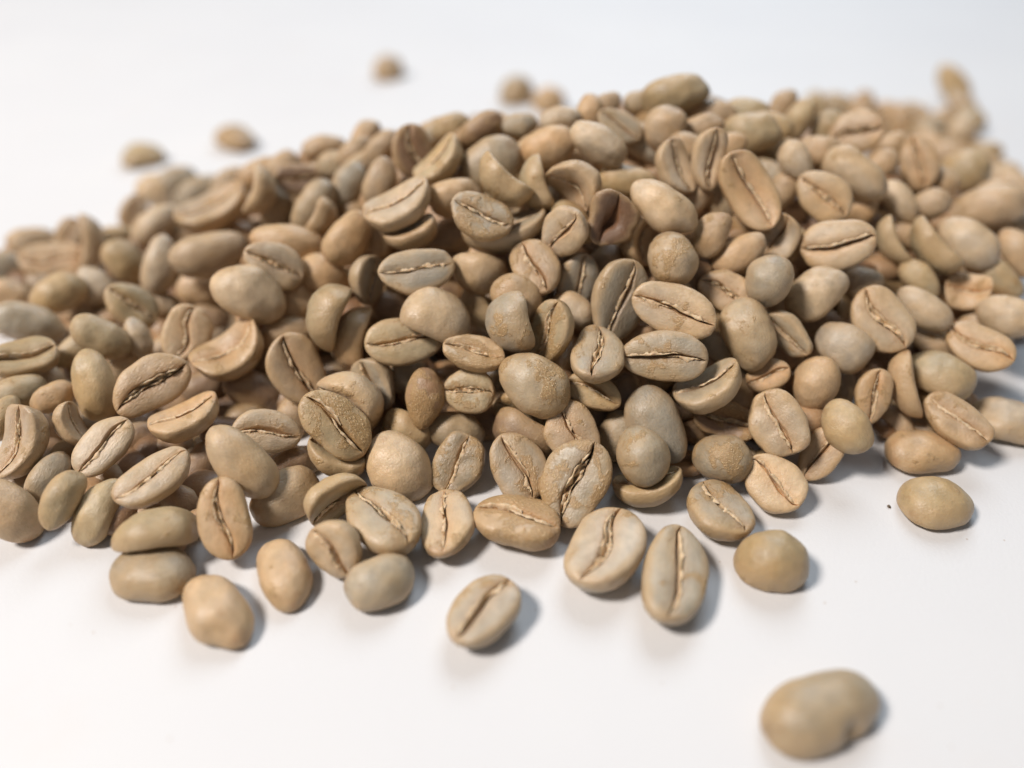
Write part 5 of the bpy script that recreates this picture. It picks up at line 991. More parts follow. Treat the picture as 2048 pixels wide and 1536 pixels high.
(3.96, 10.42, 1.97, 0.09, 0.17, 0.91, 0.36, 0.85),
(3.72, 10.79, 2.25, 0.14, 0.39, -0.85, -0.32, 0.85),
(4.17, 12.19, 1.94, 0.46, -0.54, 0.67, -0.22, 0.85),
(3.49, 13.96, 1.49, 0.29, -0.16, 0.10, 0.94, 0.85),
(3.52, 14.56, 1.14, 0.95, -0.04, 0.07, -0.31, 0.85),
(3.47, 14.96, 0.90, 0.88, 0.28, -0.02, 0.38, 0.85),
(3.82, 15.60, 0.43, 0.91, -0.26, -0.03, 0.31, 0.85),
(3.68, 16.59, 0.19, 0.37, -0.03, -0.07, 0.93, 0.85),
(3.70, 17.24, 0.19, 0.54, -0.04, -0.06, 0.84, 0.85),
(3.73, 17.61, 0.19, 0.75, -0.06, 0.05, -0.66, 0.85),
(4.25, 8.40, 0.91, 0.46, -0.51, -0.29, 0.67, 0.85),
(4.42, 8.53, 1.28, 0.02, 0.07, -0.35, 0.94, 0.85),
(4.95, 10.20, 1.08, 0.40, 0.38, 0.49, 0.67, 0.85),
(4.44, 9.86, 1.68, 0.45, -0.05, -0.37, 0.82, 0.85),
(4.62, 11.18, 1.70, 0.38, 0.03, 0.37, -0.85, 0.85),
(4.53, 11.92, 1.81, 0.50, -0.78, -0.28, 0.23, 0.85),
(4.28, 14.02, 1.35, 0.93, 0.07, -0.22, 0.29, 0.85),
(4.05, 14.39, 1.17, 0.08, -0.28, 0.60, -0.75, 0.85),
(4.15, 14.94, 0.82, 0.18, -0.49, -0.69, 0.49, 0.85),
(4.08, 15.75, 0.29, 0.71, -0.66, -0.13, 0.23, 0.85),
(4.18, 16.16, 0.19, 0.94, -0.07, -0.02, 0.33, 0.85),
(4.29, 16.69, 0.19, 0.48, -0.04, 0.07, -0.87, 0.85),
(4.07, 17.07, 0.19, 0.85, -0.06, 0.04, -0.52, 0.85),
(4.15, 17.83, 0.19, 0.95, -0.07, 0.02, -0.31, 0.85),
(5.12, 8.50, 0.46, 0.18, -0.04, -0.12, -0.98, 0.85),
(5.06, 9.09, 1.11, 0.09, 0.94, -0.31, 0.13, 0.85),
(5.20, 10.12, 1.11, 0.14, 0.83, -0.54, -0.06, 0.85),
(5.13, 10.40, 1.53, 0.44, -0.65, 0.41, -0.45, 0.85),
(5.10, 10.40, 1.73, 0.15, -0.98, 0.09, -0.02, 0.85),
(5.20, 11.29, 1.67, 0.20, 0.12, -0.92, 0.32, 0.85),
(4.84, 11.48, 2.00, 0.04, 0.14, 0.05, -0.99, 0.85),
(4.74, 13.74, 1.41, 0.07, -0.16, 0.03, -0.98, 0.85),
(4.90, 14.26, 1.11, 0.73, 0.33, -0.41, -0.43, 0.85),
(4.76, 15.13, 0.61, 0.99, 0.04, 0.13, -0.02, 0.85),
(4.59, 15.67, 0.27, 0.25, 0.69, 0.66, 0.18, 0.85),
(4.75, 16.25, 0.19, 0.94, -0.07, -0.03, 0.35, 0.85),
(4.83, 16.79, 0.19, 0.08, -0.01, 0.07, -0.99, 0.85),
(4.89, 17.19, 0.19, 0.99, -0.07, -0.01, 0.11, 0.85),
(4.57, 17.57, 0.19, 0.98, -0.07, -0.01, 0.16, 0.85),
(5.55, 7.30, 0.36, 0.75, 0.58, 0.21, 0.23, 0.85),
(5.45, 8.42, 0.62, 0.26, 0.77, 0.43, 0.40, 0.85),
(5.79, 9.13, 0.87, 0.75, 0.66, 0.02, 0.03, 0.85),
(5.69, 9.50, 1.16, 0.98, -0.06, -0.09, -0.16, 0.85),
(5.74, 10.00, 1.35, 0.88, -0.10, -0.22, -0.41, 0.85),
(5.45, 10.29, 1.80, 0.04, 0.83, 0.55, 0.10, 0.85),
(5.19, 11.36, 1.95, 0.50, 0.49, -0.64, -0.33, 0.85),
(5.21, 11.89, 1.92, 0.54, -0.01, -0.32, -0.78, 0.85),
(5.43, 12.19, 1.80, 0.06, -0.26, -0.96, 0.10, 0.85),
(5.49, 14.45, 0.88, 0.41, -0.82, 0.38, -0.12, 0.85),
(5.33, 15.04, 0.56, 0.17, -0.68, -0.59, 0.40, 0.85),
(5.50, 15.65, 0.19, 0.98, -0.07, -0.01, 0.16, 0.85),
(5.43, 16.21, 0.19, 0.44, -0.03, -0.07, 0.89, 0.85),
(5.37, 16.72, 0.19, 0.80, -0.06, 0.05, -0.60, 0.85),
(5.42, 17.33, 0.19, 0.16, -0.01, -0.07, 0.98, 0.85),
(5.17, 17.78, 0.19, 0.46, -0.03, -0.07, 0.88, 0.85),
(6.21, 8.19, 0.33, 0.69, 0.64, -0.02, 0.34, 0.85),
(6.28, 8.77, 0.77, 0.32, -0.70, 0.64, 0.02, 0.85),
(6.01, 9.33, 0.97, 0.91, 0.13, -0.24, -0.32, 0.85),
(6.46, 10.45, 1.02, 0.20, -0.71, 0.49, -0.46, 0.85),
(6.06, 10.95, 1.42, 0.53, 0.51, -0.53, -0.41, 0.85),
(6.19, 10.98, 1.53, 0.11, -0.50, -0.84, 0.16, 0.85),
(5.89, 13.75, 1.14, 0.39, -0.29, -0.11, 0.87, 0.85),
(5.91, 14.28, 0.87, 0.11, -0.20, -0.81, 0.53, 0.85),
(5.83, 15.19, 0.36, 0.22, -0.06, -0.87, -0.44, 0.85),
(5.95, 15.56, 0.19, 0.61, -0.05, -0.06, 0.79, 0.85),
(5.96, 16.23, 0.19, 0.10, -0.01, 0.07, -0.99, 0.85),
(5.98, 16.48, 0.19, 0.14, -0.01, 0.07, -0.99, 0.85),
(5.98, 17.00, 0.19, 0.11, -0.01, 0.07, -0.99, 0.85),
(5.69, 17.81, 0.19, 0.03, -0.00, 0.07, -1.00, 0.85),
(6.41, 4.48, 0.19, 0.09, -0.01, -0.07, 0.99, 0.85),
(6.65, 8.44, 0.76, 0.03, -0.97, -0.25, 0.00, 0.85),
(6.46, 9.25, 1.09, 0.60, -0.68, -0.24, 0.35, 0.85),
(7.15, 10.37, 0.81, 0.02, -0.13, 0.45, 0.88, 0.85),
(6.75, 10.57, 1.17, 0.24, 0.61, -0.75, 0.08, 0.85),
(6.97, 11.69, 1.23, 0.85, -0.18, 0.04, 0.49, 0.85),
(6.40, 13.73, 1.01, 0.43, -0.79, -0.34, 0.28, 0.85),
(6.32, 14.26, 0.78, 0.07, -0.14, 0.97, 0.17, 0.85),
(6.26, 15.61, 0.19, 0.12, -0.01, -0.07, 0.99, 0.85),
(6.25, 16.29, 0.19, 0.65, -0.05, -0.06, 0.76, 0.85),
(6.20, 17.58, 0.19, 0.99, -0.07, 0.01, -0.15, 0.85),
(7.43, 9.93, 0.77, 0.27, -0.70, 0.62, -0.23, 0.85),
(7.30, 10.75, 0.98, 0.49, 0.67, 0.47, 0.30, 0.85),
(7.38, 10.87, 1.12, 0.58, 0.07, 0.13, -0.80, 0.85),
(7.07, 14.58, 0.40, 0.44, -0.01, 0.01, 0.90, 0.85),
(6.96, 15.02, 0.19, 0.97, -0.07, -0.02, 0.24, 0.85),
(6.77, 15.70, 0.19, 0.78, -0.06, 0.05, -0.62, 0.85),
(6.79, 16.18, 0.19, 0.68, -0.05, -0.05, 0.73, 0.85),
(6.75, 17.74, 0.19, 0.08, -0.01, 0.07, -0.99, 0.85),
(7.61, 10.28, 0.93, 0.37, 0.36, 0.53, 0.67, 0.85),
(7.52, 16.63, 0.19, 0.70, -0.05, -0.05, 0.71, 0.85),
(8.04, 14.03, 0.36, 0.69, -0.03, 0.01, -0.72, 0.85),
(7.95, 14.62, 0.19, 0.10, -0.01, -0.07, 0.99, 0.85),
(8.80, 13.79, 0.19, 0.98, -0.07, 0.01, -0.17, 0.85),
(9.14, 8.99, 0.19, 0.98, -0.07, -0.02, 0.20, 0.85),
(10.89, 11.78, 0.19, 0.51, -0.04, -0.06, 0.86, 0.85),
(13.42, 16.06, 0.19, 0.73, -0.05, 0.05, -0.68, 0.85),
(-4.95, 9.93, 0.29, 0.38, -0.38, -0.59, 0.60, 0.85),
(-5.21, 11.80, 0.29, 0.13, 0.19, -0.97, -0.09, 0.85),
(-4.54, 9.69, 0.39, 0.79, 0.00, -0.27, 0.56, 0.85),
(-4.59, 10.09, 0.46, 0.67, 0.30, -0.37, -0.57, 0.85),
(-4.67, 10.73, 0.51, 0.42, -0.25, 0.72, -0.49, 0.85),
(-4.55, 11.98, 0.43, 0.06, 0.02, 0.10, 0.99, 0.85),
(-4.45, 12.16, 0.53, 0.07, 0.42, 0.89, -0.18, 0.85),
(-4.08, 9.70, 0.58, 0.37, -0.87, 0.32, -0.05, 0.85),
(-3.92, 10.11, 0.72, 0.82, 0.15, 0.24, 0.49, 0.85),
(-4.13, 10.75, 0.72, 0.11, 0.07, 0.88, 0.46, 0.85),
(-4.37, 11.78, 0.40, 0.33, -0.92, 0.20, 0.04, 0.85),
(-4.33, 12.06, 0.51, 0.12, 0.25, 0.07, 0.96, 0.85),
(-3.88, 12.40, 0.69, 0.43, 0.60, -0.35, -0.57, 0.85),
(-4.12, 12.82, 0.50, 0.89, 0.01, -0.21, -0.41, 0.85),
(-4.15, 13.38, 0.31, 0.46, -0.76, 0.43, -0.18, 0.85),
(-3.36, 8.52, 0.45, 0.34, 0.01, 0.70, 0.63, 0.85),
(-3.36, 9.08, 0.68, 0.30, 0.82, -0.46, -0.12, 0.85),
(-3.37, 9.68, 0.84, 0.19, -0.28, -0.75, 0.57, 0.85),
(-3.53, 10.44, 0.58, 0.04, -0.46, -0.81, -0.37, 0.85),
(-3.48, 11.00, 0.85, 0.02, -0.12, -0.17, -0.98, 0.85),
(-3.50, 11.10, 0.92, 0.05, 0.53, 0.84, -0.06, 0.85),
(-3.64, 11.55, 0.90, 0.25, -0.89, 0.38, 0.06, 0.85),
(-3.55, 12.13, 0.86, 0.00, -0.23, -0.91, -0.34, 0.85),
(-3.42, 12.79, 0.74, 0.24, -0.01, -0.19, -0.95, 0.85),
(-3.67, 13.31, 0.49, 0.03, 0.07, -0.24, -0.97, 0.85),
(-3.02, 8.48, 0.27, 0.29, -0.07, -0.00, 0.95, 0.85),
(-3.06, 9.00, 0.76, 0.12, -0.20, 0.96, 0.18, 0.85),
(-2.78, 9.57, 1.04, 0.22, 0.73, -0.56, -0.32, 0.85),
(-3.13, 10.94, 0.64, 0.28, 0.37, -0.57, -0.68, 0.85),
(-3.08, 11.11, 0.91, 0.53, 0.43, -0.24, -0.69, 0.85),
(-2.87, 11.18, 1.18, 0.74, -0.61, 0.10, -0.27, 0.85),
(-2.94, 11.74, 1.11, 0.28, 0.46, 0.76, 0.35, 0.85),
(-3.03, 12.22, 1.01, 0.74, -0.42, 0.36, -0.37, 0.85),
(-2.96, 12.87, 0.86, 0.60, -0.07, 0.11, 0.79, 0.85),
(-2.96, 13.22, 0.74, 0.13, 0.50, 0.85, 0.09, 0.85),
(-3.13, 13.89, 0.41, 0.76, 0.59, 0.06, -0.26, 0.85),
(-2.27, 8.39, 0.80, 0.77, 0.05, 0.10, -0.62, 0.85),
(-2.37, 9.00, 1.03, 0.33, -0.04, -0.38, 0.86, 0.85),
(-2.44, 9.56, 1.16, 0.71, 0.05, 0.14, 0.69, 0.85),
(-2.22, 10.22, 1.35, 0.49, -0.32, 0.36, -0.73, 0.85),
(-2.39, 10.60, 1.32, 0.54, -0.05, -0.12, 0.83, 0.85),
(-2.57, 11.15, 1.28, 0.27, -0.37, 0.50, -0.74, 0.85),
(-2.41, 11.84, 1.27, 0.31, 0.01, -0.45, -0.83, 0.85),
(-2.48, 12.15, 1.19, 0.10, 0.23, 0.88, 0.39, 0.85),
(-2.55, 12.63, 1.06, 0.85, 0.49, -0.14, 0.13, 0.85),
(-2.54, 13.53, 0.73, 0.80, -0.33, 0.07, -0.50, 0.85),
(-2.44, 13.78, 0.65, 0.59, 0.26, 0.56, 0.51, 0.85),
(-2.59, 14.54, 0.22, 0.95, -0.28, 0.03, -0.14, 0.85),
(-1.67, 7.42, 0.32, 0.22, 0.91, 0.18, 0.29, 0.85),
(-1.72, 7.72, 0.51, 0.64, -0.76, 0.13, -0.06, 0.85),
(-1.76, 8.49, 0.75, 0.26, 0.47, -0.68, -0.50, 0.85),
(-2.00, 9.09, 1.20, 0.03, 0.59, -0.70, -0.39, 0.85),
(-1.95, 9.65, 1.35, 0.87, -0.45, 0.18, 0.08, 0.85),
(-1.70, 10.10, 1.50, 0.04, -0.82, -0.56, 0.09, 0.85),
(-1.98, 10.74, 1.46, 0.96, 0.17, 0.07, 0.19, 0.85),
(-1.77, 10.97, 1.53, 0.65, -0.74, 0.00, 0.17, 0.85),
(-1.81, 11.68, 1.47, 0.50, -0.54, -0.40, 0.55, 0.85),
(-1.82, 12.33, 1.34, 0.57, 0.82, -0.10, -0.03, 0.85),
(-1.88, 12.71, 1.21, 0.66, -0.16, -0.15, -0.72, 0.85),
(-1.65, 13.27, 1.06, 0.55, -0.43, 0.63, -0.35, 0.85),
(-1.66, 13.70, 0.87, 0.43, 0.21, -0.72, -0.51, 0.85),
(-1.85, 14.45, 0.44, 0.27, 0.06, -0.06, 0.96, 0.85),
(-1.31, 7.53, 0.36, 0.49, -0.51, -0.65, 0.27, 0.85),
(-1.23, 8.40, 0.57, 0.29, 0.70, -0.56, -0.34, 0.85),
(-1.54, 8.83, 0.98, 0.49, -0.42, 0.32, -0.69, 0.85),
(-1.47, 9.01, 1.17, 0.87, -0.15, 0.28, -0.38, 0.85),
(-1.16, 9.59, 1.60, 0.74, 0.15, 0.30, 0.58, 0.85),
(-1.18, 10.15, 1.67, 0.28, 0.93, 0.11, 0.23, 0.85),
(-1.34, 10.60, 1.65, 0.81, 0.16, -0.04, -0.56, 0.85),
(-1.17, 10.98, 1.70, 0.37, 0.43, 0.79, 0.25, 0.85),
(-1.38, 11.69, 1.59, 0.10, 0.40, 0.74, 0.53, 0.85),
(-1.40, 12.29, 1.46, 0.89, -0.15, 0.12, 0.41, 0.85),
(-1.34, 12.92, 1.27, 0.32, 0.41, 0.84, 0.11, 0.85),
(-1.23, 13.51, 1.05, 0.72, -0.23, 0.03, 0.66, 0.85),
(-1.47, 13.94, 0.79, 0.09, -0.11, -0.79, 0.60, 0.85),
(-1.39, 14.43, 0.54, 0.13, 0.05, 0.96, 0.24, 0.85),
(-0.80, 7.36, 0.33, 0.70, 0.67, 0.17, -0.15, 0.85),
(-0.76, 8.70, 0.67, 0.64, 0.47, 0.53, 0.31, 0.85),
(-0.64, 8.90, 1.14, 0.76, 0.50, 0.39, 0.16, 0.85),
(-0.79, 9.29, 1.52, 0.26, 0.13, -0.60, -0.75, 0.85),
(-0.62, 9.45, 1.73, 0.44, 0.08, -0.25, 0.86, 0.85),
(-0.94, 9.94, 1.72, 0.81, -0.55, -0.06, -0.19, 0.85),
(-0.82, 10.53, 1.79, 0.99, -0.09, 0.04, 0.11, 0.85),
(-0.88, 11.29, 1.76, 0.08, 0.44, -0.62, -0.65, 0.85),
(-0.94, 11.65, 1.70, 0.31, -0.51, -0.75, 0.30, 0.85),
(-0.57, 12.25, 1.66, 0.78, 0.56, -0.11, 0.26, 0.85),
(-0.93, 12.77, 1.42, 0.07, 0.23, -0.65, -0.72, 0.85),
(-0.66, 13.40, 1.20, 0.50, 0.67, 0.42, 0.35, 0.85),
(-0.71, 13.98, 0.91, 0.63, -0.74, 0.05, -0.25, 0.85),
(-0.83, 14.37, 0.67, 0.02, 0.07, -0.73, 0.68, 0.85),
(-0.56, 14.82, 0.44, 0.85, -0.21, -0.35, 0.33, 0.85),
(-0.33, 8.48, 0.54, 0.16, 0.70, 0.69, -0.08, 0.85),
(-0.18, 8.59, 1.55, 0.14, -0.02, 0.29, -0.95, 0.85),
(-0.15, 9.17, 1.48, 0.01, 0.18, -0.01, 0.98, 0.85),
(-0.24, 9.56, 1.84, 0.18, 0.86, 0.48, -0.02, 0.85),
(-0.13, 9.92, 1.91, 0.19, -0.59, 0.61, -0.49, 0.85),
(-0.02, 10.67, 1.91, 0.07, -0.54, -0.84, 0.07, 0.85),
(-0.11, 11.19, 1.94, 0.01, 0.98, 0.16, -0.10, 0.85),
(-0.32, 11.52, 1.86, 0.10, -0.28, 0.95, -0.13, 0.85),
(-0.10, 12.28, 1.73, 0.90, 0.29, 0.03, 0.31, 0.85),
(-0.02, 12.91, 1.52, 0.41, 0.02, 0.13, -0.90, 0.85),
(-0.02, 13.49, 1.25, 0.62, -0.40, 0.43, -0.53, 0.85),
(-0.23, 13.81, 1.07, 0.09, 0.40, -0.87, -0.28, 0.85),
(-0.34, 14.38, 0.73, 0.45, -0.78, 0.44, 0.05, 0.85),
(-0.16, 14.87, 0.46, 0.15, -0.19, 0.95, 0.20, 0.85),
(0.46, 7.47, 0.82, 0.17, -0.65, -0.72, -0.15, 0.85),
(0.55, 7.79, 1.10, 0.97, -0.21, -0.03, -0.12, 0.85),
(0.23, 8.23, 1.40, 0.56, -0.13, 0.11, -0.81, 0.85),
(0.38, 9.14, 1.85, 0.29, 0.11, -0.27, -0.91, 0.85),
(0.48, 9.37, 1.91, 0.35, 0.91, 0.19, 0.10, 0.85),
(0.46, 10.17, 2.02, 0.03, 0.22, -0.49, -0.84, 0.85),
(0.26, 10.91, 1.95, 0.42, -0.21, 0.39, -0.79, 0.85),
(0.33, 11.18, 2.03, 0.43, 0.19, -0.07, 0.88, 0.85),
(0.15, 11.57, 1.95, 0.06, -0.14, 0.58, 0.80, 0.85),
(0.36, 12.19, 1.83, 0.51, -0.21, -0.10, -0.83, 0.85),
(0.24, 13.84, 1.10, 0.38, 0.43, -0.74, -0.36, 0.85),
(0.18, 14.52, 0.71, 0.12, 0.83, 0.48, 0.25, 0.85),
(0.22, 15.06, 0.37, 0.91, -0.13, -0.19, -0.35, 0.85),
(0.95, 7.29, 0.41, 0.96, 0.02, 0.15, -0.23, 0.85),
(0.75, 7.99, 1.01, 0.13, 0.22, -0.48, -0.84, 0.85),
(1.05, 8.54, 1.39, 0.08, 0.03, 0.05, -1.00, 0.85),
(0.78, 8.79, 1.75, 0.96, -0.13, 0.24, -0.08, 0.85),
(0.90, 9.42, 1.95, 0.24, -0.43, -0.87, 0.07, 0.85),
(0.84, 10.02, 2.04, 0.10, -0.00, 0.25, -0.96, 0.85),
(0.75, 10.54, 2.09, 0.12, 0.55, -0.83, -0.03, 0.85),
(0.71, 11.16, 2.09, 0.26, 0.58, 0.63, 0.44, 0.85),
(0.76, 11.86, 1.98, 0.94, 0.01, 0.08, -0.33, 0.85),
(0.76, 12.43, 1.80, 0.34, -0.55, 0.49, -0.58, 0.85),
(1.06, 12.96, 1.60, 0.51, -0.76, -0.40, 0.01, 0.85),
(0.83, 13.29, 1.44, 0.02, 0.51, -0.84, 0.20, 0.85),
(0.82, 13.81, 1.17, 0.29, -0.21, -0.63, 0.68, 0.85),
(0.74, 14.39, 0.83, 0.60, -0.31, -0.34, 0.65, 0.85),
(1.01, 15.10, 0.39, 0.28, 0.59, -0.53, -0.54, 0.85),
(1.43, 7.34, 0.67, 0.77, 0.12, 0.09, -0.62, 0.85),
(1.66, 8.01, 1.14, 0.34, -0.01, 0.08, 0.94, 0.85),
(1.61, 8.72, 1.44, 0.30, 0.78, 0.55, 0.02, 0.85),
(1.49, 8.77, 1.72, 0.91, 0.13, 0.00, 0.39, 0.85),
(1.52, 9.56, 1.97, 0.31, 0.30, 0.72, 0.54, 0.85),
(1.59, 9.86, 2.02, 0.17, 0.34, 0.91, -0.17, 0.85),
(1.61, 10.79, 2.16, 0.16, -0.42, 0.89, -0.03, 0.85),
(1.43, 11.17, 2.17, 0.30, 0.88, 0.28, 0.24, 0.85),
(1.25, 11.89, 2.02, 0.89, 0.38, 0.19, -0.20, 0.85),
(1.53, 12.44, 1.84, 0.88, -0.31, 0.06, -0.36, 0.85),
(1.41, 12.88, 1.65, 0.29, -0.24, 0.44, -0.82, 0.85),
(1.58, 13.33, 1.45, 0.19, 0.92, 0.22, 0.27, 0.85),
(1.34, 13.83, 1.18, 0.89, -0.37, -0.05, 0.24, 0.85),
(1.62, 14.62, 0.72, 0.39, 0.74, -0.55, -0.02, 0.85),
(1.29, 14.97, 0.49, 0.17, -0.35, 0.90, -0.20, 0.85),
(1.87, 7.41, 0.74, 0.03, -0.44, 0.79, 0.42, 0.85),
(2.14, 7.97, 1.09, 0.08, 0.16, 0.07, 0.98, 0.85),
(1.99, 8.33, 1.36, 0.46, 0.01, 0.19, -0.87, 0.85),
(2.08, 8.82, 1.66, 0.09, -0.30, -0.87, -0.38, 0.85),
(2.12, 9.60, 1.92, 0.20, 0.06, 0.91, 0.35, 0.85),
(1.88, 10.09, 2.02, 0.24, 0.54, 0.65, 0.48, 0.85),
(2.05, 10.77, 2.14, 0.20, 0.13, 0.09, -0.97, 0.85),
(2.16, 11.24, 2.14, 0.59, -0.45, 0.42, -0.53, 0.85),
(2.12, 11.87, 2.02, 0.48, 0.87, -0.05, -0.14, 0.85),
(1.91, 12.38, 1.86, 0.28, 0.49, -0.41, -0.71, 0.85),
(1.89, 12.82, 1.68, 0.95, 0.06, -0.23, -0.21, 0.85),
(1.99, 13.17, 1.52, 0.84, 0.39, -0.35, -0.15, 0.85),
(1.93, 14.03, 1.07, 0.33, -0.44, -0.58, 0.60, 0.85),
(2.06, 14.46, 0.81, 0.28, 0.16, 0.92, 0.23, 0.85),
(2.03, 14.89, 0.54, 0.24, 0.65, -0.71, 0.03, 0.85),
(2.68, 7.23, 0.49, 0.14, -0.35, -0.91, -0.17, 0.85),
(2.53, 7.91, 1.01, 0.89, -0.29, -0.29, 0.18, 0.85),
(2.40, 8.47, 1.43, 0.95, 0.09, -0.06, 0.29, 0.85),
(2.65, 8.86, 1.58, 0.70, 0.30, -0.37, -0.54, 0.85),
(2.48, 9.41, 1.80, 0.24, 0.31, 0.81, 0.44, 0.85),
(2.64, 10.15, 1.97, 0.10, 0.19, 0.93, -0.30, 0.85),
(2.59, 10.60, 2.05, 0.42, -0.78, -0.33, 0.32, 0.85),
(2.43, 11.31, 2.11, 0.83, -0.48, 0.13, 0.24, 0.85),
(2.36, 11.54, 2.08, 0.91, 0.10, 0.03, 0.40, 0.85),
(2.73, 12.10, 1.90, 0.45, 0.37, 0.58, 0.57, 0.85),
(2.57, 12.95, 1.59, 0.09, 0.13, -0.94, -0.29, 0.85),
(2.38, 13.17, 1.51, 0.79, 0.41, 0.29, 0.34, 0.85),
(2.40, 14.03, 1.06, 0.83, -0.23, -0.07, -0.51, 0.85),
(2.63, 14.53, 0.75, 0.03, 0.95, 0.17, 0.25, 0.85),
(2.61, 14.96, 0.47, 0.37, 0.52, -0.67, -0.39, 0.85),
(3.19, 7.65, 0.26, 0.56, 0.22, 0.42, 0.68, 0.85),
(3.10, 8.04, 1.02, 0.45, -0.14, -0.15, 0.87, 0.85),
(2.96, 8.35, 1.25, 0.22, 0.05, -0.97, 0.05, 0.85),
(3.26, 8.84, 1.43, 0.53, -0.72, -0.15, 0.41, 0.85),
(3.07, 9.34, 1.67, 0.79, -0.09, 0.07, 0.61, 0.85),
(3.11, 10.08, 1.87, 0.15, 0.10, -0.05, 0.98, 0.85),
(3.21, 10.41, 1.92, 0.05, -0.21, 0.72, -0.66, 0.85),
(3.19, 11.17, 1.98, 0.78, -0.62, 0.06, 0.07, 0.85),
(3.11, 11.55, 1.97, 0.80, -0.12, -0.16, 0.56, 0.85),
(2.93, 12.10, 1.87, 0.55, 0.31, 0.28, 0.72, 0.85),
(3.14, 12.98, 1.52, 0.14, -0.78, 0.56, -0.23, 0.85),
(3.00, 13.36, 1.36, 0.13, -0.27, -0.89, -0.34, 0.85),
(3.19, 13.90, 1.07, 0.28, -0.00, -0.27, 0.92, 0.85),
(3.06, 14.36, 0.82, 0.01, -0.49, 0.72, -0.49, 0.85),
(2.90, 15.18, 0.31, 0.74, -0.10, -0.04, 0.66, 0.85),
(3.57, 7.17, 0.31, 0.68, 0.09, -0.16, 0.71, 0.85),
(3.82, 8.32, 0.59, 0.22, 0.87, -0.43, -0.11, 0.85),
(3.52, 8.54, 1.22, 0.06, -0.59, 0.68, -0.42, 0.85),
(3.61, 9.14, 1.48, 0.85, -0.47, -0.07, 0.24, 0.85),
(3.72, 9.69, 1.64, 0.06, 0.14, -0.93, -0.32, 0.85),
(3.80, 10.02, 1.71, 0.51, 0.79, -0.33, -0.02, 0.85),
(3.57, 10.51, 1.86, 0.00, 0.28, -0.92, 0.26, 0.85),
(3.52, 11.10, 1.92, 0.54, -0.71, -0.36, 0.29, 0.85),
(3.70, 11.80, 1.81, 0.50, -0.21, -0.33, 0.77, 0.85),
(3.49, 12.18, 1.76, 0.45, -0.68, 0.32, -0.49, 0.85),
(3.64, 12.75, 1.55, 0.66, -0.07, 0.12, -0.74, 0.85),
(3.83, 13.45, 1.22, 0.07, 0.75, -0.60, -0.28, 0.85),
(3.55, 14.06, 0.94, 0.30, 0.17, -0.60, -0.72, 0.85),
(3.51, 14.64, 0.61, 0.37, -0.42, 0.51, -0.65, 0.85),
(3.63, 14.88, 0.44, 0.09, -0.27, 0.80, 0.54, 0.85),
(4.22, 7.46, 0.39, 0.30, 0.65, 0.57, 0.39, 0.85),
(4.44, 7.97, 0.60, 0.75, 0.50, 0.05, 0.43, 0.85),
(4.20, 8.41, 0.98, 0.39, 0.86, 0.29, 0.16, 0.85),
(4.03, 8.75, 1.20, 0.21, 0.16, -0.47, 0.84, 0.85),
(4.25, 9.30, 1.38, 0.67, 0.09, -0.26, 0.69, 0.85),
(4.29, 10.12, 1.61, 0.70, -0.69, 0.15, 0.09, 0.85),
(4.12, 10.76, 1.76, 0.45, 0.81, 0.12, 0.36, 0.85),
(4.04, 10.98, 1.80, 0.05, 0.90, 0.41, -0.12, 0.85),
(4.03, 11.76, 1.75, 0.32, -0.07, 0.77, -0.54, 0.85),
(4.04, 12.19, 1.66, 0.38, 0.20, 0.11, 0.90, 0.85),
(4.13, 12.78, 1.45, 0.12, -0.05, 0.37, -0.92, 0.85),
(4.02, 13.52, 1.15, 0.03, 0.91, 0.37, -0.18, 0.85),
(4.35, 13.80, 0.96, 0.48, -0.48, -0.67, 0.31, 0.85),
(4.17, 14.42, 0.65, 0.57, -0.68, -0.42, 0.19, 0.85),
(4.23, 14.88, 0.36, 0.35, -0.86, 0.25, -0.27, 0.85),
(4.81, 8.51, 0.88, 0.18, 0.01, 0.91, 0.38, 0.85),
(4.69, 9.06, 1.17, 0.95, -0.19, -0.01, -0.24, 0.85),
(4.99, 10.11, 1.05, 0.29, 0.82, 0.43, 0.24, 0.85),
(4.61, 10.15, 1.54, 0.14, 0.63, 0.71, 0.29, 0.85),
(4.81, 10.50, 1.55, 0.15, -0.14, -0.24, -0.95, 0.85),
(4.83, 11.22, 1.59, 0.49, -0.29, -0.61, 0.56, 0.85),
(4.75, 11.63, 1.59, 0.38, 0.84, -0.38, 0.05, 0.85),
(4.58, 12.13, 1.55, 0.31, 0.93, 0.07, 0.16, 0.85),
(4.68, 12.68, 1.37, 0.27, -0.02, -0.51, -0.82, 0.85),
(4.95, 13.32, 1.06, 0.21, 0.41, 0.89, 0.00, 0.85),
(4.88, 13.84, 0.84, 0.59, -0.62, -0.44, 0.27, 0.85),
(4.66, 14.52, 0.51, 0.12, 0.83, 0.51, -0.20, 0.85),
(5.53, 8.22, 0.27, 0.37, -0.32, 0.46, -0.74, 0.85),
(5.24, 8.42, 0.53, 0.15, -0.44, 0.87, 0.17, 0.85),
(5.16, 8.85, 0.95, 0.18, -0.09, -0.30, -0.93, 0.85),
(5.52, 9.57, 1.03, 0.44, 0.05, -0.30, 0.84, 0.85),
(5.27, 10.19, 1.37, 0.91, -0.38, 0.03, -0.16, 0.85),
(5.18, 10.72, 1.47, 0.41, 0.28, -0.71, -0.50, 0.85),
(5.16, 11.25, 1.50, 0.14, -0.11, 0.69, -0.70, 0.85),
(5.48, 11.72, 1.38, 0.63, -0.33, -0.30, 0.64, 0.85),
(5.43, 12.18, 1.32, 0.17, 0.91, -0.37, -0.02, 0.85),
(5.48, 12.88, 1.11, 0.08, 0.56, -0.82, 0.11, 0.85),
(5.45, 13.26, 0.97, 0.49, -0.07, 0.41, -0.77, 0.85),
(5.17, 14.06, 0.66, 0.79, 0.45, 0.39, 0.16, 0.85),
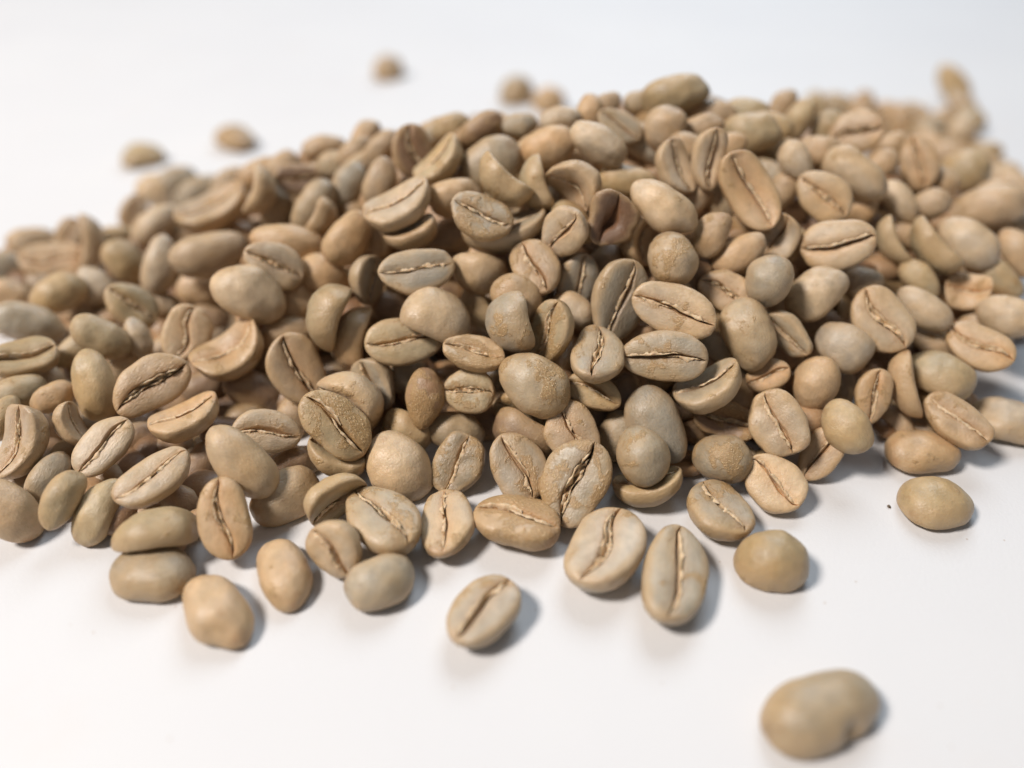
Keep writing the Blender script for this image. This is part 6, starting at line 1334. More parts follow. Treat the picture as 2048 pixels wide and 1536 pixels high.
(5.31, 14.28, 0.52, 0.35, 0.33, 0.76, 0.43, 0.85),
(5.88, 7.80, 0.23, 0.62, -0.03, -0.20, -0.76, 0.85),
(5.66, 8.38, 0.60, 0.87, -0.06, 0.18, -0.46, 0.85),
(5.90, 9.00, 0.63, 0.19, -0.12, -0.23, -0.95, 0.85),
(5.85, 9.45, 0.99, 0.51, 0.73, -0.24, -0.38, 0.85),
(5.87, 9.96, 1.14, 0.51, -0.86, 0.01, -0.02, 0.85),
(6.01, 10.67, 1.22, 0.44, -0.66, 0.42, -0.43, 0.85),
(5.85, 11.09, 1.30, 0.25, -0.71, 0.59, -0.30, 0.85),
(5.81, 11.63, 1.29, 0.58, -0.27, -0.53, 0.56, 0.85),
(5.83, 12.30, 1.18, 0.54, -0.38, 0.42, -0.62, 0.85),
(5.97, 12.69, 1.03, 0.11, 0.18, -0.88, 0.43, 0.85),
(5.88, 13.19, 0.88, 0.20, 0.14, -0.08, 0.97, 0.85),
(5.82, 13.92, 0.59, 0.57, -0.71, 0.40, 0.00, 0.85),
(6.35, 8.49, 0.46, 0.72, 0.65, 0.20, 0.13, 0.85),
(6.25, 9.00, 0.71, 0.50, 0.56, 0.63, 0.19, 0.85),
(6.29, 9.52, 0.88, 0.93, 0.13, -0.18, 0.30, 0.85),
(6.45, 10.20, 1.01, 0.04, -0.68, 0.68, 0.25, 0.85),
(6.42, 10.70, 1.09, 0.07, -0.20, -0.05, 0.98, 0.85),
(6.47, 11.30, 1.10, 0.70, -0.25, 0.31, -0.60, 0.85),
(6.21, 11.89, 1.14, 0.18, -0.22, -0.93, 0.25, 0.85),
(6.56, 12.06, 1.00, 0.24, 0.93, -0.18, -0.19, 0.85),
(6.44, 12.72, 0.88, 0.41, -0.51, -0.67, 0.36, 0.85),
(6.52, 13.48, 0.59, 0.50, 0.70, 0.36, 0.37, 0.85),
(6.45, 14.05, 0.36, 0.89, 0.09, -0.05, 0.44, 0.85),
(6.84, 8.59, 0.36, 0.21, -0.03, 0.58, -0.79, 0.85),
(6.82, 8.93, 0.51, 0.12, 0.20, 0.89, -0.40, 0.85),
(7.12, 9.41, 0.59, 0.86, -0.13, -0.31, 0.39, 0.85),
(6.91, 9.89, 0.79, 0.52, -0.85, 0.11, 0.01, 0.85),
(7.12, 10.46, 0.83, 0.61, 0.18, -0.55, -0.54, 0.85),
(6.94, 10.96, 0.94, 0.36, 0.38, 0.59, 0.61, 0.85),
(6.85, 11.66, 0.95, 0.01, -0.78, 0.62, 0.09, 0.85),
(6.88, 12.44, 0.82, 0.15, -0.06, -0.98, -0.14, 0.85),
(7.03, 12.85, 0.65, 0.00, 0.15, 0.51, 0.85, 0.85),
(6.90, 13.54, 0.45, 0.74, -0.28, 0.04, 0.62, 0.85),
(7.33, 10.11, 0.70, 0.82, -0.24, 0.22, -0.47, 0.85),
(7.55, 10.65, 0.69, 0.18, 0.29, -0.48, -0.81, 0.85),
(7.63, 11.10, 0.69, 0.63, 0.51, -0.16, -0.56, 0.85),
(7.58, 11.58, 0.70, 0.11, -0.19, 0.03, -0.97, 0.85),
(7.39, 12.35, 0.66, 0.33, 0.22, -0.54, -0.74, 0.85),
(7.34, 12.72, 0.59, 0.67, 0.25, -0.08, 0.69, 0.85),
(7.55, 13.40, 0.30, 0.33, -0.25, -0.81, 0.43, 0.85),
(7.95, 10.69, 0.55, 0.22, 0.12, 0.35, -0.90, 0.85),
(8.09, 11.32, 0.52, 0.11, -0.88, 0.43, -0.17, 0.85),
(7.88, 11.56, 0.59, 0.34, 0.26, 0.60, 0.68, 0.85),
(7.85, 12.28, 0.51, 0.82, -0.10, -0.21, 0.52, 0.85),
(7.88, 12.73, 0.40, 0.42, 0.04, -0.50, -0.76, 0.85),
(8.49, 11.20, 0.36, 0.75, 0.48, 0.21, 0.42, 0.85),
(-8.40, 7.98, 0.12, 0.71, -0.04, 0.04, -0.70, 0.55),
(-7.74, 9.86, 0.12, 0.54, -0.03, -0.04, 0.84, 0.55),
(-7.45, 9.14, 0.12, 0.23, -0.01, 0.05, -0.97, 0.55),
(-7.41, 9.98, 0.12, 0.73, -0.04, -0.03, 0.68, 0.55),
(-7.45, 11.62, 0.12, 0.93, -0.05, 0.02, -0.36, 0.55),
(-6.64, 7.78, 0.12, 0.91, -0.05, 0.02, -0.42, 0.55),
(-6.87, 8.34, 0.12, 0.49, -0.02, 0.04, -0.87, 0.55),
(-6.85, 9.07, 0.12, 0.40, -0.02, 0.05, -0.92, 0.55),
(-6.82, 9.53, 0.12, 0.80, -0.04, -0.03, 0.60, 0.55),
(-6.85, 9.91, 0.12, 0.21, -0.01, -0.05, 0.98, 0.55),
(-6.62, 10.96, 0.12, 0.57, -0.03, 0.04, -0.82, 0.55),
(-6.21, 6.93, 0.12, 0.07, -0.00, -0.05, 1.00, 0.55),
(-6.38, 7.46, 0.12, 1.00, -0.05, 0.00, -0.04, 0.55),
(-6.19, 8.02, 0.12, 0.11, -0.01, 0.05, -0.99, 0.55),
(-6.40, 8.21, 0.12, 0.72, -0.04, 0.03, -0.69, 0.55),
(-6.29, 9.97, 0.12, 0.55, -0.03, 0.04, -0.83, 0.55),
(-6.20, 10.44, 0.12, 0.94, -0.05, -0.02, 0.35, 0.55),
(-6.44, 11.29, 0.12, 0.16, -0.01, 0.05, -0.99, 0.55),
(-6.15, 11.55, 0.12, 0.22, -0.01, 0.05, -0.97, 0.55),
(-6.09, 12.16, 0.12, 0.08, -0.00, -0.05, 1.00, 0.55),
(-5.52, 6.04, 0.13, 0.67, -0.03, -0.04, 0.74, 0.55),
(-5.57, 7.43, 0.12, 0.62, -0.03, 0.04, -0.78, 0.55),
(-5.80, 8.03, 0.13, 0.19, -0.01, -0.05, 0.98, 0.55),
(-5.72, 8.52, 0.12, 0.99, -0.05, -0.01, 0.10, 0.55),
(-5.73, 8.77, 0.13, 0.07, -0.00, -0.05, 1.00, 0.55),
(-5.53, 9.62, 0.12, 0.46, -0.02, -0.04, 0.89, 0.55),
(-5.50, 10.06, 0.12, 0.90, -0.05, 0.02, -0.42, 0.55),
(-5.67, 10.66, 0.12, 0.41, -0.02, 0.05, -0.91, 0.55),
(-5.80, 11.28, 0.12, 0.16, -0.01, 0.05, -0.99, 0.55),
(-5.76, 11.82, 0.12, 0.94, -0.05, -0.02, 0.33, 0.55),
(-5.72, 12.28, 0.12, 0.05, -0.00, 0.05, -1.00, 0.55),
(-5.21, 5.59, 0.12, 1.00, -0.05, 0.00, -0.08, 0.55),
(-5.06, 6.10, 0.12, 0.92, -0.05, 0.02, -0.39, 0.55),
(-5.27, 6.69, 0.13, 0.99, -0.05, 0.01, -0.16, 0.55),
(-4.96, 7.32, 0.12, 0.97, -0.05, 0.01, -0.23, 0.55),
(-5.11, 8.02, 0.12, 0.09, -0.00, -0.05, 0.99, 0.55),
(-5.33, 8.34, 0.12, 0.83, -0.04, 0.03, -0.55, 0.55),
(-5.25, 8.78, 0.12, 0.87, -0.04, 0.02, -0.49, 0.55),
(-5.34, 9.41, 0.12, 0.77, -0.04, 0.03, -0.64, 0.55),
(-5.09, 10.23, 0.12, 0.95, -0.05, -0.01, 0.29, 0.55),
(-5.12, 10.40, 0.12, 0.98, -0.05, -0.01, 0.18, 0.55),
(-5.02, 11.12, 0.12, 0.87, -0.04, -0.02, 0.49, 0.55),
(-5.34, 11.89, 0.12, 0.60, -0.03, -0.04, 0.80, 0.55),
(-5.21, 12.07, 0.12, 0.60, -0.03, 0.04, -0.80, 0.55),
(-5.10, 12.96, 0.12, 0.98, -0.05, 0.01, -0.18, 0.55),
(-4.95, 13.43, 0.12, 0.59, -0.03, 0.04, -0.81, 0.55),
(-5.00, 13.79, 0.12, 0.20, -0.01, 0.05, -0.98, 0.55),
(-4.98, 14.37, 0.12, 0.93, -0.05, 0.02, -0.36, 0.55),
(-4.54, 5.67, 0.12, 0.39, -0.02, 0.05, -0.92, 0.55),
(-4.55, 6.93, 0.12, 0.69, -0.03, -0.04, 0.72, 0.55),
(-4.76, 7.36, 0.12, 0.30, -0.02, 0.05, -0.95, 0.55),
(-4.64, 8.01, 0.12, 0.64, -0.03, -0.04, 0.76, 0.55),
(-4.67, 8.29, 0.12, 0.99, -0.05, -0.01, 0.11, 0.55),
(-4.80, 9.00, 0.12, 0.93, -0.05, -0.02, 0.37, 0.55),
(-4.46, 9.51, 0.12, 0.82, -0.04, 0.03, -0.56, 0.55),
(-4.77, 10.09, 0.12, 1.00, -0.05, -0.00, 0.02, 0.55),
(-4.59, 10.54, 0.12, 0.92, -0.05, 0.02, -0.39, 0.55),
(-4.79, 11.28, 0.12, 0.51, -0.03, -0.04, 0.86, 0.55),
(-4.60, 11.75, 0.12, 0.22, -0.01, 0.05, -0.97, 0.55),
(-4.62, 12.28, 0.12, 0.23, -0.01, -0.05, 0.97, 0.55),
(-4.43, 12.74, 0.12, 0.92, -0.05, -0.02, 0.39, 0.55),
(-4.59, 13.46, 0.12, 0.08, -0.00, 0.05, -1.00, 0.55),
(-4.42, 13.77, 0.12, 0.49, -0.02, -0.04, 0.87, 0.55),
(-4.71, 14.41, 0.12, 0.86, -0.04, -0.03, 0.50, 0.55),
(-4.75, 14.89, 0.12, 0.98, -0.05, 0.01, -0.18, 0.55),
(-4.08, 5.58, 0.12, 1.00, -0.05, 0.00, -0.05, 0.55),
(-4.01, 6.03, 0.13, 0.87, -0.04, -0.02, 0.50, 0.55),
(-3.98, 6.59, 0.12, 0.85, -0.04, 0.03, -0.53, 0.55),
(-4.18, 7.42, 0.12, 0.22, -0.01, -0.05, 0.97, 0.55),
(-4.12, 7.72, 0.12, 0.55, -0.03, -0.04, 0.84, 0.55),
(-3.89, 8.34, 0.12, 1.00, -0.05, 0.00, -0.08, 0.55),
(-3.94, 9.65, 0.12, 0.87, -0.04, -0.02, 0.49, 0.55),
(-4.08, 9.99, 0.12, 0.66, -0.03, -0.04, 0.75, 0.55),
(-4.07, 10.72, 0.12, 0.99, -0.05, 0.01, -0.12, 0.55),
(-4.11, 11.30, 0.12, 0.39, -0.02, -0.05, 0.92, 0.55),
(-4.17, 11.71, 0.12, 0.05, -0.00, -0.05, 1.00, 0.55),
(-4.06, 12.38, 0.12, 0.87, -0.04, -0.02, 0.50, 0.55),
(-4.15, 12.85, 0.12, 0.50, -0.02, -0.04, 0.87, 0.55),
(-3.93, 13.21, 0.12, 0.95, -0.05, 0.01, -0.29, 0.55),
(-4.18, 13.94, 0.12, 0.58, -0.03, 0.04, -0.81, 0.55),
(-3.89, 14.55, 0.12, 0.40, -0.02, 0.05, -0.92, 0.55),
(-4.24, 14.82, 0.12, 0.79, -0.04, 0.03, -0.61, 0.55),
(-4.06, 15.52, 0.12, 0.58, -0.03, 0.04, -0.81, 0.55),
(-3.56, 6.38, 0.12, 0.84, -0.04, -0.03, 0.54, 0.55),
(-3.34, 6.72, 0.12, 0.99, -0.05, 0.01, -0.11, 0.55),
(-3.70, 7.26, 0.12, 0.13, -0.01, -0.05, 0.99, 0.55),
(-3.55, 8.36, 0.12, 0.76, -0.04, 0.03, -0.64, 0.55),
(-3.60, 9.04, 0.13, 0.40, -0.02, 0.05, -0.92, 0.55),
(-3.64, 9.36, 0.12, 0.53, -0.03, 0.04, -0.85, 0.55),
(-3.57, 10.03, 0.13, 0.79, -0.04, 0.03, -0.62, 0.55),
(-3.53, 10.70, 0.12, 0.86, -0.04, -0.03, 0.50, 0.55),
(-3.32, 10.99, 0.12, 0.89, -0.04, -0.02, 0.45, 0.55),
(-3.63, 11.80, 0.12, 0.95, -0.05, 0.02, -0.32, 0.55),
(-3.35, 12.26, 0.12, 0.94, -0.05, -0.02, 0.34, 0.55),
(-3.32, 12.68, 0.12, 0.15, -0.01, 0.05, -0.99, 0.55),
(-3.64, 13.46, 0.12, 0.97, -0.05, 0.01, -0.23, 0.55),
(-3.48, 13.89, 0.12, 1.00, -0.05, -0.00, 0.04, 0.55),
(-3.46, 14.48, 0.12, 0.22, -0.01, -0.05, 0.97, 0.55),
(-3.30, 14.81, 0.12, 0.39, -0.02, 0.05, -0.92, 0.55),
(-3.53, 15.63, 0.12, 0.44, -0.02, -0.04, 0.90, 0.55),
(-2.77, 6.31, 0.12, 0.73, -0.04, -0.03, 0.68, 0.55),
(-2.80, 7.96, 0.12, 0.38, -0.02, -0.05, 0.92, 0.55),
(-2.92, 8.41, 0.13, 0.09, -0.00, 0.05, -0.99, 0.55),
(-2.88, 9.11, 0.12, 0.95, -0.05, 0.02, -0.31, 0.55),
(-2.83, 9.39, 0.12, 0.90, -0.05, -0.02, 0.43, 0.55),
(-2.88, 10.09, 0.12, 0.82, -0.04, -0.03, 0.57, 0.55),
(-2.99, 10.47, 0.12, 0.77, -0.04, -0.03, 0.64, 0.55),
(-2.83, 11.02, 0.12, 0.99, -0.05, 0.01, -0.12, 0.55),
(-2.85, 11.80, 0.12, 0.75, -0.04, -0.03, 0.66, 0.55),
(-2.83, 12.18, 0.12, 0.24, -0.01, 0.05, -0.97, 0.55),
(-3.06, 12.62, 0.12, 0.38, -0.02, -0.05, 0.93, 0.55),
(-2.93, 13.24, 0.12, 0.94, -0.05, 0.02, -0.34, 0.55),
(-3.03, 13.86, 0.12, 0.58, -0.03, 0.04, -0.81, 0.55),
(-3.04, 14.45, 0.12, 0.57, -0.03, 0.04, -0.82, 0.55),
(-2.89, 14.93, 0.12, 0.79, -0.04, -0.03, 0.61, 0.55),
(-3.14, 15.36, 0.12, 0.08, -0.00, 0.05, -1.00, 0.55),
(-2.25, 7.73, 0.12, 0.67, -0.03, -0.04, 0.74, 0.55),
(-2.35, 8.27, 0.12, 1.00, -0.05, 0.00, -0.00, 0.55),
(-2.36, 8.86, 0.12, 0.10, -0.01, -0.05, 0.99, 0.55),
(-2.22, 9.39, 0.12, 0.38, -0.02, 0.05, -0.93, 0.55),
(-2.35, 10.23, 0.12, 0.89, -0.04, 0.02, -0.45, 0.55),
(-2.41, 10.43, 0.13, 0.91, -0.05, 0.02, -0.40, 0.55),
(-2.37, 11.24, 0.12, 0.23, -0.01, -0.05, 0.97, 0.55),
(-2.49, 11.57, 0.12, 0.28, -0.01, 0.05, -0.96, 0.55),
(-2.27, 12.12, 0.12, 0.29, -0.01, -0.05, 0.96, 0.55),
(-2.57, 12.99, 0.12, 0.68, -0.03, -0.04, 0.73, 0.55),
(-2.42, 13.40, 0.12, 0.22, -0.01, 0.05, -0.97, 0.55),
(-2.39, 13.78, 0.12, 0.97, -0.05, -0.01, 0.26, 0.55),
(-2.57, 14.49, 0.12, 0.25, -0.01, 0.05, -0.97, 0.55),
(-2.34, 15.14, 0.12, 0.28, -0.01, 0.05, -0.96, 0.55),
(-2.34, 15.68, 0.12, 0.24, -0.01, -0.05, 0.97, 0.55),
(-2.00, 6.82, 0.12, 0.86, -0.04, -0.03, 0.50, 0.55),
(-2.02, 7.37, 0.12, 0.03, -0.00, 0.05, -1.00, 0.55),
(-1.66, 7.87, 0.12, 0.58, -0.03, 0.04, -0.82, 0.55),
(-1.82, 8.49, 0.12, 0.98, -0.05, 0.01, -0.21, 0.55),
(-1.81, 8.77, 0.12, 0.99, -0.05, -0.01, 0.16, 0.55),
(-1.71, 9.36, 0.12, 1.00, -0.05, 0.00, -0.03, 0.55),
(-1.99, 10.06, 0.12, 1.00, -0.05, -0.00, 0.01, 0.55),
(-1.83, 10.71, 0.12, 1.00, -0.05, -0.00, 0.08, 0.55),
(-1.69, 11.08, 0.12, 0.34, -0.02, -0.05, 0.94, 0.55),
(-2.04, 11.87, 0.12, 0.24, -0.01, 0.05, -0.97, 0.55),
(-1.70, 12.43, 0.12, 0.84, -0.04, -0.03, 0.54, 0.55),
(-1.81, 12.87, 0.12, 0.28, -0.01, -0.05, 0.96, 0.55),
(-1.78, 13.22, 0.12, 0.99, -0.05, -0.01, 0.15, 0.55),
(-1.79, 13.86, 0.12, 0.04, -0.00, 0.05, -1.00, 0.55),
(-1.96, 14.44, 0.12, 1.00, -0.05, 0.00, -0.03, 0.55),
(-1.87, 14.80, 0.12, 0.93, -0.05, 0.02, -0.37, 0.55),
(-1.86, 15.61, 0.12, 0.89, -0.04, -0.02, 0.46, 0.55),
(-1.99, 15.90, 0.12, 0.29, -0.01, 0.05, -0.95, 0.55),
(-1.31, 6.95, 0.12, 0.16, -0.01, 0.05, -0.99, 0.55),
(-1.48, 7.11, 0.12, 0.23, -0.01, 0.05, -0.97, 0.55),
(-1.28, 7.65, 0.12, 0.99, -0.05, -0.01, 0.15, 0.55),
(-1.44, 8.39, 0.12, 0.90, -0.04, 0.02, -0.44, 0.55),
(-1.38, 8.91, 0.12, 0.46, -0.02, -0.04, 0.88, 0.55),
(-1.43, 9.54, 0.12, 0.64, -0.03, 0.04, -0.77, 0.55),
(-1.46, 10.00, 0.12, 0.98, -0.05, -0.01, 0.17, 0.55),
(-1.20, 10.42, 0.12, 0.23, -0.01, -0.05, 0.97, 0.55),
(-1.17, 11.18, 0.12, 0.03, -0.00, 0.05, -1.00, 0.55),
(-1.49, 11.79, 0.12, 0.88, -0.04, 0.02, -0.46, 0.55),
(-1.49, 12.06, 0.12, 0.31, -0.02, 0.05, -0.95, 0.55),
(-1.31, 12.92, 0.12, 0.33, -0.02, 0.05, -0.94, 0.55),
(-1.31, 13.38, 0.12, 0.86, -0.04, -0.03, 0.50, 0.55),
(-1.13, 14.08, 0.12, 0.03, -0.00, -0.05, 1.00, 0.55),
(-1.45, 14.32, 0.12, 0.94, -0.05, -0.02, 0.35, 0.55),
(-1.18, 15.17, 0.12, 0.95, -0.05, -0.01, 0.29, 0.55),
(-1.19, 15.61, 0.12, 0.69, -0.03, 0.04, -0.72, 0.55),
(-1.36, 16.06, 0.12, 0.45, -0.02, -0.04, 0.89, 0.55),
(-0.70, 6.64, 0.12, 0.65, -0.03, 0.04, -0.76, 0.55),
(-0.62, 7.10, 0.12, 0.67, -0.03, 0.04, -0.74, 0.55),
(-0.71, 7.82, 0.12, 0.65, -0.03, 0.04, -0.76, 0.55),
(-0.91, 8.49, 0.13, 0.24, -0.01, -0.05, 0.97, 0.55),
(-0.88, 8.89, 0.12, 0.18, -0.01, -0.05, 0.98, 0.55),
(-0.94, 9.61, 0.12, 0.93, -0.05, 0.02, -0.36, 0.55),
(-0.86, 10.12, 0.12, 1.00, -0.05, -0.00, 0.06, 0.55),
(-0.59, 10.78, 0.12, 0.08, -0.00, -0.05, 1.00, 0.55),
(-0.91, 11.34, 0.12, 1.00, -0.05, -0.00, 0.05, 0.55),
(-0.88, 11.60, 0.12, 0.61, -0.03, -0.04, 0.79, 0.55),
(-0.55, 12.38, 0.12, 0.54, -0.03, -0.04, 0.84, 0.55),
(-0.71, 12.90, 0.12, 0.16, -0.01, -0.05, 0.99, 0.55),
(-0.64, 13.16, 0.12, 0.34, -0.02, 0.05, -0.94, 0.55),
(-0.92, 13.79, 0.12, 0.70, -0.03, -0.04, 0.72, 0.55),
(-0.73, 14.59, 0.12, 0.64, -0.03, 0.04, -0.77, 0.55),
(-0.71, 15.17, 0.12, 0.92, -0.05, 0.02, -0.39, 0.55),
(-0.85, 15.60, 0.12, 0.80, -0.04, -0.03, 0.60, 0.55),
(-0.70, 16.04, 0.12, 0.03, -0.00, -0.05, 1.00, 0.55),
(-0.21, 7.41, 0.12, 1.00, -0.05, 0.00, -0.08, 0.55),
(-0.24, 7.79, 0.12, 0.93, -0.05, -0.02, 0.36, 0.55),
(-0.22, 8.41, 0.12, 0.82, -0.04, -0.03, 0.57, 0.55),
(-0.12, 9.09, 0.12, 0.66, -0.03, 0.04, -0.75, 0.55),
(-0.00, 9.63, 0.13, 0.91, -0.05, -0.02, 0.41, 0.55),
(-0.04, 10.08, 0.12, 0.79, -0.04, -0.03, 0.62, 0.55),
(-0.01, 10.71, 0.12, 0.10, -0.01, 0.05, -0.99, 0.55),
(-0.10, 11.12, 0.12, 0.60, -0.03, 0.04, -0.80, 0.55),
(-0.04, 11.83, 0.12, 1.00, -0.05, 0.00, -0.07, 0.55),
(-0.13, 12.21, 0.12, 0.75, -0.04, 0.03, -0.66, 0.55),
(-0.09, 12.62, 0.12, 0.01, -0.00, 0.05, -1.00, 0.55),
(-0.05, 13.18, 0.12, 0.83, -0.04, 0.03, -0.55, 0.55),
(-0.27, 13.89, 0.12, 0.86, -0.04, -0.03, 0.51, 0.55),
(-0.07, 14.61, 0.12, 0.30, -0.02, 0.05, -0.95, 0.55),
(-0.03, 15.14, 0.12, 0.95, -0.05, -0.02, 0.31, 0.55),
(-0.09, 15.60, 0.12, 0.61, -0.03, -0.04, 0.79, 0.55),
(-0.20, 16.00, 0.12, 0.99, -0.05, -0.01, 0.11, 0.55),
(0.21, 6.60, 0.12, 0.39, -0.02, -0.05, 0.92, 0.55),
(0.20, 7.22, 0.12, 0.84, -0.04, -0.03, 0.54, 0.55),
(0.30, 7.75, 0.12, 0.78, -0.04, -0.03, 0.63, 0.55),
(0.41, 8.39, 0.12, 0.86, -0.04, 0.03, -0.51, 0.55),
(0.23, 8.77, 0.12, 0.04, -0.00, -0.05, 1.00, 0.55),
(0.27, 9.53, 0.12, 0.91, -0.05, 0.02, -0.41, 0.55),
(0.29, 10.22, 0.12, 0.23, -0.01, 0.05, -0.97, 0.55),
(0.42, 10.46, 0.12, 0.26, -0.01, -0.05, 0.96, 0.55),
(0.40, 11.22, 0.12, 0.73, -0.04, 0.03, -0.68, 0.55),
(0.42, 11.55, 0.12, 0.89, -0.04, 0.02, -0.45, 0.55),
(0.23, 12.18, 0.12, 0.23, -0.01, 0.05, -0.97, 0.55),
(0.19, 12.87, 0.12, 0.20, -0.01, 0.05, -0.98, 0.55),
(0.52, 13.42, 0.12, 0.98, -0.05, 0.01, -0.17, 0.55),
(0.16, 13.72, 0.12, 0.67, -0.03, 0.04, -0.74, 0.55),
(0.43, 14.55, 0.12, 0.31, -0.02, 0.05, -0.95, 0.55),
(0.31, 14.99, 0.12, 0.95, -0.05, -0.02, 0.30, 0.55),
(0.31, 15.36, 0.12, 0.92, -0.05, -0.02, 0.40, 0.55),
(0.16, 16.00, 0.12, 0.75, -0.04, 0.03, -0.66, 0.55),
(0.71, 6.35, 0.12, 0.93, -0.05, -0.02, 0.38, 0.55),
(0.72, 7.40, 0.12, 0.51, -0.03, -0.04, 0.86, 0.55),
(0.99, 7.95, 0.12, 0.55, -0.03, 0.04, -0.83, 0.55),
(1.09, 8.40, 0.13, 0.26, -0.01, -0.05, 0.96, 0.55),
(0.97, 9.05, 0.12, 0.36, -0.02, -0.05, 0.93, 0.55),
(0.94, 9.41, 0.12, 0.66, -0.03, 0.04, -0.75, 0.55),
(1.00, 10.11, 0.12, 0.64, -0.03, 0.04, -0.77, 0.55),
(1.02, 10.71, 0.12, 0.95, -0.05, -0.02, 0.32, 0.55),
(0.96, 11.10, 0.12, 0.87, -0.04, 0.02, -0.49, 0.55),
(0.71, 11.66, 0.12, 0.67, -0.03, 0.04, -0.74, 0.55),
(1.09, 12.19, 0.12, 0.21, -0.01, 0.05, -0.98, 0.55),
(1.07, 12.89, 0.12, 1.00, -0.05, -0.00, 0.04, 0.55),
(1.02, 13.48, 0.12, 0.50, -0.03, -0.04, 0.86, 0.55),
(1.02, 13.96, 0.12, 0.44, -0.02, 0.04, -0.90, 0.55),
(0.87, 14.39, 0.12, 1.00, -0.05, 0.00, -0.02, 0.55),
(0.82, 15.05, 0.12, 0.62, -0.03, 0.04, -0.79, 0.55),
(0.88, 15.69, 0.12, 0.21, -0.01, -0.05, 0.98, 0.55),
(0.85, 16.07, 0.12, 0.64, -0.03, -0.04, 0.76, 0.55),
(0.99, 16.72, 0.12, 0.99, -0.05, 0.01, -0.15, 0.55),
(1.44, 6.56, 0.12, 0.64, -0.03, -0.04, 0.77, 0.55),
(1.37, 7.20, 0.12, 0.97, -0.05, 0.01, -0.23, 0.55),
(1.27, 7.95, 0.12, 0.11, -0.01, -0.05, 0.99, 0.55),
(1.55, 8.52, 0.12, 0.38, -0.02, -0.05, 0.93, 0.55),
(1.46, 9.02, 0.12, 0.11, -0.01, -0.05, 0.99, 0.55),
(1.34, 9.32, 0.12, 0.54, -0.03, -0.04, 0.84, 0.55),
(1.33, 10.05, 0.12, 0.90, -0.05, -0.02, 0.43, 0.55),
(1.52, 10.56, 0.12, 0.43, -0.02, -0.05, 0.90, 0.55),
(1.41, 11.26, 0.12, 0.69, -0.03, -0.04, 0.72, 0.55),
(1.39, 11.89, 0.12, 0.78, -0.04, 0.03, -0.62, 0.55),
(1.53, 12.10, 0.12, 0.87, -0.04, -0.02, 0.49, 0.55),
(1.25, 12.71, 0.12, 0.79, -0.04, 0.03, -0.61, 0.55),
(1.28, 13.23, 0.12, 0.65, -0.03, 0.04, -0.75, 0.55),
(1.25, 14.03, 0.12, 0.97, -0.05, 0.01, -0.23, 0.55),
(1.44, 14.31, 0.12, 0.70, -0.04, -0.04, 0.71, 0.55),
(1.62, 14.98, 0.12, 0.96, -0.05, 0.01, -0.28, 0.55),
(1.40, 15.54, 0.12, 0.30, -0.02, -0.05, 0.95, 0.55),
(1.64, 16.09, 0.12, 1.00, -0.05, 0.00, -0.07, 0.55),
(1.32, 16.64, 0.12, 0.35, -0.02, -0.05, 0.93, 0.55),
(2.08, 6.29, 0.12, 1.00, -0.05, 0.00, -0.08, 0.55),
(1.97, 6.69, 0.12, 0.60, -0.03, 0.04, -0.80, 0.55),
(2.09, 7.11, 0.12, 0.86, -0.04, -0.03, 0.50, 0.55),
(1.97, 7.90, 0.12, 0.99, -0.05, 0.01, -0.11, 0.55),
(2.10, 8.41, 0.12, 0.09, -0.00, 0.05, -1.00, 0.55),
(2.16, 8.91, 0.12, 1.00, -0.05, -0.00, 0.06, 0.55),
(1.86, 9.31, 0.12, 0.93, -0.05, 0.02, -0.36, 0.55),
(2.17, 10.09, 0.12, 0.84, -0.04, -0.03, 0.55, 0.55),
(2.07, 10.58, 0.12, 0.08, -0.00, -0.05, 1.00, 0.55),
(2.16, 11.02, 0.12, 0.70, -0.03, 0.04, -0.71, 0.55),
(2.04, 11.51, 0.12, 0.84, -0.04, 0.03, -0.54, 0.55),
(1.90, 12.28, 0.12, 0.51, -0.03, 0.04, -0.86, 0.55),
(1.93, 12.64, 0.12, 0.98, -0.05, 0.01, -0.18, 0.55),
(2.11, 13.15, 0.12, 0.98, -0.05, 0.01, -0.18, 0.55),
(2.16, 13.86, 0.12, 0.49, -0.02, 0.04, -0.87, 0.55),
(1.92, 14.62, 0.12, 0.56, -0.03, 0.04, -0.83, 0.55),
(2.11, 15.19, 0.12, 0.74, -0.04, -0.03, 0.67, 0.55),
(1.87, 15.36, 0.12, 0.54, -0.03, 0.04, -0.84, 0.55),
(1.88, 16.00, 0.12, 0.97, -0.05, -0.01, 0.25, 0.55),
(2.04, 16.50, 0.12, 0.15, -0.01, 0.05, -0.99, 0.55),
(2.71, 6.37, 0.12, 0.37, -0.02, -0.05, 0.93, 0.55),
(2.59, 6.84, 0.12, 0.39, -0.02, 0.05, -0.92, 0.55),
(2.69, 7.32, 0.12, 0.36, -0.02, 0.05, -0.93, 0.55),
(2.61, 7.72, 0.12, 0.99, -0.05, 0.01, -0.13, 0.55),
(2.55, 8.54, 0.13, 0.37, -0.02, -0.05, 0.93, 0.55),
(2.43, 8.85, 0.12, 0.85, -0.04, 0.03, -0.53, 0.55),
(2.51, 9.67, 0.13, 0.05, -0.00, -0.05, 1.00, 0.55),
(2.64, 9.95, 0.12, 0.05, -0.00, -0.05, 1.00, 0.55),
(2.47, 10.41, 0.12, 0.58, -0.03, -0.04, 0.81, 0.55),
(2.48, 11.16, 0.12, 0.97, -0.05, -0.01, 0.22, 0.55),
(2.67, 11.61, 0.12, 0.97, -0.05, 0.01, -0.24, 0.55),
(2.70, 12.36, 0.12, 0.97, -0.05, -0.01, 0.23, 0.55),
(2.38, 12.72, 0.12, 0.35, -0.02, 0.05, -0.94, 0.55),
(2.54, 13.52, 0.12, 0.97, -0.05, -0.01, 0.24, 0.55),
(2.71, 13.77, 0.12, 0.87, -0.04, -0.02, 0.49, 0.55),
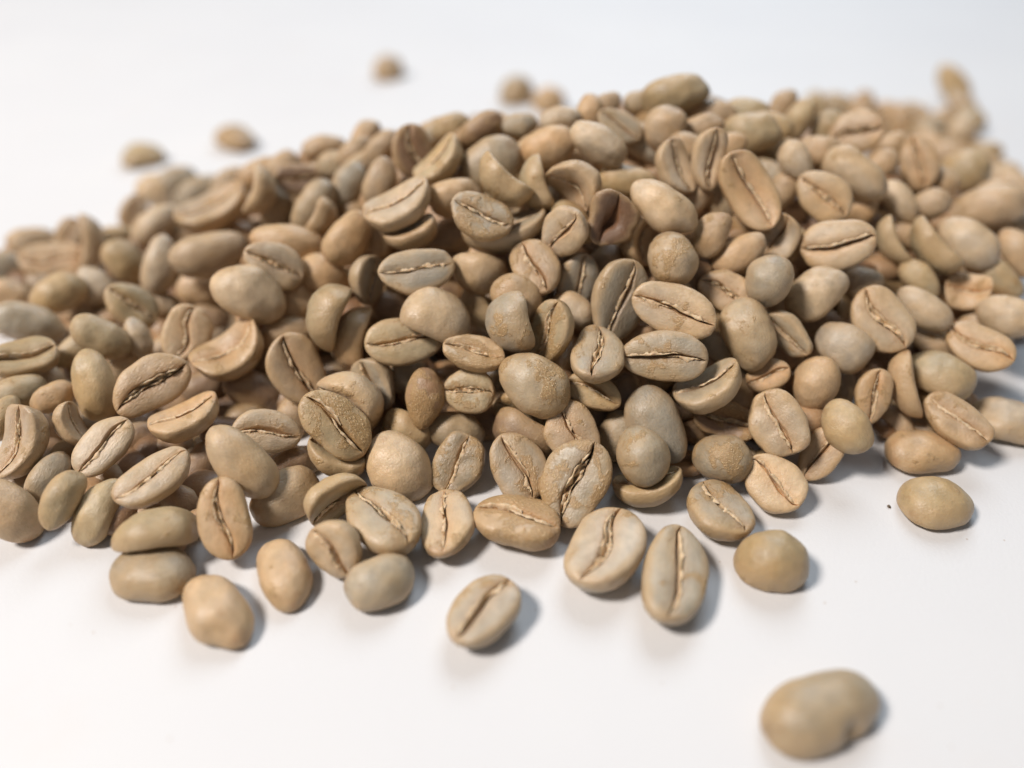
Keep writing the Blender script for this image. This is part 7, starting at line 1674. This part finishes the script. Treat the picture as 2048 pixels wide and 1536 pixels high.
(2.64, 14.53, 0.12, 0.79, -0.04, 0.03, -0.61, 0.55),
(2.49, 15.07, 0.12, 0.89, -0.04, -0.02, 0.45, 0.55),
(2.46, 15.48, 0.12, 0.92, -0.05, 0.02, -0.39, 0.55),
(2.61, 15.94, 0.12, 0.52, -0.03, 0.04, -0.86, 0.55),
(3.01, 6.28, 0.12, 0.95, -0.05, -0.02, 0.30, 0.55),
(3.10, 6.86, 0.12, 0.38, -0.02, -0.05, 0.92, 0.55),
(3.03, 7.42, 0.12, 0.22, -0.01, 0.05, -0.97, 0.55),
(2.93, 7.67, 0.12, 0.30, -0.01, 0.05, -0.95, 0.55),
(3.22, 8.34, 0.12, 0.95, -0.05, -0.01, 0.30, 0.55),
(3.14, 8.77, 0.12, 0.33, -0.02, -0.05, 0.94, 0.55),
(3.27, 9.51, 0.12, 0.99, -0.05, -0.01, 0.12, 0.55),
(3.19, 10.16, 0.12, 0.65, -0.03, -0.04, 0.76, 0.55),
(3.01, 10.75, 0.12, 0.98, -0.05, 0.01, -0.20, 0.55),
(3.02, 11.29, 0.12, 0.19, -0.01, 0.05, -0.98, 0.55),
(3.00, 11.67, 0.12, 0.84, -0.04, -0.03, 0.53, 0.55),
(2.93, 12.42, 0.12, 0.95, -0.05, 0.02, -0.32, 0.55),
(3.14, 12.82, 0.12, 0.58, -0.03, -0.04, 0.82, 0.55),
(3.15, 13.31, 0.12, 0.71, -0.04, 0.03, -0.70, 0.55),
(3.12, 13.92, 0.12, 0.32, -0.02, 0.05, -0.95, 0.55),
(3.09, 14.57, 0.12, 0.65, -0.03, 0.04, -0.76, 0.55),
(3.27, 15.04, 0.12, 1.00, -0.05, -0.00, 0.06, 0.55),
(3.23, 15.66, 0.12, 0.99, -0.05, 0.01, -0.12, 0.55),
(2.94, 16.05, 0.13, 0.76, -0.04, 0.03, -0.64, 0.55),
(3.14, 16.48, 0.12, 0.25, -0.01, -0.05, 0.97, 0.55),
(3.57, 6.93, 0.12, 0.92, -0.05, 0.02, -0.40, 0.55),
(3.80, 7.30, 0.12, 0.09, -0.00, 0.05, -0.99, 0.55),
(3.58, 7.92, 0.12, 0.50, -0.03, 0.04, -0.86, 0.55),
(3.72, 8.54, 0.12, 0.41, -0.02, -0.05, 0.91, 0.55),
(3.45, 8.80, 0.12, 0.81, -0.04, 0.03, -0.58, 0.55),
(3.64, 9.55, 0.12, 0.62, -0.03, 0.04, -0.79, 0.55),
(3.83, 9.92, 0.13, 0.15, -0.01, -0.05, 0.99, 0.55),
(3.66, 10.74, 0.12, 0.28, -0.01, -0.05, 0.96, 0.55),
(3.64, 11.08, 0.12, 0.94, -0.05, -0.02, 0.34, 0.55),
(3.82, 11.67, 0.12, 0.35, -0.02, 0.05, -0.93, 0.55),
(3.61, 12.16, 0.12, 1.00, -0.05, -0.00, 0.05, 0.55),
(3.45, 13.00, 0.12, 1.00, -0.05, 0.00, -0.00, 0.55),
(3.51, 13.24, 0.12, 0.68, -0.03, 0.04, -0.73, 0.55),
(3.64, 14.07, 0.12, 0.03, -0.00, 0.05, -1.00, 0.55),
(3.61, 14.46, 0.12, 0.57, -0.03, 0.04, -0.82, 0.55),
(3.56, 15.04, 0.12, 0.53, -0.03, 0.04, -0.85, 0.55),
(3.84, 15.59, 0.12, 0.72, -0.04, -0.03, 0.69, 0.55),
(3.69, 16.27, 0.12, 0.42, -0.02, -0.05, 0.90, 0.55),
(4.09, 6.77, 0.12, 0.95, -0.05, -0.01, 0.30, 0.55),
(4.24, 7.17, 0.12, 0.50, -0.02, -0.04, 0.87, 0.55),
(4.01, 7.77, 0.12, 0.63, -0.03, 0.04, -0.78, 0.55),
(4.13, 8.28, 0.12, 0.21, -0.01, 0.05, -0.98, 0.55),
(4.05, 8.89, 0.12, 0.13, -0.01, 0.05, -0.99, 0.55),
(4.19, 9.32, 0.12, 0.99, -0.05, 0.01, -0.14, 0.55),
(4.24, 10.14, 0.12, 1.00, -0.05, -0.00, 0.05, 0.55),
(4.10, 10.70, 0.12, 0.66, -0.03, 0.04, -0.75, 0.55),
(4.10, 11.28, 0.12, 0.77, -0.04, 0.03, -0.63, 0.55),
(4.11, 11.70, 0.12, 0.63, -0.03, -0.04, 0.77, 0.55),
(4.14, 12.20, 0.12, 0.99, -0.05, -0.01, 0.11, 0.55),
(4.06, 12.76, 0.12, 0.84, -0.04, -0.03, 0.53, 0.55),
(4.08, 13.22, 0.12, 0.73, -0.04, 0.03, -0.68, 0.55),
(4.14, 14.07, 0.12, 0.47, -0.02, 0.04, -0.88, 0.55),
(4.09, 14.63, 0.12, 0.88, -0.04, 0.02, -0.48, 0.55),
(4.23, 14.86, 0.12, 0.27, -0.01, -0.05, 0.96, 0.55),
(4.12, 15.59, 0.12, 0.41, -0.02, -0.05, 0.91, 0.55),
(4.28, 16.11, 0.12, 0.67, -0.03, 0.04, -0.74, 0.55),
(4.39, 16.53, 0.12, 0.56, -0.03, -0.04, 0.82, 0.55),
(4.74, 7.13, 0.13, 0.40, -0.02, -0.05, 0.92, 0.55),
(4.76, 7.99, 0.12, 0.66, -0.03, 0.04, -0.75, 0.55),
(4.62, 8.57, 0.12, 0.50, -0.02, -0.04, 0.87, 0.55),
(4.82, 9.08, 0.12, 0.55, -0.03, 0.04, -0.83, 0.55),
(4.85, 9.38, 0.12, 0.06, -0.00, 0.05, -1.00, 0.55),
(4.64, 9.86, 0.12, 0.94, -0.05, -0.02, 0.35, 0.55),
(4.89, 10.61, 0.12, 0.48, -0.02, -0.04, 0.87, 0.55),
(4.87, 11.34, 0.12, 0.44, -0.02, -0.04, 0.90, 0.55),
(4.64, 11.58, 0.12, 0.76, -0.04, 0.03, -0.64, 0.55),
(4.84, 12.44, 0.12, 0.22, -0.01, -0.05, 0.97, 0.55),
(4.86, 12.94, 0.12, 0.76, -0.04, 0.03, -0.65, 0.55),
(4.92, 13.32, 0.12, 0.91, -0.05, 0.02, -0.42, 0.55),
(4.57, 13.96, 0.12, 0.54, -0.03, -0.04, 0.84, 0.55),
(4.86, 14.34, 0.12, 0.97, -0.05, -0.01, 0.25, 0.55),
(4.85, 15.12, 0.12, 0.74, -0.04, -0.03, 0.67, 0.55),
(4.93, 15.36, 0.12, 0.91, -0.05, 0.02, -0.42, 0.55),
(4.86, 16.11, 0.12, 0.95, -0.05, 0.02, -0.31, 0.55),
(5.13, 7.28, 0.12, 0.51, -0.03, 0.04, -0.86, 0.55),
(5.27, 7.84, 0.12, 0.08, -0.00, 0.05, -1.00, 0.55),
(5.31, 8.54, 0.12, 0.79, -0.04, -0.03, 0.61, 0.55),
(5.26, 9.03, 0.12, 0.99, -0.05, -0.01, 0.12, 0.55),
(5.23, 9.34, 0.12, 0.90, -0.05, 0.02, -0.43, 0.55),
(5.38, 10.17, 0.12, 0.99, -0.05, -0.00, 0.09, 0.55),
(5.22, 10.75, 0.12, 0.42, -0.02, -0.05, 0.91, 0.55),
(5.23, 11.27, 0.12, 0.37, -0.02, -0.05, 0.93, 0.55),
(5.43, 11.57, 0.12, 0.35, -0.02, 0.05, -0.94, 0.55),
(5.42, 12.43, 0.12, 0.27, -0.01, 0.05, -0.96, 0.55),
(5.16, 12.84, 0.12, 0.86, -0.04, -0.03, 0.50, 0.55),
(5.10, 13.49, 0.12, 0.96, -0.05, 0.01, -0.29, 0.55),
(5.48, 13.92, 0.12, 0.86, -0.04, -0.03, 0.51, 0.55),
(5.46, 14.44, 0.12, 0.72, -0.04, 0.03, -0.70, 0.55),
(5.46, 15.15, 0.12, 0.94, -0.05, -0.02, 0.35, 0.55),
(5.19, 15.56, 0.12, 0.00, -0.00, -0.05, 1.00, 0.55),
(5.41, 16.12, 0.12, 0.78, -0.04, 0.03, -0.62, 0.55),
(5.70, 7.73, 0.12, 0.75, -0.04, 0.03, -0.66, 0.55),
(5.89, 8.44, 0.12, 0.19, -0.01, -0.05, 0.98, 0.55),
(6.02, 8.87, 0.12, 0.71, -0.04, -0.04, 0.71, 0.55),
(5.83, 9.40, 0.12, 0.20, -0.01, 0.05, -0.98, 0.55),
(5.84, 9.97, 0.12, 0.52, -0.03, -0.04, 0.85, 0.55),
(5.97, 10.44, 0.12, 0.78, -0.04, 0.03, -0.62, 0.55),
(5.65, 11.15, 0.12, 0.79, -0.04, 0.03, -0.61, 0.55),
(5.67, 11.78, 0.12, 0.20, -0.01, -0.05, 0.98, 0.55),
(5.85, 12.43, 0.12, 0.84, -0.04, -0.03, 0.54, 0.55),
(6.03, 12.70, 0.12, 0.10, -0.00, 0.05, -0.99, 0.55),
(6.02, 13.45, 0.12, 0.56, -0.03, -0.04, 0.83, 0.55),
(5.85, 13.77, 0.12, 0.42, -0.02, -0.05, 0.91, 0.55),
(5.69, 14.54, 0.12, 0.78, -0.04, 0.03, -0.62, 0.55),
(5.94, 15.05, 0.12, 0.98, -0.05, 0.01, -0.20, 0.55),
(5.91, 15.67, 0.12, 0.15, -0.01, -0.05, 0.99, 0.55),
(6.49, 8.58, 0.12, 0.98, -0.05, 0.01, -0.19, 0.55),
(6.35, 8.96, 0.13, 0.56, -0.03, -0.04, 0.83, 0.55),
(6.26, 9.56, 0.12, 0.30, -0.01, 0.05, -0.95, 0.55),
(6.23, 10.05, 0.12, 0.91, -0.05, 0.02, -0.42, 0.55),
(6.56, 10.51, 0.12, 0.99, -0.05, 0.01, -0.10, 0.55),
(6.55, 11.28, 0.12, 0.09, -0.00, 0.05, -0.99, 0.55),
(6.43, 11.60, 0.12, 0.99, -0.05, 0.00, -0.10, 0.55),
(6.53, 12.23, 0.12, 0.78, -0.04, -0.03, 0.62, 0.55),
(6.42, 12.76, 0.12, 0.15, -0.01, -0.05, 0.99, 0.55),
(6.50, 13.16, 0.12, 0.77, -0.04, 0.03, -0.64, 0.55),
(6.36, 13.86, 0.12, 0.95, -0.05, -0.02, 0.32, 0.55),
(6.36, 14.36, 0.13, 0.29, -0.01, -0.05, 0.96, 0.55),
(6.29, 14.88, 0.12, 0.24, -0.01, -0.05, 0.97, 0.55),
(6.47, 15.73, 0.12, 0.65, -0.03, -0.04, 0.76, 0.55),
(6.76, 8.78, 0.12, 1.00, -0.05, -0.00, 0.03, 0.55),
(6.89, 9.63, 0.12, 0.82, -0.04, -0.03, 0.58, 0.55),
(7.09, 10.20, 0.12, 0.61, -0.03, -0.04, 0.79, 0.55),
(6.75, 10.51, 0.12, 0.85, -0.04, 0.03, -0.53, 0.55),
(7.07, 11.21, 0.12, 0.39, -0.02, 0.05, -0.92, 0.55),
(7.12, 11.60, 0.12, 0.15, -0.01, -0.05, 0.99, 0.55),
(6.87, 12.39, 0.12, 1.00, -0.05, 0.00, -0.04, 0.55),
(6.89, 12.71, 0.12, 0.15, -0.01, 0.05, -0.99, 0.55),
(6.93, 13.40, 0.12, 1.00, -0.05, 0.00, -0.04, 0.55),
(7.05, 13.99, 0.12, 0.79, -0.04, -0.03, 0.62, 0.55),
(6.83, 14.41, 0.12, 0.94, -0.05, 0.02, -0.33, 0.55),
(7.06, 15.15, 0.12, 0.69, -0.03, 0.04, -0.72, 0.55),
(6.85, 15.42, 0.12, 0.71, -0.04, 0.04, -0.70, 0.55),
(7.49, 9.12, 0.12, 0.85, -0.04, -0.03, 0.52, 0.55),
(7.67, 9.30, 0.12, 0.07, -0.00, 0.05, -1.00, 0.55),
(7.40, 10.10, 0.12, 1.00, -0.05, -0.00, 0.05, 0.55),
(7.68, 10.61, 0.12, 0.04, -0.00, -0.05, 1.00, 0.55),
(7.45, 11.13, 0.12, 0.99, -0.05, -0.01, 0.13, 0.55),
(7.32, 11.77, 0.12, 0.02, -0.00, 0.05, -1.00, 0.55),
(7.61, 12.34, 0.12, 0.56, -0.03, 0.04, -0.83, 0.55),
(7.50, 12.82, 0.12, 0.09, -0.00, 0.05, -0.99, 0.55),
(7.36, 13.30, 0.12, 0.02, -0.00, 0.05, -1.00, 0.55),
(7.37, 13.83, 0.12, 0.73, -0.04, -0.03, 0.69, 0.55),
(7.45, 14.49, 0.12, 0.55, -0.03, -0.04, 0.84, 0.55),
(7.63, 15.13, 0.12, 1.00, -0.05, -0.00, 0.04, 0.55),
(7.40, 15.41, 0.12, 0.76, -0.04, -0.03, 0.65, 0.55),
(7.91, 7.19, 0.12, 0.70, -0.03, 0.04, -0.72, 0.55),
(7.92, 10.63, 0.12, 0.08, -0.00, -0.05, 1.00, 0.55),
(7.92, 11.34, 0.12, 1.00, -0.05, 0.00, -0.07, 0.55),
(8.23, 11.88, 0.12, 0.01, -0.00, -0.05, 1.00, 0.55),
(8.14, 12.40, 0.12, 0.83, -0.04, 0.03, -0.56, 0.55),
(7.97, 12.74, 0.12, 0.83, -0.04, -0.03, 0.55, 0.55),
(7.96, 13.40, 0.12, 0.43, -0.02, -0.05, 0.90, 0.55),
(8.06, 13.99, 0.12, 0.99, -0.05, -0.01, 0.12, 0.55),
(7.98, 14.49, 0.12, 0.95, -0.05, 0.02, -0.31, 0.55),
(7.87, 15.10, 0.12, 0.85, -0.04, -0.03, 0.52, 0.55),
(8.65, 11.69, 0.12, 0.94, -0.05, 0.02, -0.34, 0.55),
(8.56, 12.13, 0.12, 0.61, -0.03, -0.04, 0.79, 0.55),
(8.66, 12.84, 0.12, 0.97, -0.05, -0.01, 0.22, 0.55),
(8.55, 13.31, 0.12, 0.09, -0.00, -0.05, 0.99, 0.55),
(8.68, 13.82, 0.12, 0.99, -0.05, -0.00, 0.09, 0.55),
(8.42, 14.48, 0.12, 0.40, -0.02, -0.05, 0.91, 0.55),
(8.50, 14.93, 0.12, 0.43, -0.02, 0.05, -0.90, 0.55),
(9.11, 12.24, 0.12, 0.52, -0.03, -0.04, 0.85, 0.55),
(9.30, 12.66, 0.12, 0.85, -0.04, -0.03, 0.52, 0.55),
(8.99, 13.19, 0.12, 0.42, -0.02, -0.05, 0.91, 0.55),
(8.95, 13.71, 0.12, 0.48, -0.02, 0.04, -0.88, 0.55),
(9.00, 14.50, 0.12, 0.89, -0.04, 0.02, -0.46, 0.55),
(-3.54, 5.87, 0.13, 0.01, 0.17, 0.98, 0.05, 0.58),
(5.19, 6.84, 0.13, 0.03, -0.89, 0.46, -0.01, 0.58),
(-7.98, 10.33, 0.13, 0.01, 0.51, 0.86, 0.02, 0.58),
(-5.36, 7.66, 0.13, 0.01, 0.20, 0.98, 0.05, 0.58),
(2.36, 6.84, 0.13, 0.04, -0.97, -0.22, 0.01, 0.58),
(-5.43, 7.00, 0.13, 0.01, 0.23, 0.97, 0.04, 0.58),
(-4.40, 8.05, 0.13, 0.01, 0.64, -0.77, -0.01, 0.58),
(-4.73, 6.06, 0.13, 0.01, 0.41, 0.91, 0.03, 0.58),
(-4.40, 6.41, 0.13, 0.00, 0.68, 0.74, 0.00, 0.58),
(-1.70, 6.89, 0.13, 0.01, 0.49, -0.87, -0.02, 0.58),
(-4.35, 5.46, 0.13, 0.01, 0.65, -0.76, -0.01, 0.58),
(-5.31, 6.41, 0.13, 0.04, -0.96, -0.26, 0.01, 0.58),
(-4.78, 7.00, 0.13, 0.01, -0.75, 0.66, -0.00, 0.58),
(10.33, 16.15, 0.13, 0.04, -0.96, -0.28, 0.01, 0.35),
(-6.54, 8.91, 0.13, 0.05, -1.00, 0.08, -0.00, 0.58),
(-4.44, 8.84, 0.13, 0.00, 0.05, 1.00, 0.05, 0.58),
(-3.45, 5.38, 0.13, 0.01, 0.31, -0.95, -0.04, 0.35),
(4.70, 6.84, 0.13, 0.01, 0.63, 0.78, 0.01, 0.35),
(-4.89, 5.78, 0.13, 0.01, 0.20, 0.98, 0.04, 0.58),
(5.08, 8.12, 0.13, 0.00, -0.75, 0.66, -0.00, 0.58),
(-4.17, 9.14, 0.13, 0.00, 0.68, -0.73, -0.00, 0.58),
(-4.52, 6.16, 0.13, 0.04, -0.96, 0.27, -0.01, 0.58),
(-5.69, 6.36, 0.13, 0.00, 0.69, -0.72, -0.00, 0.58),
(-3.63, 5.04, 0.13, 0.01, -0.78, 0.62, -0.01, 0.35),
(-5.88, 10.06, 0.13, 0.01, 0.36, -0.93, -0.03, 0.58),
(0.63, 9.89, 0.13, 0.00, 0.10, 0.99, 0.05, 0.58),
(-2.66, 8.54, 0.13, 0.01, 0.57, -0.82, -0.01, 0.58),
(0.14, 8.47, 0.13, 0.01, 0.28, 0.96, 0.04, 0.58),
(-2.53, 8.05, 0.13, 0.01, 0.25, 0.97, 0.04, 0.58),
(-4.18, 6.51, 0.13, 0.01, 0.19, -0.98, -0.05, 0.58),
(5.97, 7.36, 0.13, 0.01, 0.61, -0.79, -0.01, 0.35),
(-3.42, 7.06, 0.13, 0.03, -0.92, -0.38, 0.01, 0.58),
(-5.74, 5.96, 0.13, 0.03, -0.89, -0.46, 0.01, 0.58),
(10.11, 15.97, 0.13, 0.01, 0.31, -0.95, -0.04, 0.58),
(-5.13, 9.71, 0.13, 0.01, -0.78, -0.63, 0.01, 0.58),
(-4.42, 7.30, 0.13, 0.01, 0.34, -0.94, -0.04, 0.58),
(-6.13, 9.30, 0.13, 0.01, 0.32, -0.95, -0.04, 0.58),
(5.48, 7.60, 0.13, 0.01, 0.36, -0.93, -0.03, 0.58),
(-5.27, 9.07, 0.13, 0.01, 0.42, 0.91, 0.03, 0.58),
(-5.49, 10.33, 0.13, 0.05, -0.98, 0.18, -0.01, 0.58),
(-1.49, 7.42, 0.13, 0.01, 0.41, 0.91, 0.03, 0.58),
(10.36, 15.15, 0.13, 0.03, -0.91, 0.41, -0.01, 0.35),
(-7.74, 10.33, 0.13, 0.04, -0.97, 0.22, -0.01, 0.58),
(-3.01, 7.48, 0.13, 0.00, 0.04, 1.00, 0.05, 0.58),
(-8.64, 11.31, 0.13, 0.01, 0.38, -0.92, -0.03, 0.35),
]
RL = [pi/2 - a for a in (1.35, .95, .6, .32, .12)] + [pi/2, pi/2 + .12, pi/2 + .32, pi/2 + .6, pi/2 + .95, pi/2 + 1.35] + [pi/2 + 1.35 + (2*pi - 2.7) * k / 9 for k in range(1, 9)]
low = [s.mesh('heap_bean', 18, RL) for s in SHAPES['n'][:6]]
verts = []; faces = []; cre = []; tints = []
tr = random.Random(8)
for i, f in enumerate(FILL):
    me = low[i % 6]
    mx = Matrix.Translation(f[:3]) @ Quaternion(f[3:7]).to_matrix().to_4x4() @ Matrix.Scale(f[7], 4)
    b0 = len(verts)
    verts += [tuple(mx @ v.co) for v in me.vertices]
    faces += [tuple(b0 + k for k in p.vertices) for p in me.polygons]
    cre += [d.value for d in me.attributes['crease'].data]
    c = TONES[tr.choice('gotttb')]
    k = tr.uniform(.8, 1.05)
    tints += [c[0] * k, c[1] * k, c[2] * k, 1.0] * len(me.vertices)
me = bpy.data.meshes.new('buried_beans')
me.from_pydata(verts, [], faces)
at = me.attributes.new('crease', 'FLOAT', 'POINT')
at.data.foreach_set('value', cre)
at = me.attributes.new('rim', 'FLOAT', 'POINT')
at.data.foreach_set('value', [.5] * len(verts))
at = me.attributes.new('tint', 'FLOAT_COLOR', 'POINT')
at.data.foreach_set('color', tints)
me.polygons.foreach_set('use_smooth', [True] * len(faces))
me.materials.append(M_BURIED)
o = bpy.data.objects.new('buried_beans', me)
COL.objects.link(o)
o.color = (0.27, 0.20, 0.125, 0.1)
o['kind'] = 'stuff'
o['label'] = 'mass of green coffee beans buried inside the heap, glimpsed through gaps'
o['category'] = 'coffee beans'

# a crumb of bean lying on the card
bm = bmesh.new()
bmesh.ops.create_icosphere(bm, subdivisions=2, radius=0.022)
for v in bm.verts:
    v.co *= 1 + .5 * noise.noise(v.co * 60)
    v.co.z *= .6
me = bpy.data.meshes.new('bean_crumb')
bm.to_mesh(me)
bm.free()
me.materials.append(M_BEAN)
o = bpy.data.objects.new('bean_crumb', me)
COL.objects.link(o)
o.location = (4.33, 5.66, .012)
o.color = (.12, .09, .06, 0)
o['label'] = 'tiny dark crumb on the white table, left of the olive right table bean'
o['category'] = 'crumb'
